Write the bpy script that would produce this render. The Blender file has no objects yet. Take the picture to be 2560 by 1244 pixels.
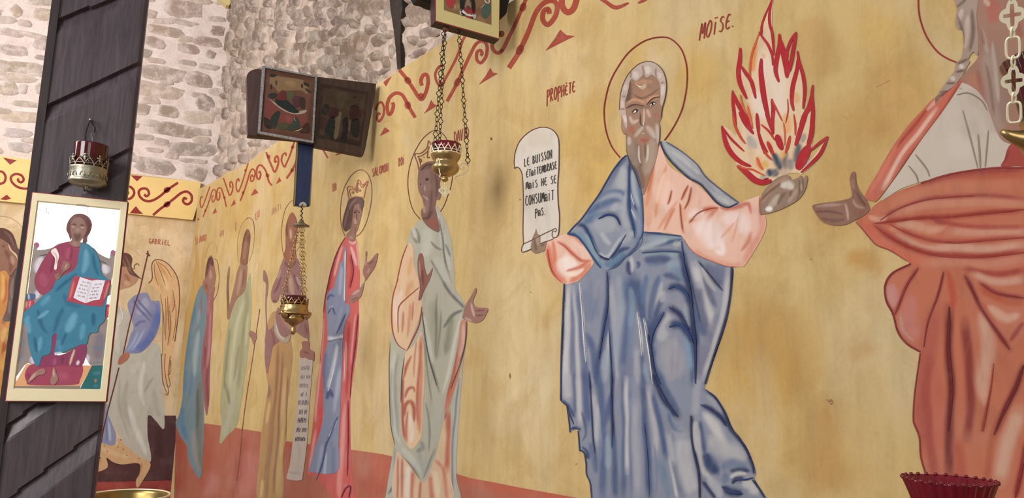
import bpy, bmesh, math, random
import numpy as np
from mathutils import Vector, Matrix, noise
from mathutils.geometry import delaunay_2d_cdt
from math import sin, cos, pi, radians

scene = bpy.context.scene
COL = scene.collection
random.seed(7)

# ------------------------------------------------------------------ camera
W, H, F = 2560.0, 1244.0, 1900.0
PITCH, ROLL = radians(9.1), radians(1.5)
CAM = Vector((0.0, 0.0, 1.55))
_f = Vector((0, cos(PITCH), sin(PITCH)))
_r0 = Vector((1, 0, 0)); _u0 = Vector((0, -sin(PITCH), cos(PITCH)))
_r = _r0 * cos(ROLL) + _u0 * sin(ROLL)
_u = -_r0 * sin(ROLL) + _u0 * cos(ROLL)
camd = bpy.data.cameras.new('camera'); cam = bpy.data.objects.new('camera', camd); COL.objects.link(cam)
camd.sensor_width = 36.0; camd.lens = 36.0 * F / W; camd.clip_start = 0.02; camd.clip_end = 100
cam.matrix_world = Matrix((( _r.x, _u.x, -_f.x, CAM.x), (_r.y, _u.y, -_f.y, CAM.y), (_r.z, _u.z, -_f.z, CAM.z), (0, 0, 0, 1)))
scene.camera = cam

# ------------------------------------------------------------------ world, lights, exposure
vs = scene.view_settings
vs.view_transform = 'Standard'; vs.look = 'None'; vs.gamma = 1.0; vs.use_curve_mapping = False
vs.exposure = 0.08
world = bpy.data.worlds.new('world'); scene.world = world; world.use_nodes = True
world.node_tree.nodes['Background'].inputs[0].default_value = (1.0, 0.98, 0.95, 1)
world.node_tree.nodes['Background'].inputs[1].default_value = 0.36

def area_light(name, loc, target, sx, sy, power, color):
    l = bpy.data.lights.new(name, 'AREA'); l.shape = 'RECTANGLE'; l.size = sx; l.size_y = sy
    l.energy = power; l.color = color
    o = bpy.data.objects.new(name, l); COL.objects.link(o); o.location = loc
    o.rotation_euler = (Vector(target) - Vector(loc)).to_track_quat('-Z', 'Y').to_euler()
    return o
area_light('window_daylight', (-3.1, -0.6, 3.2), (-1.5, 4.8, 2.4), 1.7, 2.0, 150, (1.0, 0.97, 0.96))
area_light('door_daylight', (0.45, -3.4, 2.55), (-1.2, 3.0, 1.9), 1.9, 2.1, 42, (1.0, 0.96, 0.90))

area_light('end_wall_fill', (-3.6, 2.3, 3.5), (-1.9, 5.4, 2.7), 1.0, 1.6, 62, (1.0, 0.97, 0.98))  # unseen fill lamp added to brighten the end wall

scene.cycles.max_bounces = 7; scene.cycles.diffuse_bounces = 3; scene.cycles.glossy_bounces = 3; scene.cycles.transmission_bounces = 6

# ------------------------------------------------------------------ walls as planes
HR, HL = radians(-38.5), radians(65.5)
dR = Vector((sin(HR), cos(HR), 0)); nR = Vector((-cos(HR), sin(HR), 0))      # along the side wall (away), normal into the room
dL = Vector((sin(HL), cos(HL), 0)); nL = Vector((cos(HL), -sin(HL), 0))      # along the end wall (to the right), normal into the room
DR = 1.6
OR_ = Vector((CAM.x, CAM.y, 0)) - nR * DR                                      # foot of the perpendicular on the side wall
def ray(x, y):
    return (_f * F + _r * (x - W / 2) - _u * (y - H / 2)).normalized()
def hit(x, y, o, n):
    d = ray(x, y); t = (o - CAM).dot(n) / d.dot(n)
    return CAM + d * t
OL = hit(468, 700, OR_, nR); OL = Vector((OL.x, OL.y, 0))                      # the corner of the two walls
class Plane:
    """A vertical plane: u runs along it, v is height, w stands out from it."""
    def __init__(s, o, d, n):
        s.o, s.d, s.n = o, d, n
        s.M = Matrix(((d.x, 0, n.x, o.x), (d.y, 0, n.y, o.y), (0, 1, 0, o.z), (0, 0, 0, 1)))
    def uv(s, x, y):
        p = hit(x, y, s.o, s.n) - s.o
        return p.dot(s.d), p.z
    def uvs(s, pts):
        P = np.asarray(pts, float)
        D = np.outer(np.ones(len(P)) * F, _f) + np.outer(P[:, 0] - W / 2, _r) - np.outer(P[:, 1] - H / 2, _u)
        n = np.array(s.n); t = np.array(s.o - CAM).dot(n) / D.dot(n)
        X = np.array(CAM) + D * t[:, None] - np.array(s.o)
        return np.stack([X.dot(np.array(s.d)), X[:, 2]], 1)
    def shifted(s, w):
        return Plane(s.o + s.n * w, s.d, s.n)
PR_ = Plane(OR_, dR, nR)
PL_ = Plane(OL, dL, nL)

# ------------------------------------------------------------------ materials
def lin(c):
    if isinstance(c, str):
        c = [int(c[i:i + 2], 16) / 255 for i in (0, 2, 4)]
    return tuple((x / 12.92 if x <= 0.04045 else ((x + 0.055) / 1.055) ** 2.4) for x in c[:3])
def rgba(c): return (*lin(c), 1.0)
class NT:
    def __init__(s, name):
        s.m = bpy.data.materials.new(name); s.m.use_nodes = True
        s.t = s.m.node_tree; s.b = s.t.nodes['Principled BSDF']
        s.b.inputs['Roughness'].default_value = 0.8
        s.b.inputs['Specular IOR Level'].default_value = 0.25
    def n(s, typ, **kw):
        o = s.t.nodes.new(typ)
        for k, v in kw.items():
            if k in o.inputs: o.inputs[k].default_value = v
            else: setattr(o, k, v)
        return o
    def l(s, a, b): s.t.links.new(a, b)
    def coords(s, scale=(1, 1, 1), which='Object'):
        tc = s.n('ShaderNodeTexCoord'); mp = s.n('ShaderNodeMapping'); mp.inputs['Scale'].default_value = scale
        s.l(tc.outputs[which], mp.inputs[0]); return mp.outputs[0]
    def noise(s, vec, scale=5, detail=4, rough=0.55, dist=0):
        n = s.n('ShaderNodeTexNoise'); n.inputs['Scale'].default_value = scale; n.inputs['Detail'].default_value = detail
        n.inputs['Roughness'].default_value = rough; n.inputs['Distortion'].default_value = dist
        s.l(vec, n.inputs['Vector']); return n.outputs[0]
    def ramp(s, fac, stops):
        r = s.n('ShaderNodeValToRGB'); e = r.color_ramp.elements
        while len(e) < len(stops): e.new(0.5)
        for el, (p, c) in zip(e, stops):
            el.position = p; el.color = rgba(c) if isinstance(c, str) else (c, c, c, 1)
        s.l(fac, r.inputs[0]); return r.outputs[0]
    def mix(s, fac, a, b, mode='MIX'):
        m = s.n('ShaderNodeMix'); m.data_type = 'RGBA'; m.blend_type = mode
        for sock, v in ((m.inputs[0], fac), (m.inputs[6], a), (m.inputs[7], b)):
            if isinstance(v, (int, float)): sock.default_value = v
            elif isinstance(v, str): sock.default_value = rgba(v)
            elif isinstance(v, tuple): sock.default_value = v
            else: s.l(v, sock)
        return m.outputs[2]
    def bump(s, h, strength=0.3, dist=0.01):
        b = s.n('ShaderNodeBump'); b.inputs['Strength'].default_value = strength; b.inputs['Distance'].default_value = dist
        s.l(h, b.inputs['Height']); s.l(b.outputs[0], s.b.inputs['Normal'])
    def base(s, c):
        if isinstance(c, str): s.b.inputs['Base Color'].default_value = rgba(c)
        else: s.l(c, s.b.inputs['Base Color'])

def mat_plain(name, c, rough=0.6, metal=0.0, spec=0.3, var=0.0, vscale=30, bump=0.0):
    k = NT(name); k.b.inputs['Roughness'].default_value = rough; k.b.inputs['Metallic'].default_value = metal
    k.b.inputs['Specular IOR Level'].default_value = spec
    if var:
        v = k.coords(); nz = k.noise(v, vscale, 5, 0.6)
        k.base(k.mix(1.0, c, k.ramp(nz, [(0.25, 1 - var), (0.75, 1.0)]), 'MULTIPLY'))
        if bump: k.bump(nz, bump, 0.004)
    else: k.base(c)
    return k.m
def mat_paint(name, amount=0.16, scale=22, stretch=(1, 0.35, 1), bump=0.06):
    """Brushed wall paint: colour comes from the painted pigment attribute, broken up by brush streaks and blotches."""
    k = NT(name); k.b.inputs['Roughness'].default_value = 0.72; k.b.inputs['Specular IOR Level'].default_value = 0.22
    a = k.n('ShaderNodeAttribute'); a.attribute_name = 'pigment'
    n1 = k.noise(k.coords(stretch), scale, 6, 0.62, 0.4); n2 = k.noise(k.coords(), scale * 0.25, 4, 0.6, 0.2)
    c = k.mix(1.0, a.outputs['Color'], k.ramp(n1, [(0.28, 1 - amount), (0.5, 1.0), (0.75, 1.0)]), 'MULTIPLY')
    c = k.mix(k.ramp(n2, [(0.5, 0.0), (0.8, amount * 0.5)]), c, 'd8cfc4')
    k.base(c); k.bump(n1, bump, 0.003)
    return k.m
M_PAINT = mat_paint('mural_paint')
M_LINE = mat_paint('mural_line_paint', 0.12, 60, (1, 1, 1), 0.02)
M_ICON = mat_paint('icon_paint', 0.08, 60, (1, 0.6, 1), 0.02)

# ------------------------------------------------------------------ objects
def tag(o, label=None, cat=None, group=None, kind=None):
    if label: o['label'] = label
    if cat: o['category'] = cat
    if group: o['group'] = group
    if kind: o['kind'] = kind
    return o
def link(name, me, mat=None, parent=None, M=None):
    o = bpy.data.objects.new(name, me); COL.objects.link(o)
    if mat is not None and me is not None: me.materials.append(mat)
    if parent is not None: o.parent = parent
    if M is not None: o.matrix_world = M if parent is None else o.matrix_world
    return o
def empty(name, M=None):
    o = bpy.data.objects.new(name, None); COL.objects.link(o); o.empty_display_size = 0.1
    if M is not None: o.matrix_world = M
    return o
def smooth(me):
    me.polygons.foreach_set('use_smooth', [True] * len(me.polygons))
def from_bm(name, bm, mat=None, parent=None, M=None, sm=False):
    me = bpy.data.meshes.new(name); bm.normal_update(); bm.to_mesh(me); bm.free()
    if sm: smooth(me)
    return link(name, me, mat, parent, M)

# ------------------------------------------------------------------ brushwork
WOB = 0.9
SAT = [1.0]; DENS = [1.0]
class Z:
    """Reads lists of points measured on an enlarged piece of the photograph."""
    def __init__(s, ox, oy, k): s.ox, s.oy, s.k = ox, oy, k
    def __call__(s, t):
        if not isinstance(t, str): return np.asarray(t, float)
        v = np.array([[float(q) for q in p.split(',')] for p in t.split()])
        return v / s.k + (s.ox, s.oy)
ZS = dict(A=(0, 0, 2), B=(0, 622, 2), C=(500, 0, 2), D=(400, 622, 2), E=(900, 0, 2), Fa=(900, 622, 2), G=(1300, 0, 2), Ha=(1300, 622, 2), I=(1920, 0, 2), J=(1920, 622, 2),
    K1=(0, 300, 4), K2=(280, 300, 4), L=(0, 480, 4.4424), M=(0, 740, 4.4424), N=(0, 980, 4.713), O=(200, 580, 3.8867), Pa=(200, 900, 3.6167), Q=(600, 150, 4.975),
    R=(1040, 0, 4.977), S=(1040, 240, 4.445), T=(660, 500, 6.22), U=(660, 680, 6.22), V=(2360, 0, 3.11), X=(1500, 80, 3.3625), FA=(1780, 0, 3.8875), FB=(1780, 280, 3.8875),
    SC=(1280, 310, 2.9636), TU=(1560, 400, 3.8875), MA=(1400, 380, 3.888), RA=(1380, 640, 3.888), RB=(1380, 930, 3.962), RC=(1600, 640, 3.8875), RD=(1640, 930, 3.963),
    PA=(2020, 0, 2.489), PB=(2020, 400, 3.109), PC=(2180, 640, 2.0605), SA=(800, 420, 3.272), SB=(760, 760, 2.568), DA=(960, 320, 3.111), DB=(940, 700, 2.287),
    TA=(640, 500, 3.272), TB=(620, 860, 3.24), TC=(530, 520, 3.66), TD=(420, 560, 3.656), TE=(420, 860, 3.238), BD=(480, 330, 4.013), BE=(920, 0, 3.888))
ZS = {k: Z(*v) for k, v in ZS.items()}
def FULL(t):
    if not isinstance(t, str): return np.asarray(t, float)
    if ':' in t:
        k, t = t.split(':'); return ZS[k](t)
    return np.array([[float(q) for q in p.split(',')] for p in t.split()])
def spline(P, closed=False, step=5.0):
    P = np.asarray(P, float); n = len(P)
    if n < 3: 
        out = []
        for i in range(n - 1):
            m = max(1, int(np.hypot(*(P[i + 1] - P[i])) / step))
            out += [P[i] + (P[i + 1] - P[i]) * k / m for k in range(m)]
        return np.array(out + [P[-1]])
    out = []
    for i in range(n if closed else n - 1):
        p1, p2 = P[i], P[(i + 1) % n]
        p0 = P[(i - 1) % n] if (closed or i > 0) else p1 * 2 - p2
        p3 = P[(i + 2) % n] if (closed or i + 2 < n) else p2 * 2 - p1
        m = max(1, int(math.ceil(np.hypot(*(p2 - p1)) / step)))
        for k in range(m):
            t = k / m
            out.append(0.5 * ((2 * p1) + (-p0 + p2) * t + (2 * p0 - 5 * p1 + 4 * p2 - p3) * t * t + (-p0 + 3 * p1 - 3 * p2 + p3) * t ** 3))
    if not closed: out.append(P[-1])
    return np.array(out)
def inside(P, poly):
    x, y = P[:, 0], P[:, 1]; r = np.zeros(len(P), bool)
    X, Y = poly[:, 0], poly[:, 1]; j = len(poly) - 1
    for i in range(len(poly)):
        c = ((Y[i] > y) != (Y[j] > y))
        with np.errstate(divide='ignore', invalid='ignore'):
            r ^= c & (x < (X[j] - X[i]) * (y - Y[i]) / (Y[j] - Y[i] + 1e-12) + X[i])
        j = i
    return r
def seg_dist(P, L):
    best = np.full(len(P), 1e9); bt = np.zeros(len(P))
    ln = np.r_[0, np.cumsum(np.hypot(*np.diff(L, axis=0).T))]; tot = max(ln[-1], 1e-6)
    for i in range(len(L) - 1):
        a, b = L[i], L[i + 1]; ab = b - a; q = max(ab.dot(ab), 1e-9)
        t = np.clip(((P - a) @ ab) / q, 0, 1)
        d = np.hypot(*(P - a - t[:, None] * ab).T)
        m = d < best; best[m] = d[m]; bt[m] = (ln[i] + t[m] * math.sqrt(q)) / tot
    return best, bt
def paint_colors(P, base, strokes, zt):
    C = np.tile(np.array(lin(base)), (len(P), 1))
    x, y = P[:, 0], P[:, 1]
    P = P + WOB * np.stack([np.sin(x / 13.3 + 1.7 * np.sin(y / 41.0) + y / 57.0) + .5 * np.sin(y / 23.7 + x / 17.0), np.sin(y / 29.1 + 1.3 * np.sin(x / 38.0)) + .5 * np.sin(x / 21.7 - y / 43.0)], 1)
    brk = 1.0 - 0.14 * np.clip(np.sin(x / 3.9 + 2.1 * np.sin(y / 23.0)) * np.sin(y / 31.0 + x / 19.0), 0, 1)
    for s in strokes:
        col, wid, op, pts = s[:4]; mode = s[4] if len(s) > 4 else 'b'
        L = spline(zt(pts), False, 9.0)
        lo, hi = L.min(0) - wid * 1.1, L.max(0) + wid * 1.1
        m = np.nonzero(((P >= lo) & (P <= hi)).all(1))[0]
        if not len(m): continue
        d, t = seg_dist(P[m], L)
        if mode == 'b': tw = 0.3 + 0.7 * np.sqrt(np.clip(np.sin(pi * t), 0, 1))
        elif mode == 'e': tw = 1.0 - 0.75 * t
        elif mode == 's': tw = 0.25 + 0.75 * t
        else: tw = 1.0
        q = np.clip(1.2 - d / (wid * tw), 0, 1); a = min(1.0, op * 1.08) * q * q * (3 - 2 * q) * brk[m]
        fe = np.clip(np.minimum(t, 1 - t) / 0.10, 0, 1); a *= (0.4 + 0.6 * fe) if mode == 'n' else (0.55 + 0.45 * fe)
        C[m] += (np.array(lin(col)) - C[m]) * a[:, None]
    L = C @ np.array([.2126, .7152, .0722])
    return np.clip((L[:, None] + (C - L[:, None]) * SAT[0]) * DENS[0], 0, 1)
def mesh_pigment(name, V, faces, C, mat, parent):
    me = bpy.data.meshes.new(name)
    me.from_pydata([tuple(v) for v in V], [], [tuple(f) for f in faces]); me.update()
    at = me.attributes.new('pigment', 'FLOAT_COLOR', 'POINT')
    at.data.foreach_set('color', np.c_[C, np.ones(len(C))].astype(np.float32).ravel())
    return link(name, me, mat, parent)
LAYER = 0.0005
def fill(name, parent, plane, outline, base, strokes=(), layer=1, grid=5.0, sharp=False, mat=None, label=None, kind=None):
    """A painted field: exact outline, pigment laid on with soft brush strokes."""
    zt = FULL; P = zt(outline)
    O = spline(P, True, grid * 1.2) if not sharp else spline_sharp(P, grid * 1.2)
    lo, hi = O.min(0), O.max(0)
    gx = np.arange(lo[0] + grid / 2, hi[0], grid); gy = np.arange(lo[1] + grid / 2, hi[1], grid)
    G = np.stack(np.meshgrid(gx, gy), -1).reshape(-1, 2)
    G[:, 0] += ((np.round((G[:, 1] - lo[1]) / grid).astype(int) % 2) - 0.5) * grid * 0.5
    if len(G):
        G = G[inside(G, O)]
    if len(G):
        d = np.full(len(G), 1e9)
        for i in range(0, len(O)):
            d = np.minimum(d, np.hypot(*(G - O[i]).T))
        G = G[d > grid * 0.55]
    A = np.r_[O, G] if len(G) else O
    n = len(O)
    r = delaunay_2d_cdt([Vector(p) for p in A], [(i, (i + 1) % n) for i in range(n)], [], 1, 1e-4)
    A2 = np.array([tuple(v) for v in r[0]]); tris = r[2]
    C = paint_colors(A2, base, strokes, zt)
    UV = plane.uvs(A2); V = np.c_[UV, np.full(len(UV), layer * LAYER)]
    o = mesh_pigment(name, V, tris, C, mat or M_PAINT, parent)
    me = o.data
    if me.polygons and me.polygons[0].normal.z < 0: me.flip_normals()
    return tag(o, label, kind=kind)
def spline_sharp(P, step):
    out = []
    for i in range(len(P)):
        a, b = P[i], P[(i + 1) % len(P)]
        m = max(1, int(np.hypot(*(b - a)) / step))
        out += [a + (b - a) * k / m for k in range(m)]
    return np.array(out)
def ribbon(L, wid, mode='b'):
    n = len(L); T = np.gradient(L, axis=0); T /= np.maximum(np.hypot(*T.T), 1e-9)[:, None]
    N = np.stack([-T[:, 1], T[:, 0]], 1); t = np.linspace(0, 1, n)
    if mode == 'b': w = wid * (0.3 + 0.7 * np.sqrt(np.clip(np.sin(pi * t), 0, 1)))
    elif mode == 'e': w = wid * (1 - 0.85 * t)
    elif mode == 's': w = wid * (0.15 + 0.85 * t)
    else: w = np.full(n, wid)
    return L + N * w[:, None] / 2, L - N * w[:, None] / 2
def lines(name, parent, plane, strokes, layer=6, mat=None, label=None, kind=None, step=5.0):
    """Drawn brush lines (colour, width, points[, taper]) as one drawing."""
    zt = FULL; V, Fc, C = [], [], []
    for k, s in enumerate(strokes):
        col, wid, pts = s[:3]; mode = s[3] if len(s) > 3 else 'b'
        L = spline(zt(pts), False, step)
        a, b = ribbon(L, wid, mode); uvA, uvB = plane.uvs(a), plane.uvs(b); o = len(V); n = len(L)
        zz = layer * LAYER + k * 0.00001
        V += [(*p, zz) for p in uvA] + [(*p, zz) for p in uvB]
        Fc += [(o + i, o + i + 1, o + n + i + 1, o + n + i) for i in range(n - 1)]
        C += [lin(col)] * (2 * n)
    ob = mesh_pigment(name, V, Fc, np.array(C), mat or M_LINE, parent)
    return tag(ob, label, kind=kind)
# ================================================================== the setting
def mat_ground(name):
    """Ochre limewash on plaster: pigment attribute broken by vertical brush streaks, blotches and fine grain."""
    k = NT(name); k.b.inputs['Roughness'].default_value = 0.8; k.b.inputs['Specular IOR Level'].default_value = 0.18
    a = k.n('ShaderNodeAttribute'); a.attribute_name = 'pigment'
    st = k.noise(k.coords((1, 0.16, 1)), 26, 5, 0.6, 0.3); bl = k.noise(k.coords((1, 0.8, 1)), 6, 7, 0.62, 0.6); fi = k.noise(k.coords((1, 0.6, 1)), 130, 3, 0.6)
    c = k.mix(k.ramp(bl, [(0.46, 0.0), (0.60, 0.5)]), a.outputs['Color'], 'b3925c')
    bl2 = k.noise(k.coords((1, 0.7, 1)), 2.6, 5, 0.55, 0.8)
    c = k.mix(k.ramp(bl2, [(0.50, 0.0), (0.64, 0.45)]), c, 'cab795')
    c = k.mix(1.0, c, k.ramp(st, [(0.25, 0.86), (0.55, 1.0), (0.8, 1.04)]), 'MULTIPLY')
    c = k.mix(1.0, c, k.ramp(fi, [(0.25, 0.93), (0.6, 1.0)]), 'MULTIPLY')
    k.base(c); k.bump(bl, 0.10, 0.006)
    return k.m
M_GROUND = mat_ground('ochre_limewash')
def mat_mortar(name, c1, c2, sc=9):
    k = NT(name); k.b.inputs['Roughness'].default_value = 0.95; k.b.inputs['Specular IOR Level'].default_value = 0.1
    v = k.coords(); n1 = k.noise(v, sc, 8, 0.62, 0.5); n2 = k.noise(v, sc * 9, 5, 0.6)
    c = k.ramp(n1, [(0.30, c2), (0.62, c1)]); c = k.mix(1.0, c, k.ramp(n2, [(0.3, 0.86), (0.6, 1.0)]), 'MULTIPLY')
    k.base(c); k.bump(n2, 0.5, 0.006)
    return k.m
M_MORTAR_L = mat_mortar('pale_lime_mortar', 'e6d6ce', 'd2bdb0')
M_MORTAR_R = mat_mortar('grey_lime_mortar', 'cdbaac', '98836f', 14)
_stone_m = {}
def mat_stone(c, mort):
    key = (c, mort)
    if key in _stone_m: return _stone_m[key]
    k = NT('stone_' + c); k.b.inputs['Roughness'].default_value = 0.95; k.b.inputs['Specular IOR Level'].default_value = 0.1
    v = k.coords(); n1 = k.noise(v, 14, 7, 0.65, 0.4); n2 = k.noise(v, 90, 5, 0.65)
    a = k.n('ShaderNodeAttribute'); a.attribute_name = 'smear'
    col = k.mix(k.ramp(n1, [(0.46, 0.12), (0.64, 0.8)]), c, mort); nz = k.mix(1.0, a.outputs['Color'], k.ramp(n1, [(0.3, 0.55), (0.6, 1.25)]), 'MULTIPLY')
    col = k.mix(nz, col, mort)
    col = k.mix(1.0, col, k.ramp(n2, [(0.28, 0.78), (0.6, 1.0)]), 'MULTIPLY')
    k.base(col); k.bump(n2, 0.6, 0.006)
    _stone_m[key] = k.m; return k.m

# ---- floor
me = bpy.data.meshes.new('floor'); me.from_pydata([(-6, -4, 0), (4, -4, 0), (4, 8, 0), (-6, 8, 0)], [], [(0, 1, 2, 3)])
tag(link('floor', me, mat_plain('floor_stone', '8d8074', 0.7, 0, 0.3, 0.3, 4)), kind='structure')

def slab(name, plane, poly, w0, w1, mat):
    """Extrudes a (u, v) outline between two depths."""
    bm = bmesh.new(); a = [bm.verts.new((u, v, w1)) for u, v in poly]; b = [bm.verts.new((u, v, w0)) for u, v in poly]
    n = len(poly); bm.faces.new(a); bm.faces.new(b[::-1])
    for i in range(n): bm.faces.new((a[(i + 1) % n], a[i], b[i], b[(i + 1) % n]))
    bmesh.ops.recalc_face_normals(bm, faces=bm.faces)
    me = bpy.data.meshes.new(name); bm.to_mesh(me); bm.free()
    at = me.attributes.new('pigment', 'FLOAT_COLOR', 'POINT')
    at.data.foreach_set('color', list(rgba('c6aa74')) * len(me.vertices))
    return link(name, me, mat, None, plane.M)

# ---- side wall: painted plaster up to a ragged edge, rubble stone set back above it
top_px = [(497, 472), (526, 458), (555, 441), (566, 431), (581, 427), (600, 418), (620, 407), (639, 392), (650, 384), (659, 378), (667, 371), (675, 369), (688, 358), (702, 349), (737, 331), (800, 296), (880, 248), (943, 208), (962, 199), (979, 189), (1005, 170), (1050, 143), (1105, 108), (1180, 62), (1285, 0), (1400, -70)]
top_uv = [PR_.uv(*p) for p in top_px]
ucor = PR_.uv(470, 800)[0]
poly = [(-1.6, 0.0), (ucor + 0.03, 0.0), (ucor + 0.03, 2.815)] + top_uv + [(-1.6, 2.89)]
wall_r = tag(slab('wall_right', PR_, poly, -0.16, 0.0, M_GROUND), kind='structure')
PRS = PR_.shifted(-0.13)
PLS = PL_.shifted(-0.012)
poly = [(-2.6, 0.0), (0.02, 0.0), (0.02, 2.89), (-2.6, 2.90)]
wall_b = tag(slab('wall_back', PL_, poly, -0.16, 0.0, M_GROUND), kind='structure')

def rough_wall(name, plane, u0, u1, v0, v1, nu, nv, amp, sc, mat, holes=()):
    us = np.linspace(u0, u1, nu); vv = np.linspace(v0, v1, nv); V = []
    for v in vv:
        for u in us:
            p = Vector((u * sc, v * sc, 3.1))
            h = amp * (noise.fractal(p, 1.0, 2.1, 5) + 0.5 * noise.noise(p * 2.3))
            V.append((u, v, h))
    Fc = [(j * nu + i, j * nu + i + 1, (j + 1) * nu + i + 1, (j + 1) * nu + i) for j in range(nv - 1) for i in range(nu - 1)]
    m = bpy.data.meshes.new(name); m.from_pydata(V, [], Fc); smooth(m)
    return tag(link(name, m, mat, None, plane.M), kind='structure')
ust = PRS.uv(552, 250)[0]
stone_b = rough_wall('wall_back_upper', PLS, -2.6, 0.21, 2.84, 4.6, 150, 100, 0.006, 5.0, M_MORTAR_L)
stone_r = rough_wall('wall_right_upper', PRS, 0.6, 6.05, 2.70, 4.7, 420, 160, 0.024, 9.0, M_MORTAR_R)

def stone_mesh(name, plane, cx, cy, w, h, rot, seed, up, n=11):
    rnd = random.Random(seed); ca, sa = cos(radians(rot)), sin(radians(rot)); ring = []
    for i in range(n):
        a = 2 * pi * i / n; ex = 0.62
        x = math.copysign(abs(cos(a)) ** ex, cos(a)) * w / 2; y = math.copysign(abs(sin(a)) ** ex, sin(a)) * h / 2
        j = rnd.uniform(0.80, 1.12); x *= j; y *= rnd.uniform(0.82, 1.1)
        ring.append((cx + x * ca - y * sa, cy + x * sa + y * ca))
    uv = plane.uvs(ring); c = uv.mean(0); V = []; 
    for p in uv: V.append((*p, -0.015))
    for p in uv: V.append((*(c + (p - c) * 0.84), up * rnd.uniform(0.45, 0.9)))
    for p in uv: V.append((*(c + (p - c) * 0.55), up * rnd.uniform(0.9, 1.6)))
    V.append((*c, up * 1.4))
    Fc = []
    for i in range(n):
        j = (i + 1) % n
        Fc += [(i, j, n + j, n + i), (n + i, n + j, 2 * n + j, 2 * n + i), (2 * n + i, 2 * n + j, 3 * n)]
    m = bpy.data.meshes.new(name); m.from_pydata(V, [], Fc); smooth(m)
    at = m.attributes.new('smear', 'FLOAT_COLOR', 'POINT'); at.data.foreach_set('color', ([1.0] * 4) * n + ([.4, .4, .4, 1.0]) * n + ([0, 0, 0, 1.0]) * (n + 1))
    return m
STB = """462,22,100,38,6,a88f80 375,35,36,16,8,bba698 460,57,75,12,12,b3a095 542,77,36,22,8,8f7768 415,77,92,20,11,a8907c 517,104,76,19,7,9c8273
387,107,54,22,14,a08c7c 470,122,55,20,10,9d8375 525,135,28,15,16,a38d80 357,132,45,20,6,a29486 470,157,46,11,10,b0a092 520,167,54,12,8,baa99c
405,184,130,30,7,a49180 497,200,70,32,12,957e70 392,228,140,30,10,b59f88 512,258,48,30,22,8f7d6e 347,272,54,26,6,a89684 420,278,54,26,12,97836f 500,293,84,28,4,c0ad98
330,312,34,12,8,a8988c 440,325,126,27,8,968371 352,342,60,14,5,b0a195 477,372,124,28,3,97877c 387,415,92,34,9,998a80 492,432,56,30,18,998b78
40,27,30,24,35,b09a80 112,37,52,24,8,b8a48e 62,58,34,14,10,c0aca0 28,82,60,16,8,b8a59a 102,110,40,22,20,b5a399 32,125,72,22,7,a8958a 104,144,34,10,8,a3918c
52,170,104,24,5,a8957f 48,195,100,18,4,c0ad9a 20,222,52,26,4,b09e88 58,222,24,20,6,c0ada4 100,222,28,22,4,b8a590 72,260,76,14,5,b3a392 55,291,110,22,2,c3ad94 40,332,70,20,6,bfb0ac 50,368,66,20,6,b3a7a0
340,65,40,18,6,b5a396 580,30,22,14,0,9c877a 330,95,40,14,6,b3a193 330,232,30,22,4,b09c88 380,308,50,14,8,b3a396 560,330,18,26,10,a59588"""
STR = """705,36,30,36,8,8f7869 738,6,22,14,0,6f5a58 808,55,15,20,10,75605c 729,68,15,15,0,8a7468 753,82,13,46,12,8b7366 695,92,18,26,10,806a64 705,140,28,36,14,85705f
763,140,22,46,10,8c7564 736,142,22,34,8,a89885 784,92,36,30,-15,a79889 820,154,46,34,-20,a5988a 825,176,16,22,-10,7f7064 788,176,14,26,0,8a7267 845,77,50,15,-32,806c5c
585,60,13,30,5,8b7268 597,75,16,38,5,96806f 647,92,24,28,8,8c7669 659,116,14,20,5,8a7569 616,22,34,15,-35,7d6660 586,170,16,50,4,a08a7c 584,240,18,40,4,a08e80 572,95,10,34,4,8d7a6c
920,14,56,44,-20,8c7460 905,46,16,14,-20,8a7263 855,77,26,34,-10,90786a 866,40,26,22,-15,9b8577 948,50,24,30,-20,92796a 900,104,52,46,-28,94795f 869,130,28,40,-10,86705c 948,101,38,24,-30,86705f
939,140,30,20,-30,8a7460 922,162,12,24,0,85705c 1045,34,50,50,-20,947d6c 1074,80,46,18,-28,8d7870 1050,135,50,12,-28,94807a 960,181,46,9,-24,8b7d73 862,180,38,26,-15,a39a8b
546,425,18,28,4,8b7672 580,380,14,40,4,b0a095 556,355,12,36,4,8d8276 640,357,38,14,-20,a39388 612,300,14,40,4,a08e80 600,260,12,36,4,a5947f 592,330,16,26,0,97867a
630,150,18,34,6,a08b7c 625,60,16,28,4,96806f 660,40,16,34,6,8f7a6c 672,10,22,18,0,8a7468 772,30,20,26,0,9b8678 800,15,24,20,-15,8a7468 830,35,18,22,-20,9a8578 845,10,22,14,-25,86705f 885,60,18,20,-20,9a8577
975,30,14,40,-5,a5958a 962,70,14,24,-15,9a8878 985,130,12,36,-5,a2948a 1035,100,22,18,-20,a08d80 1085,30,18,34,-10,927d6e 1060,112,26,12,-28,a39488 800,110,14,20,0,927d6c 670,150,12,24,5,937e6f 560,140,10,40,4,96837a 565,200,12,40,4,9a887c"""
_rs = random.Random(5); _have = [tuple(map(float, t.split(',')[:2])) for t in STR.split()]; _tops = np.array(top_px, float)
for _ in range(900):
    x, y = _rs.uniform(562, 1095), _rs.uniform(-30, 450)
    if y > np.interp(x, _tops[:, 0], _tops[:, 1]) - 10 or (978 < x < 1022): continue
    k_ = 0.35 + 0.65 * (x - 560) / 500
    if min(math.hypot((x - a) / (0.6 + k_), y - b) for a, b in _have) < 19: continue
    _have.append((x, y)); w_ = _rs.uniform(14, 30) * (0.55 + 0.75 * k_); h_ = _rs.uniform(14, 34)
    STR += f" {x:.0f},{y:.0f},{w_:.0f},{h_:.0f},{_rs.uniform(-28, 0) * k_ + 6:.0f},{_rs.choice(['8f7a6c', '86705f', '9a8678', '7c675e', 'a39384', '927b66'])}"
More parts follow.
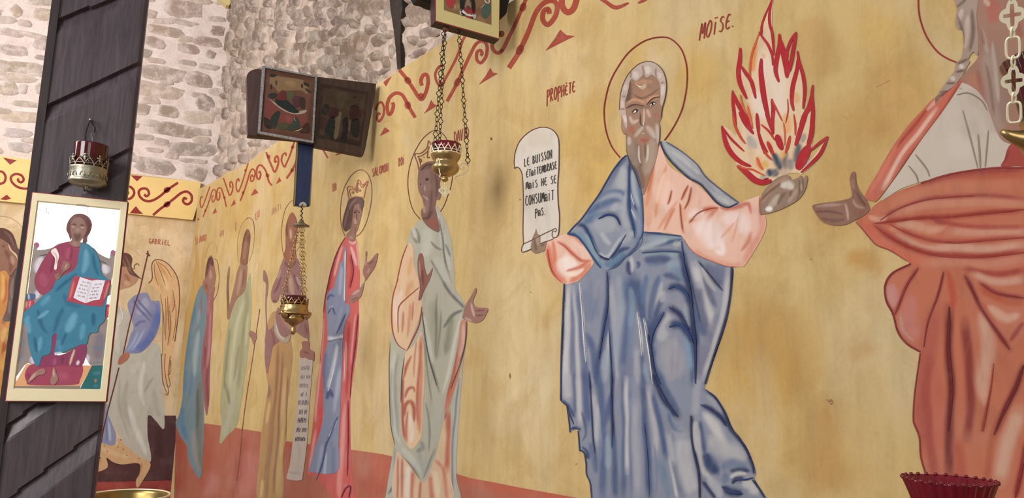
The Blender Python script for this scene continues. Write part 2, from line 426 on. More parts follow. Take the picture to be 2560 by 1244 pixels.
_have = [tuple(map(float, t.split(',')[:2])) for t in STB.split()]
for _ in range(1500):
    x, y = _rs.uniform(-420, 560), _rs.uniform(-30, 440)
    if y > 388 + x * .12 - 8 or len(_have) > 285: continue
    if min(math.hypot((x - a) / 2.6, y - b) for a, b in _have) < 20: continue
    _have.append((x, y)); STB += f" {x:.0f},{y:.0f},{_rs.uniform(34, 74):.0f},{_rs.uniform(11, 20):.0f},{_rs.uniform(3, 12):.0f},{_rs.choice(['b8a598', 'c2b0a2', 'ae9c8c', 'bda895'])}"
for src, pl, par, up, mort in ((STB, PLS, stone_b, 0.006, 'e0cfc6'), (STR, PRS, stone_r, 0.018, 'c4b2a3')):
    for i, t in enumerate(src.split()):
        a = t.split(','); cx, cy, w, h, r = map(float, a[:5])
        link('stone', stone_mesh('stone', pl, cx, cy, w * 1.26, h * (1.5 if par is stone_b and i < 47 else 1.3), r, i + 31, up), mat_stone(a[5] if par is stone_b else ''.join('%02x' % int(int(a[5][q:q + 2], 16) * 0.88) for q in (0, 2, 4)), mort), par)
# shadowed gap between the stones, its shade painted as a dark strip
def px_prism(name, plane, pts, w0, w1, mat, parent):
    uv = plane.uvs(pts); bm = bmesh.new()
    a = [bm.verts.new((*p, w1)) for p in uv]; b = [bm.verts.new((*p, w0)) for p in uv]; n = len(uv)
    bm.faces.new(a); bm.faces.new(b[::-1])
    for i in range(n): bm.faces.new((a[(i + 1) % n], a[i], b[i], b[(i + 1) % n]))
    bmesh.ops.recalc_face_normals(bm, faces=bm.faces)
    return from_bm(name, bm, mat, parent)
M_CLEFT = mat_plain('gap_shade_dark', '463c36', 0.9, 0, 0.1, 0.5, 20, 0.3)
o = px_prism('gap_shade_strip', PRS, [(981, -40), (983, 0), (987, 34), (994, 80), (1000, 135), (1003, 176), (1012, 176), (1011, 120), (1009, 96), (1012, 80), (1011, 53), (1016, 24), (1015, 0), (1016, -40)], -0.02, 0.022, M_CLEFT, stone_r)
tag(o, 'dark strip painted for the shadowed gap in the rubble wall')
o = px_prism('plaster_patch', PLS, [(538, -60), (541, 0), (552, 10), (564, 21), (571, 22), (578, 9), (590, 12), (600, 1), (605, -60)], -0.02, 0.06, mat_plain('yellow_plaster', 'd8c58a', 0.8, 0, 0.2, 0.15, 8), stone_b)
tag(o, 'yellow plaster edge at the top of the corner')
# painted band board along the end wall, standing proud of the mural below
TB = PL_.shifted(0.03)
bandM = bpy.data.meshes.new('trim_1')
M_BAND = mat_plain('band_yellow_paint', 'ecca84', 0.7, 0, 0.2, 0.10, 9)
o = slab('trim_1', PL_, [(-2.4, 2.595), (0.0, 2.592), (0.02, 2.70), (0.03, 2.885), (-0.5, 2.872), (-1.0, 2.903), (-2.4, 2.90)], 0.0, 0.03, M_BAND)
band = tag(o, kind='structure')
# ================================================================== mural on the side wall
g = fill('mural_ground', wall_r, PR_, [PRS_ for PRS_ in [(462, 1500), (440, 1040), (470, 700), (499, 475), (526, 460), (620, 409), (702, 351), (943, 210), (1005, 172), (1105, 110), (1285, 2), (1500, -140), (2900, -700), (2900, 1900)]],
    'c6aa74', [
    ('b9924f', 60, 0.80, '490,560 470,760 450,1000', 'n'), ('bf9c5e', 120, 0.72, '560,560 620,520 700,480'), ('c3a87c', 160, 0.87, '900,640 900,900 860,1080'),
    ('b99f72', 60, 0.80, '1235,330 1220,600 1215,900 1215,1180', 'n'), ('cdb68a', 90, 0.87, '1300,650 1300,900 1330,1150', 'n'), ('d2bd92', 110, 0.87, '1290,960 1350,1020'),  # tone step of light at the plaster bend, painted into the pigment
    ('cdb384', 120, 0.72, '1300,140 1420,180 1400,300'), ('c9a55e', 120, 0.72, '1500,240 1480,380 1440,520'), ('c39e58', 80, 0.58, '1580,150 1700,130 1760,250'), ('d3bd94', 40, 0.72, '1620,150 1650,140'),
    ('b68f52', 150, 0.80, '1880,760 1930,900 2000,1000'), ('c6a261', 120, 0.72, '1840,900 1900,1050 1980,1180'), ('b48a50', 110, 0.72, '2060,1000 2100,1100 2040,1220'), ('c9ac72', 80, 0.72, '2140,1180 2180,900'),
    ('bd965a', 130, 0.72, '2200,150 2250,250 2150,330'), ('c7a565', 110, 0.72, '2150,80 2250,60'), ('ba945a', 120, 0.65, '2100,260 2130,420 2060,600'), ('cbb282', 90, 0.72, '2160,690 2140,800 2200,900'),
    ('b8884a', 36, 0.72, '2120,640 2180,655 2200,690'), ('b98c50', 30, 0.65, '2110,880 2190,870'), ('b48a55', 26, 0.51, '2190,300 2210,310 2195,340'), ('b9935c', 80, 0.58, '2030,40 2040,200'), ('c9b07c', 60, 0.58, '1950,560 2020,640 1980,760'),
    ], 0.4, 17, True, M_GROUND)
fill('mural_dado', wall_r, PR_, '470,1052 440,1046 430,1500 430,1600 2600,2100 2500,1600 1700,1310 1590,1276 1440,1243 1300,1218 1230,1204 1175,1194 1150,1186 1060,1160 960,1135 870,1122 790,1112 700,1100 660,1080 560,1064', 'a5624f',
    [('94402f', 26, .6, '450,1060 450,1150 440,1230', 'n'), ('b47468', 50, .6, '600,1130 620,1180 600,1240'), ('b98078', 34, .5, '530,1180 520,1240'), ('9f4c3a', 24, .6, '510,1060 515,1130 505,1230'),
     ('a84f3c', 30, .6, '660,1090 760,1105 880,1125'), ('b8654f', 30, .5, '930,1140 960,1180 940,1240'), ('b45a44', 30, .6, '1150,1190 1280,1216 1430,1243'), ('a05044', 30, .5, '900,1200 960,1230'), ('8d3f36', 14, .5, '608,1090 600,1160 585,1240')],
    1, 10, True, label='brick red painted dado band along the foot of the mural')
# ------------------------------------------------------------------ bearded prophet in the blue mantle
SAT[0] = 0.80; DENS[0] = 0.86
DK, NV, MB, LB, WH = '2b3455', '37507c', '64799c', 'a9aab4', 'bfbabb'
mantle = fill('painted_prophet_in_blue_mantle', wall_r, PR_, '1412,705 1409,770 1405,880 1403,1000 1403.5,1003 1412,1008 1419,1014 1423,1028 1424,1050 1427,1079 1428,1078 1436,1074 1447,1075 1449,1098 1451,1127 1452,1126 1463,1133 1467,1158 1468,1184 1477,1206 1481,1240 1486,1275 1935,1275 1913,1240 1896,1212 1887,1195 1891,1184 1889,1172 1882,1152 1867,1117 1850,1095 1839,1081 1828,1060 1817,1036 1796,998 1780,982 1763,971 1768,950 1774,930 1795,871 1819,794 1830,717 1833,668 1800,655 1750,630 1716,602 1700,590 1660,583 1607,575 1580,600 1520,640 1480,650 1450,690',
    '898fa4', [
    # left hanging folds
    ('c9c5c4', 12, .9, 'RA:165,280 150,600 140,900 130,1240', 'n'), ('35405f', 5, .95, 'RA:124,285 110,700 95,1060 85,1240', 'n'), ('35405f', 5, .95, 'RB:90,0 88,280', 'n'),
    ('6e7796', 9, .85, 'RA:205,290 210,600 200,900 215,1240', 'n'), ('c3bfc0', 7, .8, 'RA:215,300 235,560 245,900 255,1240', 'n'), ('5f6d92', 12, .85, 'RA:260,320 285,620 310,900 330,1240', 'n'),
    ('d6d2cf', 4, .95, 'RA:275,260 295,500 315,780 335,1030'), ('7f88a2', 28, .8, 'RA:400,250 420,420 380,600'), ('9294a8', 18, .7, 'RA:420,220 450,300 400,420'), ('76809f', 24, .7, 'RA:340,340 360,560 390,640'),
    ('aab0ba', 9, .8, 'RA:360,880 390,1050 410,1240'), ('4f6491', 14, .85, 'RA:345,740 400,900 420,1100 430,1240'), ('3a4c7c', 10, .9, 'RA:540,150 548,300 545,480 500,740 460,1000 450,1240', 'n'),
    ('3d5788', 16, .75, 'RA:545,500 545,620 500,780'), ('a7a9b3', 11, .85, 'RA:575,250 590,420 600,600 610,900 620,1240', 'n'), ('9ba3b3', 22, .8, 'RA:650,200 680,420 660,700 640,1000'), ('46608f', 9, .85, 'RA:560,700 575,950 590,1240', 'n'),
    ('c4c3c6', 5, .8, 'RA:550,720 545,900 530,1100'), ('9aa5b5', 14, .8, 'RA:530,900 520,1080 500,1240'), ('46618f', 18, .8, 'RA:760,180 740,320 760,500 730,800 700,1100', 'n'), ('7d8ba6', 14, .7, 'RA:790,560 780,760 770,1000 780,1240', 'n'),
    ('33507f', 18, .8, 'RA:800,200 850,420 900,600 940,780', 'n'), ('d0cfd0', 4, .95, 'RA:835,540 860,740 880,960'), ('d0cfd0', 4.5, .95, 'RA:895,600 930,820 960,1020 980,1240'), ('2f3f6a', 9, .9, 'RA:940,700 970,900 990,1080 1030,1240', 'n'),
    ('54709a', 12, .8, 'RA:920,180 890,380 900,480'), ('a4a3ad', 12, .8, 'RA:1000,280 960,480 930,620'), ('4d6590', 12, .85, 'RA:1050,180 1000,330 960,520 940,640'), ('b3b1b6', 8, .7, 'RA:1075,250 1040,400 1000,560'),
    ('3f5480', 11, .9, 'RA:1100,360 1040,480 990,640 960,800'), ('7f9ab3', 12, .7, 'RA:760,300 780,480 770,700'), ('7d7c99', 12, .7, 'RA:750,950 760,1200'), ('a9a8b2', 10, .8, 'RA:820,900 830,1100 850,1240', 'n'), ('55678f', 8, .8, 'RA:870,950 885,1100 890,1240', 'n'),
    ('8a9cb2', 8, .8, 'RA:900,1020 920,1240'),
    # lower left folds
    ('5d6c93', 6, .85, 'RB:210,0 225,200 235,420', 'n'), ('b9b6b9', 14, .85, 'RB:150,20 150,180 160,260', 'n'), ('3b4c7a', 6, .9, 'RB:95,270 150,320 200,390 225,440'), ('4a5a86', 7, .9, 'RB:200,555 240,550 290,570'), ('c3bfc0', 10, .85, 'RB:260,60 275,300 290,500', 'n'),
    ('4f6390', 14, .85, 'RB:330,0 345,250 360,500', 'n'), ('2f3c68', 5, .9, 'RB:375,0 395,300 410,600 430,800 440,950', 'n'), ('4a5c88', 5, .9, 'RB:300,380 335,600 300,680'), ('3c4c79', 6, .9, 'RB:300,740 350,790 370,860'), ('b4b5bd', 12, .85, 'RB:415,200 440,450 460,700', 'n'),
    ('d2cfcf', 4, .9, 'RB:450,320 480,500 495,640 490,900'), ('5f6f94', 12, .8, 'RB:380,700 420,850 440,1000'), ('4a6390', 12, .85, 'RB:470,0 490,300 510,550 510,800 505,1240', 'n'), ('4d5f8f', 12, .85, 'RB:590,200 550,420 510,560'), ('2f3d6b', 7, .9, 'RB:595,0 595,250 605,500 600,750', 'n'),
    ('95a5b5', 14, .8, 'RB:560,620 570,800 560,950'), ('4a5f8a', 10, .85, 'RB:600,600 620,850 625,1100 630,1240', 'n'), ('54678f', 10, .85, 'RB:715,0 715,300 720,600 715,900 705,1240', 'n'), ('c6c3c4', 8, .85, 'RB:740,60 745,400 750,750 745,1000', 'n'), ('6f7ba0', 7, .85, 'RB:780,100 780,500 790,900 790,1240', 'n'),
    ('a8a8b4', 14, .8, 'RB:820,300 830,600 840,900 850,1200', 'n'), ('425680', 12, .85, 'RB:900,50 910,300 930,600 950,850 970,1240', 'n'), ('8a93a8', 8, .7, 'RB:870,300 870,640'), ('b5b2b8', 10, .8, 'RB:950,150 1000,400 1030,650 1020,820', 'n'), ('7a82a0', 6, .8, 'RB:1010,700 1040,1000 1020,1240'),
    ('43598a', 10, .85, 'RB:1000,200 1050,420 1100,640 1140,860', 'n'), ('6d86a2', 14, .85, 'RB:1080,900 1130,1080 1180,1240', 'n'), ('c3c0c2', 5, .9, 'RB:1170,850 1210,1050 1245,1240', 'n'), ('465a80', 12, .85, 'RB:1180,640 1220,900 1260,1050 1300,1200', 'n'), ('aeb0b8', 10, .8, 'RB:1150,600 1180,750 1200,900', 'n'),
    ('26315a', 13, .95, 'RB:1000,0 1050,130 1120,270 1200,380 1255,440', 'n'), ('445b84', 11, .8, 'RB:1060,0 1120,150 1200,300 1260,400', 'n'), ('6a85a3', 9, .7, 'RB:1140,360 1180,480 1260,560'), ('5a6b93', 6, .8, 'RB:1150,400 1200,540 1260,585 1310,580'),
    # waist
    ('4e6690', 9, .85, 'MA:815,775 950,790 1190,815', 'n'), ('8ea3b3', 12, .8, 'MA:830,850 1000,840 1180,850'), ('3d5480', 7, .85, 'MA:900,920 1050,880 1190,850'), ('a9b2b9', 10, .8, 'MA:780,950 900,900 1050,850'), ('b5b5ae', 9, .7, 'MA:1100,900 1180,890'),
    ('34466f', 7, .9, 'MA:800,980 1000,965 1180,970'), ('8fa3b3', 12, .8, 'MA:820,1000 1000,1000 1150,990'), ('34476f', 12, .85, 'MA:1190,960 1210,1100 1240,1240', 'n'), ('557599', 16, .8, 'MA:840,1080 950,1060 1050,1040'), ('8ba0b4', 18, .8, 'MA:1040,1110 1150,1090 1170,1150'),
    ('474f7c', 14, .8, 'MA:820,1050 920,1040 1080,1030'), ('b9bfc2', 8, .8, 'MA:690,1020 700,1100 690,1170'), ('2e416c', 8, .9, 'MA:665,1060 670,1150 690,1190'), ('3c557f', 6, .9, 'MA:740,1070 770,1090 750,1130'),
    # knee and thigh
    ('a4a3ad', 38, .9, 'RC:330,800 300,900 330,1050 300,1180'), ('b2b1b6', 22, .9, 'RC:270,560 240,700 200,820'), ('9c98a6', 20, .7, 'RC:300,1000 330,1120 280,1200'), ('24315a', 13, .95, 'RC:290,500 360,540 430,620 480,720', 'n'), ('2c416f', 15, .95, 'RC:290,690 350,660 420,680 480,760 520,840', 'n'),
    ('3a5280', 12, .9, 'RC:240,540 180,640 130,740 110,860', 'n'), ('2b426d', 13, .95, 'RC:280,320 340,290 400,310 460,370 490,460', 'n'), ('4a5a85', 12, .85, 'RC:230,180 320,190 400,230'), ('6f8ba8', 16, .75, 'RC:300,130 380,150 440,250'), ('98a4b0', 12, .7, 'RC:420,460 460,560 490,680'),
    ('27355e', 14, .95, 'RC:420,0 450,150 490,320 510,520 530,700 545,900 545,1240', 'n'), ('42608a', 12, .7, 'RC:500,880 525,1050 520,1240', 'n'), ('7d9cb8', 10, .8, 'RC:440,800 480,950 500,1100', 'n'), ('8e8ea0', 12, .7, 'RC:330,420 380,450 420,520'), ('c0bbc0', 10, .6, 'RC:230,340 210,450'), ('4a6088', 10, .8, 'RC:150,900 130,1000 170,1140 200,1240', 'n'),
    # hanging part on the right
    ('5a6185', 20, .8, 'RC:640,80 720,180 800,280'), ('6d7495', 26, .8, 'RC:720,120 800,150 820,220'), ('2f3556', 4, .9, 'RC:570,50 680,180 810,335', 'n'), ('c4c0bf', 14, .9, 'RC:530,80 580,250 640,450 700,640 715,730', 'n'), ('5a5f80', 12, .85, 'RC:620,180 680,360 740,500'), ('b6b3b6', 9, .8, 'RC:600,100 660,230 740,340'),
    ('5f6484', 18, .85, 'RC:560,300 600,560 640,720', 'n'), ('4c608a', 14, .85, 'RC:530,480 590,700 680,760 720,760'), ('7f7f98', 20, .8, 'RC:760,560 720,720 640,850'), ('7d7d97', 24, .85, 'RC:640,850 620,1000 590,1200', 'n'), ('bab6b8', 9, .95, 'RC:860,120 840,350 800,600 740,800 660,1050 620,1200', 'n'), ('2e3455', 7, .95, 'RC:898,110 890,330 850,580 790,780 720,980 640,1240', 'n'),
    # trailing hem on the right
    ('2b3153', 10, .95, 'RD:500,170 600,260 690,400 740,540 830,650 920,800 965,920 975,1000', 'n'), ('9a9cab', 10, .9, 'RD:500,230 580,300 650,410'), ('2d355c', 10, .9, 'RD:450,320 540,360 640,440 700,530'), ('c6c2c0', 18, .9, 'RD:470,400 560,500 640,650 700,800'), ('b3b2b5', 30, .9, 'RD:540,640 640,760 800,800 860,900'),
    ('4a5c83', 10, .9, 'RD:440,480 460,650 490,800'), ('2f4270', 20, .9, 'RD:490,800 530,900 610,1000'), ('bab7b6', 11, .9, 'RD:420,560 420,760 460,950 560,1060'), ('6f7f9c', 16, .8, 'RD:640,950 780,900 900,950'), ('37456b', 10, .9, 'RD:740,980 850,975 930,980'), ('c9c6c2', 8, .9, 'RD:740,1040 820,1010 900,1010'), ('2f3c66', 10, .95, 'RD:760,1100 800,1060 900,1060 970,1040'),
    ('2c3860', 15, .95, 'RD:660,1130 740,1180 860,1200'), ('6a7894', 12, .8, 'RD:690,1000 680,1100'), ('c1bebb', 24, .9, 'RD:860,1120 940,1100 1000,1200'), ('2f3558', 7, .95, 'RD:960,1060 1030,1150 1090,1240', 'n'), ('2b3356', 8, .95, 'RD:355,430 360,650 390,820 430,1000 440,1240', 'n'), ('b9b7ba', 14, .85, 'RD:390,480 395,640 420,800'), ('b7b6ba', 30, .9, 'RD:260,650 270,850 320,1050 380,1200', 'n'),
    ('a4a5b0', 12, .85, 'RD:420,60 400,250 390,420', 'n'), ('3a4166', 8, .9, 'RD:470,1080 530,1160 590,1240', 'n'), ('b0b0b8', 16, .85, 'RD:520,1040 600,1140 640,1240'),
    ], 2, 3.6, label='bearded prophet in a blue mantle and pink tunic holding a scroll and a burning bush')
SAT[0] = 1.0; DENS[0] = 1.0
fill('tunic', mantle, PR_, 'TU:175,230 195,380 200,500 198,600 192,690 300,698 400,706 500,722 560,737 590,770 640,850 720,920 860,980 1000,1028 1060,1037 1150,1034 1180,1020 1240,930 1330,780 1380,660 1386,590 1370,530 1338,536 1325,450 1332,350 1240,373 1140,410 1040,450 950,455 870,380 780,300 700,230 560,140 440,50 360,-130 300,-150 200,60', 'd9b09c', [
    ('cf9a80', 20, .7, 'TU:250,300 240,500 230,640'), ('c98663', 8, .8, 'TU:290,60 270,200 240,350 215,450'), ('b7694a', 5, .85, 'TU:300,20 270,180 230,330'), ('c9855c', 8, .75, 'TU:420,50 370,200 330,400 310,560'), ('e3c4ae', 8, .7, 'TU:400,120 350,260 320,420'), ('e2bfae', 26, .7, 'TU:430,200 420,380 480,480'),
    ('c07a58', 5, .8, 'TU:470,290 450,380 430,430'), ('cb8a68', 6, .75, 'TU:520,400 420,540 330,680'), ('bf7350', 5, .8, 'TU:500,460 440,570 385,690'), ('b96a4a', 5, .85, 'TU:630,240 590,320 560,390'), ('b96a4a', 5, .85, 'TU:660,260 630,400 590,480'), ('b4603f', 5, .85, 'TU:548,420 560,560 575,680 590,720'), ('d79e86', 9, .7, 'TU:580,460 590,600'),
    ('b86047', 10, .85, 'TU:640,610 720,520 820,475 920,462'), ('bd6d52', 8, .8, 'TU:920,465 850,530 810,600 795,660'), ('b4523c', 9, .8, 'TU:940,458 1040,470 1130,440 1220,410'), ('b25440', 7, .8, 'TU:1200,410 1230,460 1250,520'), ('e3cfc8', 42, .85, 'TU:700,640 840,700 900,860'), ('e0c9c1', 30, .8, 'TU:960,560 1150,600 1180,720'), ('e2cdc6', 16, .8, 'TU:640,560 700,520 780,500'),
    ('cd8f74', 4, .7, 'TU:1110,540 1080,700 1050,800'), ('cd9177', 5, .7, 'TU:1080,600 980,720 940,760'), ('e6d5cf', 10, .8, 'TU:960,800 960,900 900,880'), ('c0735a', 7, .8, 'TU:1250,690 1210,800 1140,890'), ('c98770', 12, .7, 'TU:1370,540 1320,700 1240,860 1170,1010', 'n'), ('cf9079', 10, .7, 'TU:660,860 760,930 900,985 1060,1025 1160,1020', 'n'),
    ('c47a62', 5, .8, 'TU:1330,360 1330,520 1320,640'), ('d9aea0', 14, .7, 'TU:1260,420 1290,600 1260,760'), ('c48270', 4, .8, 'TU:1180,440 1120,430'), ('d8ab9b', 10, .7, 'TU:760,280 860,400 920,450')], 3, 3.6, label='pink tunic with a wide sleeve')
fill('left_sleeve', mantle, PR_, 'SC:250,940 262,1000 285,1080 320,1140 380,1185 440,1180 490,1165 540,1120 590,1060 608,1020 590,960 560,900 510,855 470,825 420,812 360,825 310,850 265,870', 'd9b09b', [
    ('c8674a', 16, .8, 'SC:275,900 280,980 320,1090 400,1170'), ('b54f3a', 5, .9, 'SC:268,930 290,1060 330,1130'), ('c5704f', 7, .85, 'SC:305,860 320,960 330,1080'), ('e3d3c8', 34, .9, 'SC:400,980 420,1050 450,1000'), ('ddb9a8', 18, .8, 'SC:470,870 540,960 520,1000'), ('bb6046', 7, .85, 'SC:340,870 400,910 450,960 520,1010 600,1010'),
    ('c47352', 14, .8, 'SC:430,1165 520,1110 590,1030'), ('e6cfc0', 7, .8, 'SC:400,1100 470,1110 540,1070'), ('bd5f45', 6, .8, 'SC:400,1085 500,1060 570,1020'), ('c87c60', 9, .7, 'SC:420,820 480,840 540,900')], 4, 3, label='puffed pink sleeve')
SAT[0] = 0.80; DENS[0] = 0.86
fill('shoulder_cloak', mantle, PR_, '1652,353 1668,355 1690,368 1720,390 1745,412 1765,440 1800,470 1830,492 1849,507 1840,515 1820,518 1800,512 1785,500 1768,478 1750,460 1725,448 1705,430 1680,408 1665,388 1655,368', 'a8a9ae',
    [('333955', 7, .95, '1653,354 1658,372 1668,390 1684,410 1706,431 1726,447 1752,461 1770,480 1786,500 1801,512 1822,518', 'n'), ('4a4f68', 4, .9, '1668,355 1692,369 1722,391 1746,413 1766,441 1801,471 1848,506', 'n'), ('8b8d99', 10, .7, '1690,390 1740,430 1790,480'), ('bcbbba', 7, .8, '1680,378 1720,410 1750,436'), ('c0bfbb', 7, .8, '1795,490 1825,508')], 4, 3)
fill('shoulder_mantle', mantle, PR_, 'MA:660,30 600,75 520,180 450,300 380,420 300,530 215,650 150,715 78,795 160,830 220,890 290,990 345,1080 400,1125 470,1145 560,1115 640,1030 700,990 790,900 812,780 810,650 800,450 770,250 710,120 680,50', '8b93a6', [
    ('adafb2', 26, .9, 'MA:620,150 590,280 640,350'), ('4b5878', 9, .9, 'MA:650,40 590,110 510,220 440,330 380,430', 'n'), ('6d7894', 12, .8, 'MA:580,150 500,280 430,400'), ('7a85a0', 20, .7, 'MA:380,450 300,560 230,650'), ('5f7396', 8, .85, 'MA:340,480 470,395 590,380 630,430'), ('9fa8b4', 14, .7, 'MA:400,500 520,430 610,440'),
    ('4f6791', 12, .85, 'MA:260,610 400,520 540,470 620,540'), ('a9adb8', 14, .8, 'MA:500,560 570,520 610,560'), ('4a7398', 14, .8, 'MA:240,690 330,640 450,600'), ('233560', 10, .95, 'MA:380,650 470,610 550,630 595,710', 'n'), ('a3a6b2', 34, .85, 'MA:330,720 480,700 560,740'), ('8b8ca6', 30, .7, 'MA:400,850 460,900'), ('b7bbc0', 9, .7, 'MA:400,780 450,850 500,900'),
    ('a9adb6', 18, .8, 'MA:650,400 650,620 660,760'), ('2e4876', 9, .95, 'MA:682,90 680,300 685,560 720,740 735,830', 'n'), ('a5b0bb', 8, .85, 'MA:700,180 720,340 780,520'), ('3a5080', 5, .9, 'MA:690,370 740,540 775,650'), ('c9ced2', 2.5, .9, 'MA:690,390 730,510'), ('c9ced2', 2.5, .9, 'MA:700,550 740,660'), ('506a91', 9, .85, 'MA:725,130 775,260 802,450 812,650 808,790 750,900', 'n'), ('7f93ac', 9, .8, 'MA:740,560 770,700 780,820'),
    ('2b486f', 7, .95, 'MA:80,795 170,815 240,890 320,1010 400,1120', 'n'), ('6d93ab', 11, .8, 'MA:150,760 230,840 330,1000 420,1110'), ('23406b', 8, .95, 'MA:180,710 240,720 300,830 355,960 390,1005', 'n'), ('8fa7b5', 8, .7, 'MA:260,800 330,940 380,1050'),
    ('1f2d52', 6, .95, 'MA:385,1000 440,1030 490,1040'), ('37496f', 5, .95, 'MA:490,1030 560,945 650,800'), ('b5bbc1', 6, .8, 'MA:380,970 470,1010 600,830'), ('a9adb9', 16, .85, 'MA:600,890 680,800 720,810'), ('2d4a78', 8, .9, 'MA:500,1040 590,960 680,935'), ('4b7ba0', 14, .8, 'MA:430,1080 520,1080 640,990'), ('35537f', 8, .9, 'MA:480,1140 600,1070 690,990 790,880')], 5, 3)
SAT[0] = 1.0; DENS[0] = 1.0
fill('head', mantle, PR_, 'X:170,650 180,520 215,410 265,330 340,268 430,250 500,285 545,350 565,450 552,560 530,640 522,720 505,760 508,850 500,960 470,1090 430,1200 400,1300 370,1370 345,1320 300,1190 255,1100 235,1000 228,860 205,862 180,800 185,720', '93715c', [
    ('a27a5d', 30, .7, 'X:380,480 380,560 370,640'), ('5a4436', 10, .85, 'X:255,410 250,520 240,600'), ('7b5a47', 8, .8, 'X:230,640 300,620 390,640 480,590'), ('c2906c', 4, .85, 'X:230,605 290,570 380,595'), ('c2906c', 4, .85, 'X:390,590 440,555 500,540'), ('6f4c3b', 4, .85, 'X:290,530 350,560 430,530 500,480'),
    ('d2b8a2', 5, .8, 'X:330,455 360,470 390,440'), ('b7896a', 8, .7, 'X:300,430 370,420 440,420'), ('664838', 9, .8, 'X:270,680 320,665'), ('664838', 9, .8, 'X:420,620 460,600'), ('c3a898', 6, .85, 'X:250,710 280,760 330,740'), ('c09e8c', 6, .8, 'X:400,650 430,720'), ('c9ad9d', 3, .85, 'X:375,640 378,720 372,780'), ('75513f', 4, .8, 'X:345,680 350,760 370,790'),
    ('a4573f', 9, .75, 'X:260,790 290,850'), ('a05a4c', 8, .7, 'X:460,690 500,720'), ('a5442f', 6, .7, 'X:350,900 380,910 410,905'), ('7d6455', 22, .85, 'X:300,930 320,1080 360,1220'), ('a3917f', 20, .75, 'X:440,900 430,1050 390,1200'), ('8f7d6e', 18, .8, 'X:260,900 270,1020 310,1140'), ('5f4a3d', 4, .8, 'X:335,950 340,1060 355,1130'), ('cfc0b4', 3, .85, 'X:335,950 335,1060 350,1110'), ('5f4a3d', 3, .8, 'X:385,930 385,1060'), ('cfc0b4', 3, .8, 'X:405,940 405,1040 395,1100'),
    ('6d574a', 8, .7, 'X:360,1200 370,1320'), ('b4a294', 6, .8, 'X:300,880 350,820 375,790'), ('b5a497', 9, .85, 'X:395,790 430,830 465,890'), ('b7a79b', 8, .85, 'X:478,770 490,850 495,940'), ('b8a99e', 8, .8, 'X:250,880 250,950'), ('a08068', 10, .7, 'X:195,760 210,830')], 5, 2.4, label='bearded brown face with wide eyes')
fill('hair', mantle, PR_, 'X:170,650 180,520 215,410 265,330 340,268 430,250 500,285 545,350 565,450 552,560 530,620 512,600 515,520 510,440 490,400 470,380 440,360 400,385 375,360 345,385 310,415 275,395 255,420 245,480 230,540 215,600 235,760 225,810 205,760 190,710 172,690', 'b3a093', [
    ('cbbdb2', 9, .9, 'X:300,330 320,390'), ('cdbfb4', 11, .9, 'X:400,290 410,350'), ('c6b8ae', 7, .9, 'X:500,340 510,390'), ('c6b8b0', 8, .9, 'X:540,450 530,540'), ('c3b4aa', 7, .9, 'X:225,440 215,500'), ('c3b4aa', 7, .9, 'X:195,580 195,640'), ('cfc2b8', 6, .8, 'X:205,700 220,760'), ('8a7060', 3, .9, 'X:360,280 375,330 370,365'), ('8a7060', 3, .9, 'X:475,300 470,350 480,395'), ('8a7060', 3, .9, 'X:270,330 265,390'), ('8a7060', 3, .9, 'X:515,430 550,430'), ('8a7060', 3, .9, 'X:190,545 225,545'), ('8a7060', 3, .9, 'X:180,650 215,650')], 6, 2.2)
lines('face_drawing', mantle, PR_, [('e6dace', 5, 'X:290,680 318,662 340,676', 'b'), ('e6dace', 4, 'X:425,622 448,604 470,606', 'b'), ('1c100d', 6.5, 'X:310,664 326,660', 'n'), ('1c100d', 6, 'X:440,604 456,600', 'n'), ('3a241b', 2, 'X:275,675 310,650 345,680'), ('3a241b', 2, 'X:420,622 450,590 475,600'), ('e3d6cb', 2, 'X:298,690 320,690'), ('d8c8bc', 2, 'X:428,628 445,630'), ('55372a', 2.2, 'X:228,640 290,612 380,622'), ('55372a', 2.2, 'X:395,615 450,560 510,545'),
    ('d8cabd', 2, 'X:310,440 350,465 390,440'), ('e2d6cc', 2, 'X:372,765 372,790', 'n'), ('d9cbbf', 1.6, 'X:360,850 375,858 388,848'), ('6b4c3d', 2, 'X:345,690 345,770 372,795'), ('5b4233', 1.6, 'X:170,655 180,520 215,410 265,332 340,268 430,250 500,285 545,350 565,450 552,560 530,640 520,720', 'n'), ('5b4233', 1.6, 'X:228,860 232,1000 255,1100 300,1190 345,1320', 'n'), ('5b4233', 1.4, 'X:510,780 508,880 498,960', 'n')], 8)
lines('halo', mantle, PR_, [('7c2420', 3.2, '1551,394 1530,366 1516,327 1511,282 1515,246 1525,208 1543,172 1571,133 1604,107 1634,95.5 1666,93.5 1687,104 1705,125 1716,157 1719,190 1716,229 1707,270 1693,303 1675,333 1662,351', 'n')], 4, label='thin red ring halo around the bearded head')
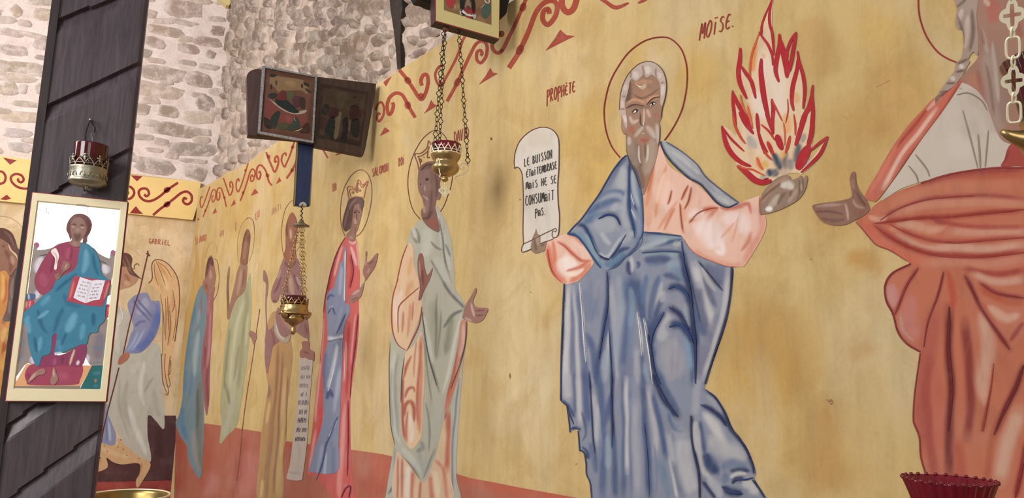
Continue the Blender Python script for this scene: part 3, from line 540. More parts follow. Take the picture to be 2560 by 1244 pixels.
# scroll
sc = fill('scroll', mantle, PR_, 'SC:22,330 20,270 30,200 60,130 110,75 170,38 240,24 300,42 335,80 350,130 352,220 350,330 342,450 345,580 355,680 350,800 335,838 312,845 300,855 230,880 80,948 78,910 88,885 85,780 88,600 85,450 78,370 60,330 40,318', 'cbc1b4', [('c2b5a2', 30, .6, 'SC:120,150 200,100 280,140'), ('d3cabf', 40, .6, 'SC:200,300 220,600')], 3, 4, label='pale open scroll with lines of lettering')
lines('scroll_outline', mantle, PR_, [('5d3c36', 2.2, 'SC:22,330 20,270 30,200 60,130 110,75 170,38 240,24 300,42 335,80 350,130 352,220 350,330 342,450 345,580 355,680 350,800 335,838', 'n'), ('5d3c36', 2.2, 'SC:20,330 40,318 60,330 78,370 85,450 88,600 85,780 88,885 78,910 80,948 150,925', 'n'), ('5d3c36', 2, 'SC:88,888 160,855 230,818 300,785 325,772 333,785 325,798 310,790 302,805 302,835 315,842 335,838', 'n'), ('5d3c36', 2, 'SC:215,885 300,855 312,845', 'n')], 5)
fill('scroll_hand', mantle, PR_, 'SC:145,930 148,870 158,835 175,800 182,775 192,810 212,830 215,880 240,870 262,868 258,900 245,935 210,950 175,958', '8d7462', [('6b5546', 6, .8, 'SC:170,850 180,940'), ('a89182', 6, .8, 'SC:190,830 195,900'), ('6f5848', 5, .8, 'SC:215,900 250,890')], 5, 2.4)
fill('bush_hand', mantle, PR_, 'FB:475,990 472,900 480,830 510,770 570,700 640,640 720,612 760,625 780,660 840,640 870,615 885,640 905,640 920,612 935,650 915,740 880,810 820,870 700,935 590,975', '8c7260', [
    ('a3806b', 9, .8, 'FB:500,880 560,780 680,670 740,630'), ('6b4c3a', 5, .85, 'FB:490,860 540,800 640,720 740,650'), ('cabfb2', 14, .85, 'FB:680,720 740,700 790,740'), ('b5a394', 10, .8, 'FB:560,940 620,860 660,800'), ('6d5343', 6, .8, 'FB:640,900 680,820 720,780'), ('e0dad2', 9, .95, 'FB:530,945 590,940'), ('a98e7d', 7, .8, 'FB:740,880 800,800 830,740'), ('6d5343', 4, .85, 'FB:770,760 760,820'), ('b29a8a', 5, .8, 'FB:870,700 880,760'), ('674e40', 3.5, .85, 'FB:830,870 860,780 850,650'), ('674e40', 3.5, .85, 'FB:875,800 895,740 885,640')], 6, 2.4, label='brown open hand holding up the burning bush')
# burning bush
fl = fill('burning_bush', mantle, PR_, 'FA:490,330 500,240 550,110 580,-60 600,-20 585,150 590,300 605,470 620,560 655,400 690,470 735,560 770,700 830,560 880,720 905,900 895,1060 930,1100 985,900 990,1300 950,1560 1130,1330 1020,1560 880,1690 840,1680 740,1690 640,1740 540,1770 420,1750 330,1690 250,1610 230,1560 160,1470 110,1340 100,1220 200,1280 240,1300 200,1000 215,920 300,1050 340,1000 265,830 260,680 280,560 300,670 375,760 380,560 440,380', 'd3b795', [
    ('d8c3b0', 40, .9, 'FA:480,500 600,760 660,1000 690,1150'), ('d9c6b6', 26, .9, 'FA:430,900 520,1150'), ('d8bfa6', 28, .8, 'FA:330,1150 420,1350 500,1500'), ('d0813f', 9, .8, 'FA:440,380 410,540 395,700'), ('d39a5e', 8, .7, 'FA:490,520 520,560'), ('cf8d55', 9, .7, 'FA:350,1000 380,1180'), ('d79a58', 14, .7, 'FA:720,1100 740,1300'), ('c99a63', 12, .7, 'FA:820,900 830,1000'), ('a9a29b', 14, .85, 'FB:350,230 390,300 430,350'), ('99958f', 12, .8, 'FB:470,640 530,640'),
    ('d9803c', 10, .8, 'FB:440,440 460,520 500,570'), ('c9a24d', 12, .8, 'FB:500,480 540,540'), ('3a4459', 13, .95, 'FB:600,400 640,480 680,560'), ('2c3a55', 13, .95, 'FB:545,560 580,620'), ('54565f', 14, .9, 'FB:860,310 830,420 810,500'), ('6b5f5f', 10, .85, 'FB:720,380 710,480 720,560'), ('85807d', 14, .85, 'FB:760,460 770,560'), ('5c5d63', 16, .85, 'FB:600,560 640,620'), ('8e8a88', 10, .85, 'FB:940,430 900,520'), ('8e8a80', 10, .8, 'FB:910,210 880,300'), ('b79f88', 20, .7, 'FB:680,600 760,580'),
    ('c9523a', 8, .7, 'FB:660,230 670,350'), ('c9583c', 8, .7, 'FB:540,280 580,360'), ('d8a05a', 10, .7, 'FB:690,380 690,450')], 3, 3, False, label='painted burning bush of red and orange flame tongues')
RD_ = 'a5222a'
lines('flame_tongues', mantle, PR_, [(RD_, 7, 'FA:595,-40 560,60 520,150 490,250 484,335', 's'), (RD_, 7, 'FA:595,-40 565,120 565,230 590,330 600,450 605,540'), (RD_, 7, 'FA:460,310 500,370 550,440 590,540 595,640'), ('c2552f', 6, 'FA:465,320 430,420 390,540 375,680 380,800 410,900'), (RD_, 12, 'FA:280,465 275,580 262,700 280,820 345,965'), (RD_, 10, 'FA:285,640 330,710 390,800 430,960'), (RD_, 9, 'FA:205,880 210,1000 225,1140 240,1260'), (RD_, 11, 'FA:205,900 260,1020 330,1130 400,1250'),
    (RD_, 14, 'FA:485,570 480,700 500,880 520,1000 560,1180'), (RD_, 12, 'FA:660,330 660,440 630,600 625,700 655,800'), (RD_, 15, 'FA:662,380 700,520 725,640 735,760'), (RD_, 8, 'FA:825,312 770,400 735,500 740,560'), (RD_, 10, 'FA:825,320 795,480 770,620 740,740'), (RD_, 9, 'FA:835,495 850,600 890,740 905,880 890,1060'), (RD_, 11, 'FA:840,560 830,680 790,840 780,980 800,1080'), (RD_, 10, 'FA:985,825 975,940 985,1100 985,1240'), (RD_, 12, 'FA:980,900 950,1040 900,1130 860,1230'),
    (RD_, 10, 'FA:585,960 600,1060 590,1170 575,1240'), ('b53c30', 5, 'FA:580,960 640,1080 690,1180'), (RD_, 10, 'FA:440,1100 450,1200 460,1300'),
    (RD_, 13, 'FB:102,135 140,300 200,410 290,490 385,530'), (RD_, 6, 'FB:102,140 180,250 260,330 320,385'), (RD_, 16, 'FB:250,520 340,590 420,660 500,685 585,665'), ('c4512f', 5, 'FB:250,520 330,550 400,560 460,590 520,620'), ('b8452f', 7, 'FB:205,0 230,130 280,240 330,310'), (RD_, 11, 'FB:270,0 330,110 410,215'), (RD_, 12, 'FB:440,20 445,140 480,280 530,400', 's'), ('b5332d', 6, 'FB:480,120 560,190 620,280'), (RD_, 9, 'FB:525,0 570,120 590,190'), (RD_, 10, 'FB:600,0 590,120 600,220'),
    (RD_, 16, 'FB:635,220 660,300 690,370'), ('b03028', 10, 'FB:545,290 580,370 600,420'), ('b83c2e', 9, 'FB:765,230 745,320 720,400'), ('c05a40', 4, 'FB:700,100 715,220 712,330'), ('b83c2e', 5, 'FB:800,20 815,130 815,230'), (RD_, 12, 'FB:930,0 870,160 830,290 815,330'), (RD_, 12, 'FB:980,0 975,180 945,320 930,420'), (RD_, 26, 'FB:950,330 900,420 860,510 835,560'), (RD_, 7, 'FB:1132,238 1040,310 960,380'), (RD_, 9, 'FB:1132,238 1060,400 960,510 870,590'), ('b8402f', 6, 'FB:500,360 540,420 590,470'), ('c2603c', 6, 'FB:440,440 470,520 500,560'), ('8e2128', 4, 'FB:560,640 500,660'), ('c4653f', 5, 'FA:280,920 300,1020 350,1120'), ('c4653f', 6, 'FA:350,1030 380,1160 400,1240'), ('a83530', 3, 'FA:740,960 745,1080 720,1200')], 5)
ND = '33405f'
lines('mantle_drawing', mantle, PR_, [(ND, 3.2, '1412,708 1409,770 1405,880 1403,1000', 'n'), (ND, 3.5, '1403,1000 1412,1008 1419,1014 1423,1028 1436,1060'), (ND, 3, '1419,1014 1424,1050 1427,1080', 'n'), (ND, 4, '1428,1072 1438,1068 1450,1073'), (ND, 3, '1447,1076 1449,1098 1451,1127', 'n'), (ND, 4, '1451,1122 1463,1132 1470,1145'), (ND, 3, '1463,1132 1467,1158 1468,1184 1477,1206 1481,1244', 'n'),
    (ND, 4, 'RA:540,150 548,300 545,480 500,740 460,1000'), (ND, 2.5, 'RA:560,700 575,950 590,1240'), ('d3d0cf', 2.2, 'RA:275,260 295,500 315,780 335,1030'), ('d3d0cf', 2, 'RA:835,540 860,740 880,960'), ('d3d0cf', 2.4, 'RA:895,600 930,820 960,1020 985,1240'), ('2b3458', 5, 'RA:940,760 970,920 1000,1100 1060,1244'), ('2b3458', 7, 'RB:1010,20 1050,130 1120,270 1200,380 1255,440'),
    ('2b3458', 6, 'RC:420,0 450,150 490,320 510,520 530,700 545,900 545,1240'), ('27305a', 6, 'RC:285,495 360,540 430,620 480,720'), ('2c3f6c', 7, 'RC:290,690 350,660 420,680 480,760 520,840'), ('2b426d', 6, 'RC:280,320 340,290 400,310 460,370 490,460'), ('33466f', 5, 'RC:240,540 180,640 130,740 110,860'), ('2d3252', 4, 'RC:898,110 890,330 850,580 790,780 720,980 640,1240', 'n'), ('2f3556', 2, 'RC:570,50 680,180 810,335'), ('4a5272', 2, 'RC:500,250 540,420 590,640'),
    ('2a3052', 5, 'RD:500,170 600,260 690,400 740,540 830,650 920,800 965,920 975,1000'), ('2d355c', 5, 'RD:450,320 540,360 640,440 700,530'), ('2b3356', 4, 'RD:355,430 360,650 390,820 430,1000 440,1240', 'n'), ('2f3558', 4, 'RD:960,1060 1030,1150 1090,1240'), ('2f3c66', 5, 'RD:760,1100 800,1060 900,1060 970,1040'), ('2c3860', 7, 'RD:660,1130 740,1180 860,1200'), ('3a4166', 4, 'RD:470,1080 530,1160 590,1240'), ('2f3c66', 2.5, 'RB:375,0 395,300 410,600 430,800'), ('2f3c66', 2.5, 'RB:595,0 595,250 605,500 600,750'), ('425680', 3, 'RB:920,500 950,850 970,1240'),
    ('2a3a64', 3.5, 'MA:655,32 600,78 520,185 450,303 380,423 300,533 215,652 150,717 80,797', 'n'), ('2a3f6a', 3.5, 'MA:80,795 170,815 240,890 320,1010 400,1122', 'n'), ('24406b', 3, 'MA:180,710 240,720 300,830 355,960 390,1005'), ('1d2a50', 3.5, 'MA:385,1000 440,1030 490,1040'), ('34466c', 3, 'MA:490,1030 560,945 650,800'), ('2b4472', 4, 'MA:682,90 680,300 685,560 720,740 735,830'), ('223460', 6, 'MA:380,650 470,610 550,630 595,710'), ('40588a', 2.5, 'MA:725,130 775,260 802,450 812,650 808,790 750,900'), ('34466f', 3, 'MA:815,775 950,790 1190,815'), ('34466f', 2.5, 'MA:800,980 1000,965 1180,970'), ('34466f', 4, 'MA:1190,860 1210,1100 1240,1240'),
    ('2e3450', 3, '1653,354 1658,372 1668,390 1684,410 1706,431 1726,447 1752,461 1770,480 1786,500 1801,512 1822,518 1846,508', 'n'), ('454a62', 2, '1668,355 1692,369 1722,391 1746,413 1766,441 1801,471 1848,506', 'n'),
    ('a8503a', 2.4, 'TU:640,610 720,520 820,475 920,462'), ('b0583f', 2, 'TU:548,420 560,560 575,680'), ('b0583f', 2, 'TU:630,240 590,320 560,390'), ('b0583f', 2, 'TU:660,260 630,400 590,480'), ('b5624a', 2, 'TU:590,770 640,850 720,920 860,980 1000,1028 1100,1036'), ('b5624a', 2, 'TU:1325,350 1325,450 1338,536'), ('b0583f', 2, 'TU:470,290 450,380 430,430'), ('b0503c', 2.4, 'SC:268,930 290,1060 330,1130 380,1180'), ('b0503c', 2, 'SC:340,870 400,910 450,960 520,1010')], 7)
# ------------------------------------------------------------------ lettering drawn stroke by stroke in a brush capital hand
GL = {'A': '0,0 .45,1 .9,0|.2,.38 .7,.38', 'a': '.1,.0 .05,.55 .45,.75 .75,.6 .8,0|.78,.4 .3,.35 .15,.1 .5,.05 .78,.2', 'B': '.1,0 .1,1|.1,1 .6,.85 .5,.6 .1,.52 .7,.4 .65,.1 .1,0', 'C': '.8,.85 .45,1 .12,.6 .15,.2 .45,0 .85,.12', 'D': '.1,0 .1,1 .7,.75 .8,.4 .5,.05 .1,0',
    'E': '.8,.9 .4,1 .12,.6 .15,.2 .45,0 .85,.1|.15,.5 .65,.55', 'H': '.1,0 .1,1|.8,0 .8,1|.1,.5 .8,.5', 'N': '.1,0 .12,1|.8,0 .8,1|.12,.7 .8,.25', 'I': '.4,0 .4,1', 'i': '.4,0 .4,.8|.4,.98 .4,1.06', 'L': '.15,1 .12,0 .75,.05', 'M': '.05,0 .2,.95 .5,.35 .8,.95 .95,0', 'm': '.05,0 .15,.9 .45,.9 .5,.2|.5,.9 .85,.95 .95,0', 'O': '.45,1 .1,.6 .15,.15 .5,0 .85,.4 .8,.85 .45,1',
    'P': '.15,-.25 .15,.95|.15,.9 .7,.95 .75,.55 .2,.42', 'R': '.12,0 .12,1|.12,.95 .65,.95 .6,.6 .15,.5 .8,0', 'S': '.75,.88 .4,1 .15,.75 .6,.5 .75,.2 .45,0 .1,.12', 'T': '.05,.95 .9,.98|.48,.95 .45,0', 'U': '.1,1 .12,.2 .45,0 .78,.25 .8,1', 'V': '.05,1 .45,0 .85,1', 'G': '.8,.85 .45,1 .12,.6 .15,.2 .5,0 .82,.2 .82,.45 .5,.45', 'Z': '.1,.95 .8,.95 .15,.05 .85,.05', '.': '.2,0 .25,.08', 'é': '.8,.75 .4,.85 .12,.5 .15,.15 .45,0 .85,.1|.15,.42 .6,.45|.5,.98 .65,1.1', 'è': '.8,.75 .4,.85 .12,.5 .15,.15 .45,0 .85,.1|.15,.42 .6,.45|.4,1.12 .5,.98', 'ï': '.4,0 .4,.78|.25,1.0 .25,1.08|.58,1.0 .58,1.08', ' ': ''}
def lettering(name, parent, plane, x0, y0, x1, y1, h0, h1, text, col, wid, layer=6, lean=0.0, label=None, cond=1.0, vert=(0.0, -1.0)):
    """Writes text along a base line from (x0, y0) to (x1, y1); letter height runs from h0 to h1."""
    n = len(text); S = []
    for i, ch in enumerate(text):
        for st in GL[ch].split('|'):
            if not st: continue
            q = np.array([[float(v) for v in p.split(',')] for p in st.split()])
            t = (i + q[:, 0] * 0.86 * cond) / n; hh = h0 + (h1 - h0) * t
            px = x0 + (x1 - x0) * t + (vert[0] + lean) * q[:, 1] * hh; py = y0 + (y1 - y0) * t + vert[1] * q[:, 1] * hh
            S.append((col, wid, np.stack([px, py], 1), 'n'))
    return lines(name, parent, plane, S, layer, label=label, step=3.0)
INK, RED = '35302e', '8e3526'
for a in ((1312, 416, 1383, 395, 19, 22, 'LE BUISSON'), (1317, 444, 1395, 421, 18, 19, 'éTaiTEmBRASE'), (1316, 474, 1394, 457, 19, 20, 'maiS NE SE'), (1315, 514, 1388, 499, 24, 25, 'CONSUMaiT'), (1339, 541, 1370, 536, 19, 19, 'PaS.')):
    lettering('scroll_lettering', mantle, PR_, *a, INK, 1.6, 7)
lettering('inscription', wall_r, PR_, 1367, 258, 1440, 228, 34, 26, 'PROPHèTE', RED, 2.6, 3, label='dark red inscription of the word prophet above the scroll', lean=0.02)
lettering('inscription', wall_r, PR_, 1748, 102, 1845, 62, 44, 34, 'MOïSE.', RED, 3.4, 3, label='dark red inscription to the right of the ring halo', lean=0.12)
# ------------------------------------------------------------------ prophet in red, half cut by the right edge of the view
redp = fill('painted_prophet_in_red_mantle', wall_r, PR_, 'PB:372,482 420,440 478,395 520,350 620,282 760,222 880,180 1050,122 1250,82 1500,56 1700,60 2000,70 2150,400 2150,2900 930,2800 934,2480 882,2320 863,2156 815,2026 825,1834 868,1506 852,1488 760,1428 700,1338 660,1202 607,1096 592,975 648,875 768,814 780,790 640,702 540,662 478,600 420,530', 'b56a50', [
    ('a9523c', 24, .8, 'PB:700,270 900,200 1200,130 1500,100 1700,100', 'n'), ('b87055', 18, .8, 'PB:560,400 800,270 1100,200 1400,190 1700,190', 'n'), ('8f3a38', 12, .8, 'PB:880,190 1050,130 1300,85 1700,65', 'n'), ('96453f', 8, .85, 'PB:560,470 700,380 900,310 1100,285 1300,275 1500,280 1680,300', 'n'), ('bf8068', 14, .8, 'PB:700,400 900,350 1200,330 1500,330 1700,350', 'n'),
    ('99392f', 10, .9, 'PB:520,490 700,470 900,445 1100,440 1400,410 1680,385', 'n'), ('8f3a38', 10, .8, 'PB:960,440 1000,470 1080,490'), ('c79078', 16, .85, 'PB:640,540 800,500 950,540 1060,530'), ('c28a74', 14, .8, 'PB:1100,560 1400,560 1700,550', 'n'), ('a04438', 8, .85, 'PB:1020,470 1200,510 1450,525 1690,515', 'n'), ('a54a3c', 9, .9, 'PB:640,500 760,560 950,620 1150,640 1400,620 1690,600', 'n'),
    ('c49580', 14, .85, 'PB:700,590 900,690 1150,680 1450,690 1690,660', 'n'), ('99382f', 12, .9, 'PB:520,510 640,600 800,680 1000,735 1250,750 1450,740 1690,715', 'n'), ('c0654f', 14, .8, 'PB:440,500 560,640 760,760 900,790', 'n'), ('b85e4a', 16, .7, 'PB:420,500 500,560 560,620'), ('bd7c66', 16, .8, 'PB:900,800 1100,790 1400,800 1690,770', 'n'), ('9a3f38', 10, .9, 'PB:1220,840 1350,870 1500,880 1690,855', 'n'), ('d29a84', 10, .7, 'PB:470,440 560,470 620,440'),
    ('b98078', 22, .85, 'PC:110,150 100,200 130,260'), ('b8746a', 26, .8, 'PC:210,200 190,320 240,420'), ('933f38', 8, .9, 'PC:240,60 180,150 140,250 120,300', 'n'), ('873a38', 5, .95, 'PC:200,40 110,85 70,150 75,230 110,300 135,390 180,450 250,490', 'n'), ('ac9088', 5, .7, 'PC:150,290 160,380 220,440'), ('8c3834', 6, .9, 'PC:370,80 340,200 290,340', 'n'), ('a45548', 30, .8, 'PC:330,260 290,480 260,720 280,1000', 'n'),
    ('9d4a3f', 16, .85, 'PC:300,520 280,720 300,940 330,1150', 'n'), ('6d2523', 16, .9, 'PC:400,260 395,480 410,700 395,900 400,1150', 'n'), ('b9694f', 14, .85, 'PC:440,120 455,400 460,640 450,900', 'n'), ('7f2f2c', 16, .85, 'PC:480,330 500,560 510,760 490,940', 'n'), ('b5604f', 20, .7, 'PC:330,560 350,800 340,1000'), ('a8503e', 20, .8, 'PC:440,950 460,1100 440,1200', 'n'), ('c2957f', 26, .85, 'PC:560,300 600,460 570,640 580,760'), ('7c2d2a', 9, .9, 'PC:480,100 560,260 640,380 710,480', 'n'), ('a9563f', 12, .7, 'PC:560,240 640,360'),
    ('9b4634', 9, .9, 'PC:630,550 610,700 570,900', 's'), ('6f2625', 13, .85, 'PC:783,560 740,680 680,800 630,920', 'n'), ('a4563f', 12, .8, 'PC:680,800 620,940 590,1150', 'n'), ('c29a84', 24, .85, 'PC:760,800 700,960 660,1150', 'n'), ('8a2c2a', 12, .9, 'PC:800,950 770,1100 740,1244', 'n'), ('8a3533', 10, .85, 'PC:560,140 640,190 783,215', 'n'), ('a94f35', 12, .8, 'PC:560,170 680,230 783,240', 'n'), ('c79a84', 16, .8, 'PC:600,260 690,320 760,300'), ('8f3d38', 9, .85, 'PC:783,340 740,400 710,440'), ('c49a88', 12, .7, 'PC:520,90 640,130 780,120', 'n'), ('b04c3a', 12, .8, 'PC:390,70 420,200 410,280')],
    2, 4.6, label='prophet in a rust red draped mantle cut off by the edge of the view')
lines('mantle_drawing', redp, PR_, [('8a332c', 4, 'PB:880,182 1050,124 1250,84 1500,58 1700,62', 'n'), ('8f3a32', 4, 'PB:560,470 700,380 900,312 1100,287 1300,277'), ('8f342b', 6, 'PB:520,492 700,470 900,446 1100,440'), ('8f342b', 5, 'PB:1100,440 1400,410 1690,383'), ('963c30', 5, 'PB:640,500 760,560 950,620 1150,640 1400,620 1690,600'), ('8f332b', 6, 'PB:520,510 640,600 800,680 1000,737 1250,752 1450,742 1690,716'), ('7c2c2a', 4, 'PC:200,40 110,85 70,150 75,230 110,300 135,390 180,450 250,492', 'n'), ('853430', 5, 'PC:240,60 180,150 140,250 120,300'), ('7f302d', 4, 'PC:370,80 340,200 290,340 268,470'),
    ('642120', 9, 'PC:400,260 395,480 410,700 395,900'), ('762926', 5, 'PC:480,100 560,260 640,380 710,480'), ('8e3a2c', 5, 'PC:630,550 610,700 570,900', 's'), ('6a2323', 8, 'PC:783,560 740,680 680,800 630,920'), ('802a28', 7, 'PC:800,950 770,1100 740,1244'), ('823030', 5, 'PC:560,140 640,190 783,215'), ('84322e', 4, 'PC:215,850 245,930 255,1040 290,1150 330,1244', 'n'), ('84322e', 3, 'PC:250,500 220,720 215,850', 'n'), ('8c3a32', 3, 'PB:372,482 420,530 478,600 540,662 640,702 780,790')], 4)
fill('undershirt', redp, PR_, '2402,200 2350,285 2300,356 2250,430 2203,500 2262,468 2360,440 2450,424 2560,418 2700,420 2700,300 2500,240 2440,215', 'bdb0a2', [('a89484', 30, .5, '2420,230 2470,270 2490,330'), ('c4b9ac', 40, .6, '2380,340 2420,390')], 3, 6)
fill('neck_drape', redp, PR_, 'PA:1205,1037 1225,990 1250,915 1300,890 1500,900 1500,1045 1300,1034', '9c443b', [('84302e', 8, .8, 'PA:1250,930 1225,1020')], 4, 5)
fill('head', redp, PR_, 'PA:1050,-60 1052,100 1045,250 1062,350 1000,430 948,500 1000,528 1060,570 1110,640 1132,700 1160,780 1200,862 1250,892 1330,895 1500,860 1600,600 1600,-60', '97705f', [
    ('a9715b', 26, .8, 'PA:1010,470 1060,520 1110,590'), ('8a5245', 12, .7, 'PA:1060,440 1090,560 1130,660'), ('9a8376', 30, .9, 'PA:1110,300 1140,500 1170,700 1210,840'), ('8b7264', 20, .8, 'PA:1170,250 1200,480 1220,760'), ('b09c8f', 8, .8, 'PA:1150,260 1170,450 1190,640'), ('7b5f53', 6, .8, 'PA:1110,400 1140,560 1160,720'), ('a55a4c', 26, .8, 'PA:1120,0 1160,80 1140,140'), ('c3a795', 8, .8, 'PA:1100,0 1130,40'), ('a9998c', 8, .8, 'PA:1080,180 1100,260 1120,330'), ('8e4e44', 16, .7, 'PA:1260,60 1300,160 1330,240'), ('7a5a4c', 6, .8, 'PA:1075,180 1095,280')], 4, 4)
fill('hair_locks', redp, PR_, 'PA:915,-40 930,60 920,130 932,180 962,192 972,260 965,320 958,360 925,395 915,440 880,490 820,570 795,620 800,650 830,610 900,550 960,478 985,430 1010,385 1000,370 1032,325 1058,345 1062,250 1052,100 1050,-40', '9f897b', [
    ('c0b0a4', 9, .85, 'PA:960,60 940,140'), ('b8a699', 9, .85, 'PA:1000,100 990,220 980,300'), ('6b564a', 7, .85, 'PA:1025,60 1030,200 1010,320'), ('6b564a', 5, .9, 'PA:920,50 950,30 1000,-20'), ('cabdb2', 8, .85, 'PA:950,400 965,430'), ('6b564a', 5, .9, 'PA:930,400 1000,370'), ('6b564a', 5, .9, 'PA:920,450 980,440'), ('c2b4a9', 8, .85, 'PA:890,480 915,500'), ('6b564a', 4, .9, 'PA:860,520 920,520'), ('6b564a', 4, .9, 'PA:820,580 870,570'), ('6b5145', 6, .8, 'PA:930,100 965,190 975,280')], 5, 3)
fill('strap', redp, PR_, 'PA:958,495 900,545 790,610 720,680 620,790 520,930 440,1070 358,1218 400,1250 440,1240 560,1080 700,880 820,720 900,605 965,500', 'b8634f', [('d3aa99', 7, .9, 'PA:800,680 700,810 560,1000 470,1170', 'n'), ('983a30', 7, .9, 'PA:950,520 850,690 700,890 540,1110', 'n'), ('993f34', 6, .85, 'PA:760,660 650,800 540,940'), ('c4705a', 8, .8, 'PA:560,900 470,1060 390,1200'), ('cf9f8e', 6, .8, 'PA:830,600 740,690')], 5, 3)
fill('hand', redp, PR_, 'PB:38,368 48,348 130,332 250,316 342,286 336,200 330,140 348,95 372,98 378,170 400,232 450,300 476,350 480,388 440,430 360,472 300,500 220,510 140,492 100,465 62,412', '866050', [('a98a7c', 5, .8, 'PB:60,360 160,350 270,345'), ('5f4138', 4, .85, 'PB:60,400 180,400 280,420'), ('6b4a3e', 6, .8, 'PB:110,450 200,470 290,460'), ('b59c8e', 4, .85, 'PB:292,330 310,400 318,465'), ('ab8a78', 5, .85, 'PB:350,300 380,350 440,370'), ('5f4036', 5, .8, 'PB:375,240 420,310 460,360'), ('9c7a68', 5, .8, 'PB:350,150 355,230'), ('8a4f40', 6, .6, 'PB:400,420 450,390')], 5, 3)
lines('halo', redp, PR_, [('8d2a26', 4, 'PA:688,-60 690,60 705,140 740,230 800,315 860,360 928,390', 'n')], 3, label='red halo arc beside long hair locks')
lines('reed_strokes', redp, PR_, [('8c8068', 4, 'PA:965,685 1015,870 1060,1050'), ('8c8068', 5, 'PA:1060,835 1070,950 1075,1050'), ('8c8068', 4, 'PA:1125,810 1105,1042'), ('857862', 4, 'PA:670,960 740,1050 760,1100'), ('857862', 4, 'PA:628,1030 675,1090 690,1140'), ('7d6b60', 3, 'PA:928,592 1000,580 1080,625 1120,690'), ('7d6b60', 2, 'PA:940,545 960,555')], 5)
# ------------------------------------------------------------------ crowned king in the grey mantle
RL = '9c4a3c'
SAT[0] = 0.84
king = fill('painted_king_in_grey_mantle', wall_r, PR_, '1090,514 1102,530 1114,551 1127,593 1135,657 1138,718 1150,738 1163,765 1168,800 1166,850 1158,910 1154,962 1146,1071 1141,1181 1140,1275 960,1275 965,1238 970,1203 984,1115 977,1050 974,919 977,853 980,809 981,748 990,718 1005,651 1018,605 1026,580 1036,564 1052,548 1070,562', 'a9a48e', [
    ('b9b5a4', 20, .8, 'DA:330,780 340,880 320,1000'), ('6c6a5a', 5, .85, 'DA:215,790 235,850 260,900'), ('6c6a5a', 5, .8, 'DA:250,780 270,840 275,900'), ('bab6a8', 8, .8, 'DA:225,780 250,860'), ('6c6a5c', 4, .85, 'DA:360,880 410,930 460,950'), ('b5b4a8', 9, .8, 'DA:410,660 450,800 480,960 520,1100'), ('55564f', 3, .9, 'DA:425,700 460,850 475,1020 530,1200', 'n'), ('6a6b62', 4, .8, 'DA:480,900 520,1000'),
    ('5f6058', 4, .85, 'DA:360,1020 430,1140 490,1230'), ('b2b0a0', 16, .7, 'DA:400,1000 450,1100 520,1200'), ('99967f', 24, .7, 'DB:320,120 340,260 350,440'), ('72715f', 4, .85, 'DB:350,80 345,250 340,440'), ('72715f', 3, .8, 'DB:375,170 360,330 345,460'), ('5d6062', 5, .9, 'DB:385,10 450,100 510,160', 'n'), ('5d6062', 6, .9, 'DB:500,170 440,200 385,275'), ('77775f', 14, .7, 'DB:430,200 420,320 400,420'), ('c0bdae', 6, .85, 'DB:490,200 460,330 420,500 380,650'),
    ('6f6f64', 4, .85, 'DB:265,180 295,380 340,560 360,640', 'n'), ('b9b6a5', 8, .8, 'DB:275,200 300,350 330,480'), ('6f6f64', 3, .8, 'DB:280,250 285,400 320,700'), ('a7a698', 12, .8, 'DB:330,640 350,780 300,960'), ('75756b', 4, .85, 'DB:285,700 310,850 305,980'), ('b5b4a8', 9, .85, 'DB:110,400 90,600 100,800 140,940'), ('8a897e', 6, .8, 'DB:130,420 110,600 130,900'), ('8e8d80', 5, .8, 'DB:95,500 85,650 95,850'), ('b4b3a8', 10, .85, 'DB:150,960 220,1040 270,1110'), ('6f6f68', 4, .85, 'DB:140,1000 200,1060 250,1140'), ('9b9b92', 10, .8, 'DB:240,960 260,1050 280,1130'),
    ('76766f', 4, .8, 'DB:340,960 300,1060 270,1130'), ('a9a9a3', 10, .9, 'DB:470,560 455,800 445,1000 450,1244', 'n'), ('6d6c70', 3, .85, 'DB:480,560 455,760 440,900 435,1244', 'n'), ('a8a8a0', 10, .9, 'DB:100,980 90,1120 75,1244', 'n'), ('63655f', 4, .85, 'DB:100,1170 70,1220'), ('8c8a82', 4, .8, 'DB:110,960 105,1100'), ('7b7b74', 8, .7, 'DB:230,980 270,960 260,920')],
    2, 3.2, label='crowned king in a pale grey green mantle with both hands raised')
fill('sleeve', king, PR_, '1024,606 1013,628 1002,660 990,718 981,748 979,809 986,844 1000,862 1018,876 1028,850 1045,805 1056,765 1052,740 1047,700 1036,660 1033,620', 'd2ab82', [('d6b9a0', 14, .8, 'DB:150,60 120,150 130,260'), ('cf9355', 8, .8, 'DB:200,10 180,80 215,0'), ('cf9355', 8, .7, 'DA:215,1000 190,1150'), ('c4805c', 5, .85, 'DB:200,130 190,230 180,330'), ('cda284', 8, .8, 'DB:240,80 220,200'), ('b4634a', 4, .85, 'DB:160,180 150,300'), ('b4634a', 3, .85, 'DB:215,120 205,230')], 3, 2.6)
fill('tunic', king, PR_, 'DB:180,402 165,440 150,520 146,700 148,860 175,930 205,965 240,930 262,880 272,700 280,500 265,300 240,330 215,375', 'd5b187', [('b4543c', 6, .85, 'DB:262,320 255,460 240,650 245,850', 'n'), ('c2765a', 6, .8, 'DB:268,460 255,700 250,880'), ('a8463a', 5, .9, 'DB:155,540 152,700 160,860 170,930', 'n'), ('b0523f', 5, .9, 'DB:205,430 175,490 160,560'), ('b86a4c', 3, .85, 'DB:235,340 220,460 215,560'), ('a8574a', 5, .9, 'DB:165,670 185,620 215,615 222,640'), ('a8503f', 7, .9, 'DB:165,780 170,710 200,690 220,730 218,810'), ('d9c6b0', 8, .85, 'DB:195,760 205,860 200,930'), ('b05a48', 4, .85, 'DB:185,740 175,850 178,930')], 3, 2.6)
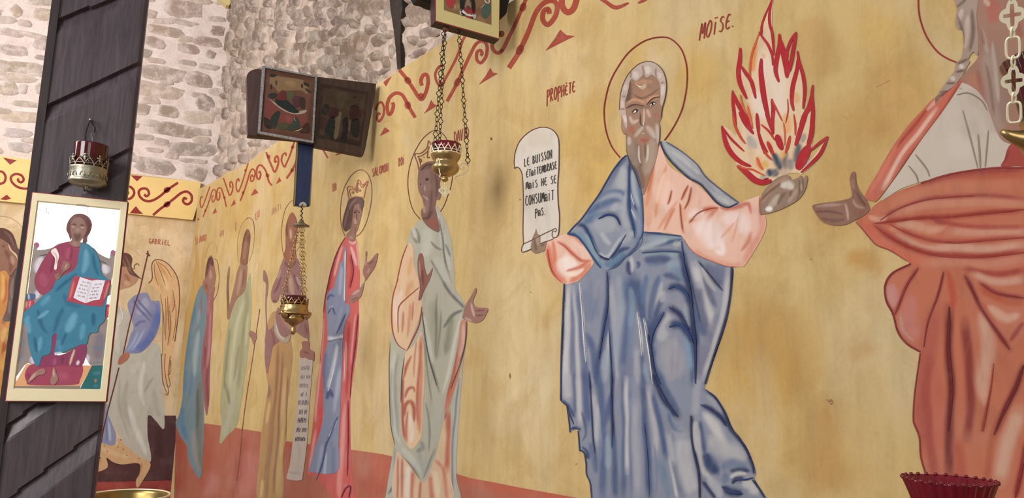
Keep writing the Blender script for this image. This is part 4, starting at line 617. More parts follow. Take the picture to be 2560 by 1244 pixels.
fill('skirt', king, PR_, 'DB:118,1000 116,1260 425,1260 430,1100 426,740 410,750 390,800 350,980 310,1085 290,1140 262,1150 210,1080 150,1005', 'cda988', [('b56350', 4, .85, 'DB:130,1010 125,1250', 'n'), ('b56350', 4, .85, 'DB:155,1020 150,1250', 'n'), ('d8c9b4', 9, .85, 'DB:185,1060 180,1250', 'n'), ('bd6b50', 6, .85, 'DB:212,1090 205,1250', 'n'), ('d3b48c', 8, .8, 'DB:235,1130 225,1250'), ('b8644c', 5, .85, 'DB:255,1150 250,1250', 'n'), ('c0694c', 9, .85, 'DB:315,1120 325,1250', 'n'), ('c2754f', 6, .8, 'DB:345,1030 390,1090 405,1250', 'n'), ('b85c40', 9, .9, 'DB:418,740 410,900 408,1090', 'n'), ('cfb184', 14, .8, 'DB:385,830 370,960 350,1020'), ('d6bf9a', 12, .8, 'DB:340,1090 360,1250')], 3, 2.8)
fill('undersleeve', king, PR_, 'DB:485,240 522,232 518,340 495,460 470,560 440,660 395,795 400,680 435,540 462,410 475,320', 'b97f66', [('ad5538', 8, .85, 'DB:460,400 440,540 410,680', 'n'), ('d0a28a', 6, .8, 'DB:505,250 500,360 480,440'), ('6d4038', 2.5, .9, 'DB:520,240 512,360 480,480'), ('c06648', 6, .8, 'DB:470,520 430,640 400,740')], 3, 2.4)
fill('head', king, PR_, 'DA:275,315 265,400 270,480 300,550 312,610 292,640 298,700 350,770 432,806 415,680 400,612 412,556 432,558 450,505 435,440 445,380 440,300 400,262 340,262 300,285', '7f5a4e', [('5d3d35', 10, .8, 'DA:290,320 340,300 400,300'), ('5d3d35', 6, .8, 'DA:400,340 420,440 410,540'), ('9a7868', 4, .7, 'DA:318,440 324,495'), ('8f6a5c', 8, .6, 'DA:340,560 350,650'), ('8d6759', 9, .6, 'DA:350,430 355,480'), ('a98c80', 2.6, .8, 'DA:305,525 330,540 352,562'), ('66443a', 5, .8, 'DA:380,480 370,600 350,680'), ('94503f', 16, .8, 'DA:340,720 390,740 410,780'), ('5a3c33', 5, .85, 'DA:300,700 340,700 380,640'), ('b09080', 4, .7, 'DA:318,600 322,660')], 4, 2.4)
lines('face_drawing', king, PR_, [('2b1c18', 4, 'DA:332,405 345,402', 'n'), ('2b1c18', 3, 'DA:286,438 292,434', 'n'), ('40281f', 2, 'DA:325,400 340,390 355,402'), ('c9b4a6', 1.6, 'DA:335,418 348,416'), ('bfa698', 2, 'DA:318,450 322,490'), ('c9b4a6', 1.6, 'DA:308,530 318,520'), ('3d2822', 2, 'DA:380,280 330,290 290,330'), ('b8a598', 1.5, 'DA:330,530 350,560'), ('b89a8c', 1.5, 'DA:310,625 320,660')], 6)
lines('crown', king, PR_, [('86503e', 2.4, 'DA:275,330 262,270 242,205 290,195 335,155 350,98 372,140 400,150 440,120 430,200', 'n'), ('86503e', 2, 'DA:290,295 275,240 262,222', 'n'), ('86503e', 2, 'DA:262,222 300,212 340,180 355,140', 'n'), ('86503e', 2.4, 'DA:275,332 310,285 360,265', 'n'), ('7a4636', 2.2, 'DA:280,235 282,270 295,250 280,235', 'n'), ('7a4636', 3, 'DA:312,225 316,228', 'n'), ('7a4636', 2.4, 'DA:345,180 340,230 360,225', 'n')], 5)
lines('halo', king, PR_, [('6f3d30', 2, 'DA:285,710 235,650 205,570 187,450 195,330 230,210 290,100 350,40 400,18 450,35 500,105 530,200 540,310 525,440 500,520 470,600 440,650', 'n')], 3, label='thin ring halo behind the head of the king')
fill('raised_hand', king, PR_, 'Fa:290,62 300,24 316,30 326,92 340,130 366,95 352,150 322,210 306,252 294,252 302,190 292,120', '8a5446', [('6b3b31', 4, .8, 'Fa:315,100 320,180'), ('b07e6c', 3, .8, 'Fa:302,60 306,140')], 5, 2.2)
fill('open_hand', king, PR_, 'Fa:518,325 530,282 560,230 580,194 584,216 568,262 585,290 640,296 634,325 615,356 580,370 540,358 515,345', '97685a', [('bfa090', 4, .8, 'Fa:560,270 575,340'), ('6d4338', 3, .8, 'Fa:580,310 625,308'), ('6d4338', 3, .8, 'Fa:580,335 620,330'), ('b89888', 5, .7, 'Fa:530,345 560,360')], 5, 2.2)
lines('mantle_drawing', king, PR_, [(RL, 3, 'DB:130,-10 100,90 92,200 100,300 130,370 180,402'), (RL, 3, 'DB:180,402 215,330 250,250 265,150'), (RL, 2.5, 'DB:250,40 180,100 135,150 128,230 130,300'), ('55514a', 2, 'DB:265,180 300,420 350,600'), ('55514a', 2, 'DB:165,440 150,560 145,700'), ('4f4b46', 2, 'DB:520,235 514,350 490,460 430,620'), ('5b5852', 1.6, 'DB:85,350 78,500 85,800 110,940'), (RL, 2.5, 'DA:185,905 140,1030 95,1240')], 6)
# ------------------------------------------------------------------ young crowned king in red over blue
SAT[0] = 1.0
yk = fill('painted_king_in_red_mantle', wall_r, PR_, '866,591 852,612 840,640 829,674 821,707 814,744 809,781 806,838 799,908 793,955 787,1013 781,1071 774,1130 769,1187 784,1187 800,1200 860,1275 890,1275 881,1188 877,1110 876,1013 881,955 892,877 898,807 897,760 899,720 900,689 898,652 895,619 890,597 880,588', 'b95a55', [
    ('d69c93', 5, .85, 'SA:190,640 150,740 115,880'), ('9c3338', 5, .85, 'SA:160,650 110,800 75,960 40,1180', 'n'), ('d7a29a', 5, .85, 'SA:255,640 280,720 300,800'), ('9c3338', 6, .8, 'SA:250,720 270,850 240,980'), ('d49a92', 4, .85, 'SA:300,620 315,720 325,830'), ('cf8d84', 4, .8, 'SB:330,60 320,200 305,380'), ('8f3340', 4, .85, 'SB:345,80 330,250 310,420', 'n'), ('9c3a42', 5, .85, 'SB:290,120 280,380 270,600', 'n'), ('d3a39c', 4, .8, 'SB:270,240 260,500'),
    ('c98f88', 7, .8, 'SB:265,650 250,850 235,1050 225,1200', 'n'), ('8f3340', 4, .85, 'SB:285,620 285,850 280,1100', 'n'), ('c88078', 8, .8, 'SB:240,1000 230,1244'), ('d2968c', 4, .85, 'SB:130,100 115,300 95,500 75,750', 'n'), ('8f2f38', 3, .85, 'SB:122,150 105,380', 'n'), ('c63c3c', 8, .8, 'SB:115,650 100,850 60,1050', 'n'), ('cf9088', 5, .8, 'SB:75,800 50,950 35,1080'), ('b0707a', 6, .7, 'SB:260,1150 300,1200'), ('7c2a34', 3, .9, 'SB:240,1244 270,1180 300,1170 290,1244'), ('cfa6a0', 4, .8, 'SA:240,600 270,620 300,600')],
    2, 2.6, label='young crowned king in a red mantle over a slate blue robe')
SAT[0] = 0.8; DENS[0] = 0.92
fill('robe', yk, PR_, 'SA:205,655 190,745 165,782 150,850 125,930 120,970 72,1012 52,1080 55,1180 60,1244 62,1420 28,1600 30,1900 20,2080 -30,2260 -80,2440 -78,2480 140,2480 155,2230 170,1910 182,1656 190,1400 205,1280 245,1180 243,1130 232,1105 208,1090 212,900 218,650', '8087a2', [
    ('5c6488', 5, .85, 'SA:60,1080 80,1040 120,1050'), ('a3a8b6', 7, .8, 'SA:180,800 170,920 160,1040'), ('5c6488', 5, .85, 'SA:70,1190 100,1140 130,1200'), ('aab0bb', 5, .8, 'SA:80,1160 110,1130'), ('d0d0d2', 3, .9, 'SA:212,700 208,900 206,1080', 'n'), ('9299b0', 6, .8, 'SB:250,20 230,100 200,180'), ('555e85', 4, .85, 'SB:270,60 230,150 210,190'), ('c9cacc', 7, .9, 'SB:155,213 200,222 258,206', 'n'), ('555e80', 3, .85, 'SB:155,235 200,228 255,220', 'n'),
    ('b7bac2', 6, .85, 'SB:210,250 190,400 155,540'), ('5f6a94', 7, .8, 'SB:140,300 130,440 135,560', 'n'), ('4c557f', 8, .9, 'SB:150,610 170,560 190,600'), ('cdd0d4', 2.5, .9, 'SB:220,260 190,440 160,560'), ('a4a9ba', 7, .8, 'SB:235,400 215,550 190,700'), ('5c6690', 6, .85, 'SB:220,720 180,820 140,920'), ('cdd0d4', 2, .85, 'SB:220,740 165,850'), ('98a0b6', 9, .8, 'SB:120,900 100,1050 90,1130'), ('4f5985', 5, .9, 'SB:150,880 120,1020 80,1130'), ('a9aebd', 5, .85, 'SB:150,950 130,1100 125,1200'), ('5d6894', 6, .85, 'SB:60,1150 110,1200 150,1244'), ('6a7599', 8, .7, 'SB:200,900 190,1100 180,1244')], 4, 2.6)
SAT[0] = 0.95; DENS[0] = 1.0
fill('face', yk, PR_, 'SA:265,290 300,280 340,295 352,330 342,385 326,450 312,500 296,532 292,572 270,600 235,575 218,545 250,500 262,400', '886350', [('5f4033', 6, .8, 'SA:285,350 320,345'), ('6b4a3a', 5, .8, 'SA:330,300 345,330'), ('a98370', 5, .8, 'SA:290,400 295,460'), ('a78472', 6, .7, 'SA:245,560 270,580'), ('744f40', 5, .8, 'SA:300,470 290,540')], 4, 2.2)
fill('hair', yk, PR_, 'SA:238,262 270,242 330,235 362,262 358,310 344,352 335,320 320,292 290,300 278,330 268,400 255,480 228,508 205,516 186,470 194,400 214,330', '5c3f39', [('83655a', 4, .8, 'SA:300,250 260,290 240,340'), ('83655a', 3, .8, 'SA:235,340 215,420 205,480')], 5, 2.2)
lines('face_drawing', yk, PR_, [('241713', 3, 'SA:283,366 296,362', 'n'), ('241713', 2.6, 'SA:318,362 328,360', 'n'), ('d0bba9', 1.4, 'SA:282,374 292,374'), ('4f3226', 1.6, 'SA:306,370 304,420 310,430'), ('6d3f35', 2, 'SA:288,462 306,458')], 6)
lines('crown', yk, PR_, [('a5674f', 2.2, 'SA:240,255 226,160 262,152 290,172 318,95 350,140 395,105 376,170 362,245', 'n'), ('a5674f', 2, 'SA:240,252 300,232 362,242', 'n'), ('a5674f', 1.6, 'SA:255,235 242,180 270,172 295,190 318,120 345,160 378,128', 'n'), ('94553f', 2, 'SA:300,150 298,195 310,200 312,155', 'n'), ('94553f', 2, 'SA:265,200 272,190 280,200 270,210', 'n'), ('94553f', 2, 'SA:325,172 338,180 328,192 322,180', 'n')], 5)
lines('halo', yk, PR_, [('7d4d3b', 1.8, 'SA:205,555 178,480 168,370 178,240 205,150 250,70 300,25 345,15 390,45 420,120 425,230 405,360 370,470 330,535 295,558', 'n')], 3, label='thin oval halo around the young king')
fill('raised_hand', yk, PR_, 'SA:372,912 354,850 368,780 378,682 388,690 386,768 420,750 470,694 476,722 455,800 425,850 385,908 360,938', '8e6257', [('6d443b', 3, .8, 'SA:400,790 440,760'), ('b08a7c', 3, .8, 'SA:378,720 376,800'), ('b08a7c', 4, .7, 'SA:390,860 410,820')], 5, 2.2)
fill('lower_hand', yk, PR_, 'SA:238,1062 270,1020 330,980 366,932 352,1010 330,1060 280,1096 245,1096', '936a60', [('b8988c', 4, .8, 'SA:270,1030 330,990'), ('6f473e', 3, .8, 'SA:260,1080 320,1050')], 5, 2.2)
lines('mantle_drawing', yk, PR_, [('7a2a34', 2, 'SA:212,562 170,630 130,720 95,830 70,940 45,1060 30,1180'), ('cfd2d6', 1.8, 'SA:214,680 210,880 207,1085', 'n'), ('cfd2d6', 1.8, 'SB:220,260 190,440 160,560'), ('4a5480', 2, 'SB:270,60 230,150 210,190'), ('7a2a34', 2.2, 'SB:350,60 335,250 310,430 298,600'), ('4a5480', 2.2, 'SB:220,720 180,820 140,920'), ('4a5480', 2, 'SB:150,880 120,1020 80,1130'), ('8f3640', 2, 'SB:285,620 285,850 280,1100'), ('7c2a34', 2.4, 'SB:240,1244 270,1180 300,1170 290,1244'), ('d8a8a0', 1.8, 'SB:270,240 262,500'), ('505a84', 2.2, 'SA:60,1080 80,1040 120,1050'), ('505a84', 2.2, 'SA:70,1190 100,1140 130,1200'), ('7a2a34', 2, 'SA:255,700 275,840 250,980')], 6)
# ------------------------------------------------------------------ brown hooded figure with a long scroll
br = fill('painted_figure_with_long_scroll', wall_r, PR_, 'TB:135,-40 160,60 145,150 150,250 165,350 150,440 120,640 108,720 95,900 80,1260 275,1260 285,900 310,760 320,500 340,300 362,100 345,-60 330,-200 200,-260', 'ab8557', [
    ('8d6045', 5, .85, 'TB:245,0 235,200 220,460 190,720 140,1100', 'n'), ('8a5f48', 4, .85, 'TB:285,60 270,300 255,560 240,800 210,1200', 'n'), ('c4a06a', 7, .8, 'TB:300,200 290,500 270,800 240,1200', 'n'), ('b88a55', 8, .8, 'TB:200,60 180,260 170,300'), ('8f6458', 7, .85, 'TB:165,330 170,400 160,440'), ('caa66c', 6, .8, 'TB:175,470 155,640'), ('8a5c48', 3, .85, 'TB:325,260 315,560 300,760', 'n'), ('9d7450', 8, .8, 'TB:205,500 185,760 160,1000 150,1244', 'n'), ('c7a873', 6, .8, 'TB:120,1100 105,1244'), ('b4955f', 8, .7, 'TB:255,900 250,1244', 'n'), ('8f6a48', 3, .8, 'TB:195,760 170,1050 150,1244', 'n')],
    2, 2.8, label='brown robed figure holding a long narrow scroll behind the hanging lamp')
fill('cloak', br, PR_, 'TA:240,465 205,530 175,620 140,700 124,770 132,825 158,842 185,815 200,760 205,850 170,900 155,1000 110,1060 92,1000 88,850 103,700 96,640 85,595 68,570 60,600 62,660 84,690 76,850 84,1010 78,1150 74,1300 95,1420 120,1300 140,1200 200,1150 290,1090 330,1080 390,1120 430,1150 440,1300 478,1310 476,1240 440,1210 436,1080 425,980 395,860 382,760 378,640 365,545 335,475 285,545', '8e6560', [
    ('6b4240', 4, .85, 'TA:215,620 185,700 150,760'), ('6b4240', 4, .85, 'TA:270,620 262,700 258,760'), ('6b4240', 4, .85, 'TA:310,600 335,680 350,740'), ('b5917c', 8, .8, 'TA:280,600 290,700 300,780'), ('ab8480', 6, .8, 'TA:205,560 180,640'), ('b08c86', 5, .8, 'TA:330,620 360,700'), ('6f4845', 6, .85, 'TA:240,500 280,540 330,500'), ('a9826c', 12, .7, 'TA:200,900 260,1000 300,1060'), ('7a4f4a', 5, .8, 'TA:120,1060 150,1150 130,1300'), ('a67d6a', 5, .8, 'TA:88,780 95,900'), ('774c48', 4, .8, 'TA:400,1000 420,1100'), ('6f4643', 4, .85, 'TA:140,820 175,830')], 4, 2.4)
fill('arm_fold', br, PR_, 'TA:160,960 150,1050 175,1120 220,1160 265,1160 290,1100 260,1120 215,1110 185,1060', 'a48f7c', [('c2b5a6', 3, .85, 'TA:165,1020 190,1100 240,1140')], 5, 2.2)
fill('head', br, PR_, 'TA:300,100 268,140 246,230 245,330 243,400 228,455 250,500 285,548 330,482 325,400 335,300 340,220 330,150', '8d5b45', [('6d3f31', 4, .85, 'TA:265,150 252,230 258,300'), ('a87a5c', 6, .8, 'TA:285,230 290,340'), ('cba88e', 2.5, .85, 'TA:282,250 286,320'), ('6f4434', 4, .8, 'TA:325,180 330,280 322,360'), ('9c5f48', 8, .7, 'TA:285,400 285,500')], 5, 2.2)
lines('halo', br, PR_, [('94634a', 1.5, 'TA:300,0 260,40 230,110 212,220 212,350 225,450', 'n'), ('a5795a', 1.4, 'TA:378,300 360,370 330,420', 'n')], 3)
lscroll = fill('long_scroll', br, PR_, 'TB:425,108 522,108 515,300 500,500 482,790 450,1042 430,1100 322,1090 328,1030 345,960 365,790 395,560 410,400', 'b7a79a', [('a3958c', 4, .8, 'TB:330,1035 440,1045'), ('c2b5a8', 12, .6, 'TB:440,300 430,600')], 5, 3, label='long narrow hanging scroll with faded lettering')
S_ = []
for r, (x0, x1, y, h) in enumerate(((430, 505, 190, 36), (428, 508, 262, 34), (418, 492, 332, 36), (430, 480, 405, 34), (410, 495, 470, 42), (415, 482, 545, 42), (405, 478, 612, 42), (396, 478, 690, 40), (385, 470, 765, 36))):
    n_ = max(4, int((x1 - x0) / 11)); q_ = random.Random(r + 5)
    for i in range(n_):
        x = x0 + (x1 - x0) * (i + .5) / n_
        if i == n_ // 2 and r % 2: continue
        S_.append((('8d8180', '7b7171', '5d5556')[min(2, r // 3)], 1.5, f'TB:{x - 2:.1f},{y + h * .5:.1f} {x + q_.uniform(-2, 3):.1f},{y:.1f} {x + 3:.1f},{y - h * .5 + q_.uniform(0, 8):.1f}', 'n'))
        if i % 2 == 0: S_.append((('8d8180', '7b7171', '5d5556')[min(2, r // 3)], 1.3, f'TB:{x:.1f},{y + q_.uniform(-10, 10):.1f} {x + 8:.1f},{y + q_.uniform(-10, 10):.1f}', 'n'))
lines('scroll_lettering', br, PR_, S_, 7)
fill('scroll_hand', br, PR_, 'TB:440,-20 500,-20 500,40 538,60 535,120 500,125 470,110 430,108 424,60 445,30', '96665a', [('7a4c44', 4, .8, 'TB:450,60 500,80')], 6, 2.2)
SAT[0] = 0.95
# ------------------------------------------------------------------ olive robed figure with a staff
ol = fill('painted_figure_in_olive_robe', wall_r, PR_, 'D:450,120 456,200 458,300 450,430 440,520 425,640 405,780 385,880 340,930 300,972 308,870 300,800 302,740 312,640 322,500 345,360 365,285 400,230 430,180', '9f9a75', [
    ('8a8560', 6, .8, 'D:440,180 430,320 410,480 390,700', 'n'), ('b5b18f', 6, .8, 'D:420,260 380,400 360,560 350,700', 'n'), ('7f7a58', 4, .8, 'D:350,400 335,560 320,700'), ('a9a689', 8, .8, 'D:380,600 360,760 340,880', 'n'), ('7c785c', 5, .8, 'D:320,660 340,720 350,780'), ('a39f88', 10, .8, 'D:370,760 340,860 315,940', 'n'), ('b3ad86', 5, .7, 'D:440,320 430,480'), ('8b866a', 4, .8, 'D:395,480 370,660')], 2, 2.8, label='olive robed figure with one hand raised and a thin staff')
fill('arms', ol, PR_, 'TC:268,500 232,580 215,660 190,770 165,880 160,880 158,700 164,545 152,542 138,640 134,760 138,900 142,1010 160,1010 190,920 230,830 300,760 318,640 322,520', '8f6a52', [('a8826a', 6, .8, 'TC:270,560 250,700 230,800'), ('74503f', 4, .8, 'TC:150,600 145,760 150,960'), ('74503f', 4, .8, 'TC:300,560 280,720')], 3, 2.4)
fill('head', ol, PR_, 'TC:325,190 295,250 278,340 266,430 264,505 322,515 336,420 350,310 350,230', '80563f', [('5f3c30', 5, .85, 'TC:325,200 290,280 275,380'), ('9c7058', 6, .8, 'TC:315,300 305,400 295,470'), ('5f3c30', 4, .8, 'TC:345,240 340,320')], 4, 2.2)
lines('halo', ol, PR_, [('7d5039', 1.8, 'TC:305,105 340,88 370,105 385,150 390,240'), ('b08d5c', 1.4, 'TC:390,240 375,380 340,490'), ('b08d5c', 1.4, 'TC:300,105 260,180 235,300 235,430 255,510')], 3)
lines('staff', ol, PR_, [('7b4a3a', 1.8, 'D:500,300 482,420 462,560 436,720 415,880 400,1040 385,1160', 'n')], 3)
fill('staff_hand', ol, PR_, 'D:452,408 470,415 486,430 480,460 470,478 460,450 446,430', '93685a', [], 5, 2.2)
# ------------------------------------------------------------------ figure in blue and maroon by the corner
bl = fill('painted_figure_in_blue_and_maroon', wall_r, PR_, 'D:212,180 186,222 160,330 136,470 120,600 112,740 95,830 78,872 100,930 120,962 136,990 140,1042 168,1105 200,1146 212,1080 220,880 218,700 210,550 228,380 238,250 228,195', '6d8088', [
    ('55788c', 8, .85, 'D:180,260 150,400 130,560 115,760', 'n'), ('93a2a3', 8, .8, 'D:195,400 180,520 175,640'), ('7f8f98', 6, .8, 'D:200,300 190,380'), ('4f7896', 9, .8, 'D:110,780 110,860 130,950', 'n'), ('6a6b60', 10, .85, 'D:205,650 195,850 200,1000 205,1100', 'n'), ('8a8580', 9, .8, 'D:165,900 175,1000 195,1110'), ('5a7893', 6, .8, 'D:160,620 150,740'), ('56564f', 5, .8, 'D:190,700 185,900'), ('8b5f5c', 4, .7, 'D:205,250 210,330')], 2, 2.8, label='figure in a blue cloak and maroon robe painted next to the corner')
fill('robe', bl, PR_, 'D:238,230 230,380 208,555 216,700 232,830 246,760 250,600 262,400 268,250 274,190 250,190', '94595b', [('7c3a48', 5, .85, 'D:240,560 235,680 240,780', 'n'), ('b0787a', 4, .8, 'D:255,300 245,480 235,600'), ('a66a60', 6, .8, 'D:250,230 240,330'), ('7a3a44', 4, .8, 'D:225,480 222,600')], 3, 2.4)
fill('head', bl, PR_, 'TD:395,285 365,330 345,430 340,490 320,530 325,590 350,640 380,650 405,630 425,560 440,480 430,420 415,330', '956757', [('5a3535', 8, .95, 'TD:395,295 370,350 350,440 345,490'), ('5a3535', 7, .95, 'TD:405,300 412,380'), ('b0876f', 5, .8, 'TD:390,420 395,500'), ('7a4840', 4, .8, 'TD:345,540 355,600')], 4, 2.2)
lines('halo', bl, PR_, [('8d6044', 1.6, 'TD:425,320 450,330 465,420 468,520 450,630 415,700', 'n'), ('b89560', 1.4, 'TD:340,300 365,210 400,165 435,190 450,260', 'n')], 3)
# faded inscriptions
for nm, x0, y0, x1, y1, h0, h1, t, c, w_, lb in (('inscription', 1136, 357, 1174, 344, 27, 29, 'DAVID', '8a4436', 2.2, 'dark red inscription beside the lamp on three chains'), ('inscription', 997, 416, 1013, 410, 21, 22, 'ROi', '9c5340', 1.9, 'short inscription beside the crowned king'), ('inscription', 931, 442, 972, 427, 20, 21, 'SALOMON', '9c5340', 1.9, 'inscription between the two crowned kings'),
    ('inscription', 832, 479, 843, 474, 20, 20, 'ROi', 'ab6a50', 1.8, 'faded short inscription above the young king'), ('inscription', 488, 612, 496, 608, 20, 20, 'Si', 'b8754f', 2, 'faded letters by the corner'), ('inscription', 499, 606, 517, 600, 16, 16, 'AmO', 'b06a4c', 2, 'faded inscription by the corner above the blue figure'), ('inscription', 549, 592, 560, 587, 14, 14, 'iN', 'b5745a', 2, 'faded short inscription above the blue figure'),
    ('inscription', 638, 552, 650, 540, 18, 18, 'EN', 'b8805c', 2, 'faded inscription above the olive figure'), ('inscription', 680, 538, 706, 520, 16, 16, 'mATi', 'b58a66', 1.8, 'faded inscription left of the blue post'), ('inscription', 588, 578, 592, 576, 22, 22, 'I', 'a5755c', 1.6, 'single faded letter before the olive figure')):
    lettering(nm, wall_r, PR_, x0, y0, x1, y1, h0, h1, t, c, w_, 3, label=lb)
# ------------------------------------------------------------------ scroll border along the top of the side wall
BR = '9b4230'
def motif(pl, par, col, strokes, lay=2):
    for w_, pts, *m_ in strokes:
        lines('border_scroll', par, pl, [(col, w_, pts, m_[0] if m_ else 'n')], lay, step=2.5)
def darts(pl, par, col, polys, lay=2):
    for p in polys: fill('border_dart', par, pl, p, col, [], lay, 6, True, M_LINE)
motif(PR_, wall_r, BR, [(2.6, 'BD:110,850 140,780 180,670 200,600 220,575 240,600 235,660 215,700 200,680 205,640 218,640'), (2.6, 'BD:180,545 140,660 110,740 92,755 82,700 95,645 108,660'), (3.4, 'BD:345,750 330,680 310,610 290,560 260,570 247,620 255,680 275,670 280,620 268,600'), (3.4, 'BD:315,460 340,530 360,590 380,635 405,590 410,530 395,497 380,512 385,550 395,545'),
    (3.2, 'BD:565,310 540,390 510,490 480,570 462,600 445,560 445,505 465,465 475,495'), (3.8, 'BD:485,690 520,600 550,510 580,410 605,370 630,390 630,440 610,490 590,490 590,450 605,430 615,450'), (4.6, 'BD:800,535 770,490 755,430 730,370 690,330 660,350 648,400 655,460 675,470 690,430 680,395 670,410'), (4.8, 'BD:745,200 770,270 800,340 830,400 860,340 868,280 855,240 835,260 832,300 850,290'),
    (4.2, 'BD:1030,90 1010,150 980,240 945,320 930,350 912,325 898,280 910,230 940,210 945,240'), (5.2, 'BD:950,465 1000,390 1040,310 1070,230'), (6, 'BD:322,640 330,672', 'b'), (6, 'BD:542,370 534,402', 'b'), (6, 'BD:520,590 508,625', 'b'), (9, 'BD:750,415 766,455', 'b'), (9, 'BD:760,225 776,268', 'b'), (8, 'BD:1018,130 1004,170', 'b'), (9, 'BD:1018,365 995,400', 'b'), (5, 'BD:142,770 130,800', 'b'),
    (5.5, 'BE:75,1070 95,1015 130,992 155,1040 150,1120 110,1180 90,1150 100,1100 122,1112'), (8.5, 'BE:460,1142 400,1040 370,980 330,920 270,905 210,950 187,1030 200,1110 230,1090 248,1030 240,995'), (9, 'BE:305,680 380,770 440,860 515,965 562,900 586,800 575,730 540,730 516,780 525,832'), (6, 'BE:950,340 920,400 870,540 800,680 750,770 712,840 672,800 655,720 690,650 735,640'), (8, 'BE:770,985 860,820 920,690 990,540 1050,430 1110,400 1155,440 1150,540 1100,610 1060,580 1060,510 1095,490 1110,520 1095,540'),
    (9, 'BE:1550,-40 1500,80 1430,240 1360,380 1310,480 1270,515 1222,490 1208,430 1240,390'), (12, 'BE:1370,660 1450,540 1490,460 1560,310 1630,130 1710,30 1800,10 1840,60 1820,160 1750,240 1700,190 1710,110 1755,90 1765,135'), (15, 'BE:1885,-40 1890,60 1940,120 2000,80 2040,-40'), (10, 'G:380,-20 430,10 480,38 545,15', 'b'), (7, 'G:590,16 640,-6', 'b'),
    (16, 'BE:365,755 410,810', 'b'), (16, 'BE:380,985 395,1060', 'b'), (15, 'BE:890,760 850,840', 'b'), (18, 'BE:1500,440 1455,530', 'b'), (16, 'BE:1525,30 1490,110', 'b'), (14, 'BE:490,930 545,930', 'b'), (10, 'BE:690,810 735,815', 'b'), (14, 'BE:1290,480 1310,510', 'b'), (4, 'C:612,742 640,790', 'n')])
darts(PR_, wall_r, BR, ['BD:205,820 235,760 250,805', 'BD:390,745 425,675 440,720', 'BD:590,640 630,565 668,608', 'BD:843,522 875,450 898,490', 'BD:50,885 65,855 76,880', 'BE:545,1105 585,1045 615,970 640,1010 675,1025 610,1065', 'BE:1075,825 1140,745 1190,658 1215,705 1262,715 1160,775', 'BE:1725,495 1810,385 1870,288 1930,342 2012,350 1850,430', 'BE:150,800 190,765 232,740 175,842', 'E:100,680 125,635 150,655', 'C:676,778 715,735 732,762'])
# small knocks and nail marks in the plaster
lines('wall_marks', wall_r, PR_, [('5d4632', 4, '1228,344 1229,350', 'n'), ('8a6a42', 5, '1275,932 1276,946', 'b'), ('937044', 5, '1326,729 1330,731', 'b'), ('93703f', 5, '2026,646 2030,650', 'b'), ('8f6e46', 3, '2068,998 2074,1004', 'n'), ('92704a', 16, '2073,1004 2083,1004', 'b'), ('b38c5a', 8, '2074,1006 2082,1005', 'b'), ('b39263', 1.5, '2105,288 2120,298', 'n'), ('b59568', 1.3, '2190,218 2210,208 2225,200', 'n'), ('8e6f4b', 4, '1300,497 1301,500', 'n'), ('8e6f4b', 3, '1440,1158 1442,1160', 'n')], 2)['kind'] = 'stuff'
# ================================================================== mural on the end wall
g = fill('mural_ground', wall_b, PL_, '-700,200 -100,455 85,505 330,532 490,545 470,760 440,1040 425,1240 420,1500 -700,1500', 'd6bb92', [('e4c69e', 60, .7, '360,570 450,600 440,700'), ('d2ab72', 40, .5, '470,640 455,800'), ('e6c9a4', 60, .6, '20,550 60,580'), ('d8b07c', 40, .6, '350,640 330,700')], 0.4, 14, True, M_GROUND)
gr = fill('dark_ground', wall_b, PL_, 'B:300,1000 720,1000 722,830 800,832 895,832 880,960 862,1156 700,1160 300,1168', '50302f', [('432629', 16, .7, 'B:800,900 790,1050'), ('5f3c3a', 14, .6, 'B:500,1100 640,1120')], 1, 7, True, label='dark brown painted ground behind the angel')
fill('red_step', wall_b, PL_, 'B:100,1170 430,1166 850,1153 862,1150 850,1500 100,1500', '93392f', [('a44a3c', 14, .7, 'B:450,1180 650,1180'), ('7f2a28', 16, .6, 'B:700,1200 800,1210')], 1, 9, True, label='red painted strip at the foot of the end wall')
an = fill('painted_angel', wall_b, PL_, 'B:560,250 600,290 650,330 700,470 720,520 760,470 800,500 812,700 822,892 780,860 742,828 738,930 752,1062 660,1050 600,940 560,870 535,830 540,640 560,400', 'b6ae9d', [
    ('cbc6b8', 8, .8, 'B:720,560 700,700 720,780'), ('a39c8b', 10, .8, 'B:640,660 620,780 660,900'), ('cdc9be', 10, .8, 'B:640,780 680,900 730,1030'), ('9b9486', 5, .8, 'B:720,720 740,680 770,640'), ('a79e92', 10, .8, 'B:770,700 790,840'), ('c9c4b6', 10, .7, 'B:600,320 580,420 590,520'), ('a59c8a', 6, .8, 'B:600,640 600,800 650,950'), ('bdb8a6', 10, .8, 'B:700,560 660,620')], 2, 3.4, label='angel with a long wing, grey robe and thin staff')
fill('blue_skirt', an, PL_, 'Pa:100,400 240,392 250,480 320,660 305,765 200,745 130,700', '8388a2', [('a5a8ba', 4, .85, 'Pa:180,420 160,600'), ('5f6690', 4, .85, 'Pa:200,420 190,640'), ('aeb2c0', 4, .85, 'Pa:260,560 270,740'), ('656c96', 4, .8, 'Pa:240,540 240,740')], 3, 2.8)
fill('dotted_hem', an, PL_, 'Pa:90,660 120,640 180,642 195,742 330,772 342,700 400,762 540,872 622,912 636,960 590,1050 522,1150 505,1090 540,1010 530,932 380,940 300,920 240,882 246,970 110,1022 62,1002 82,962 170,900 180,872 60,872', 'c89f70', [('b38652', 6, .8, 'Pa:200,900 120,980'), ('a8784a', 5, .8, 'Pa:560,930 530,1060'), ('d4b286', 8, .7, 'Pa:150,780 300,840 450,880')], 4, 2.8)
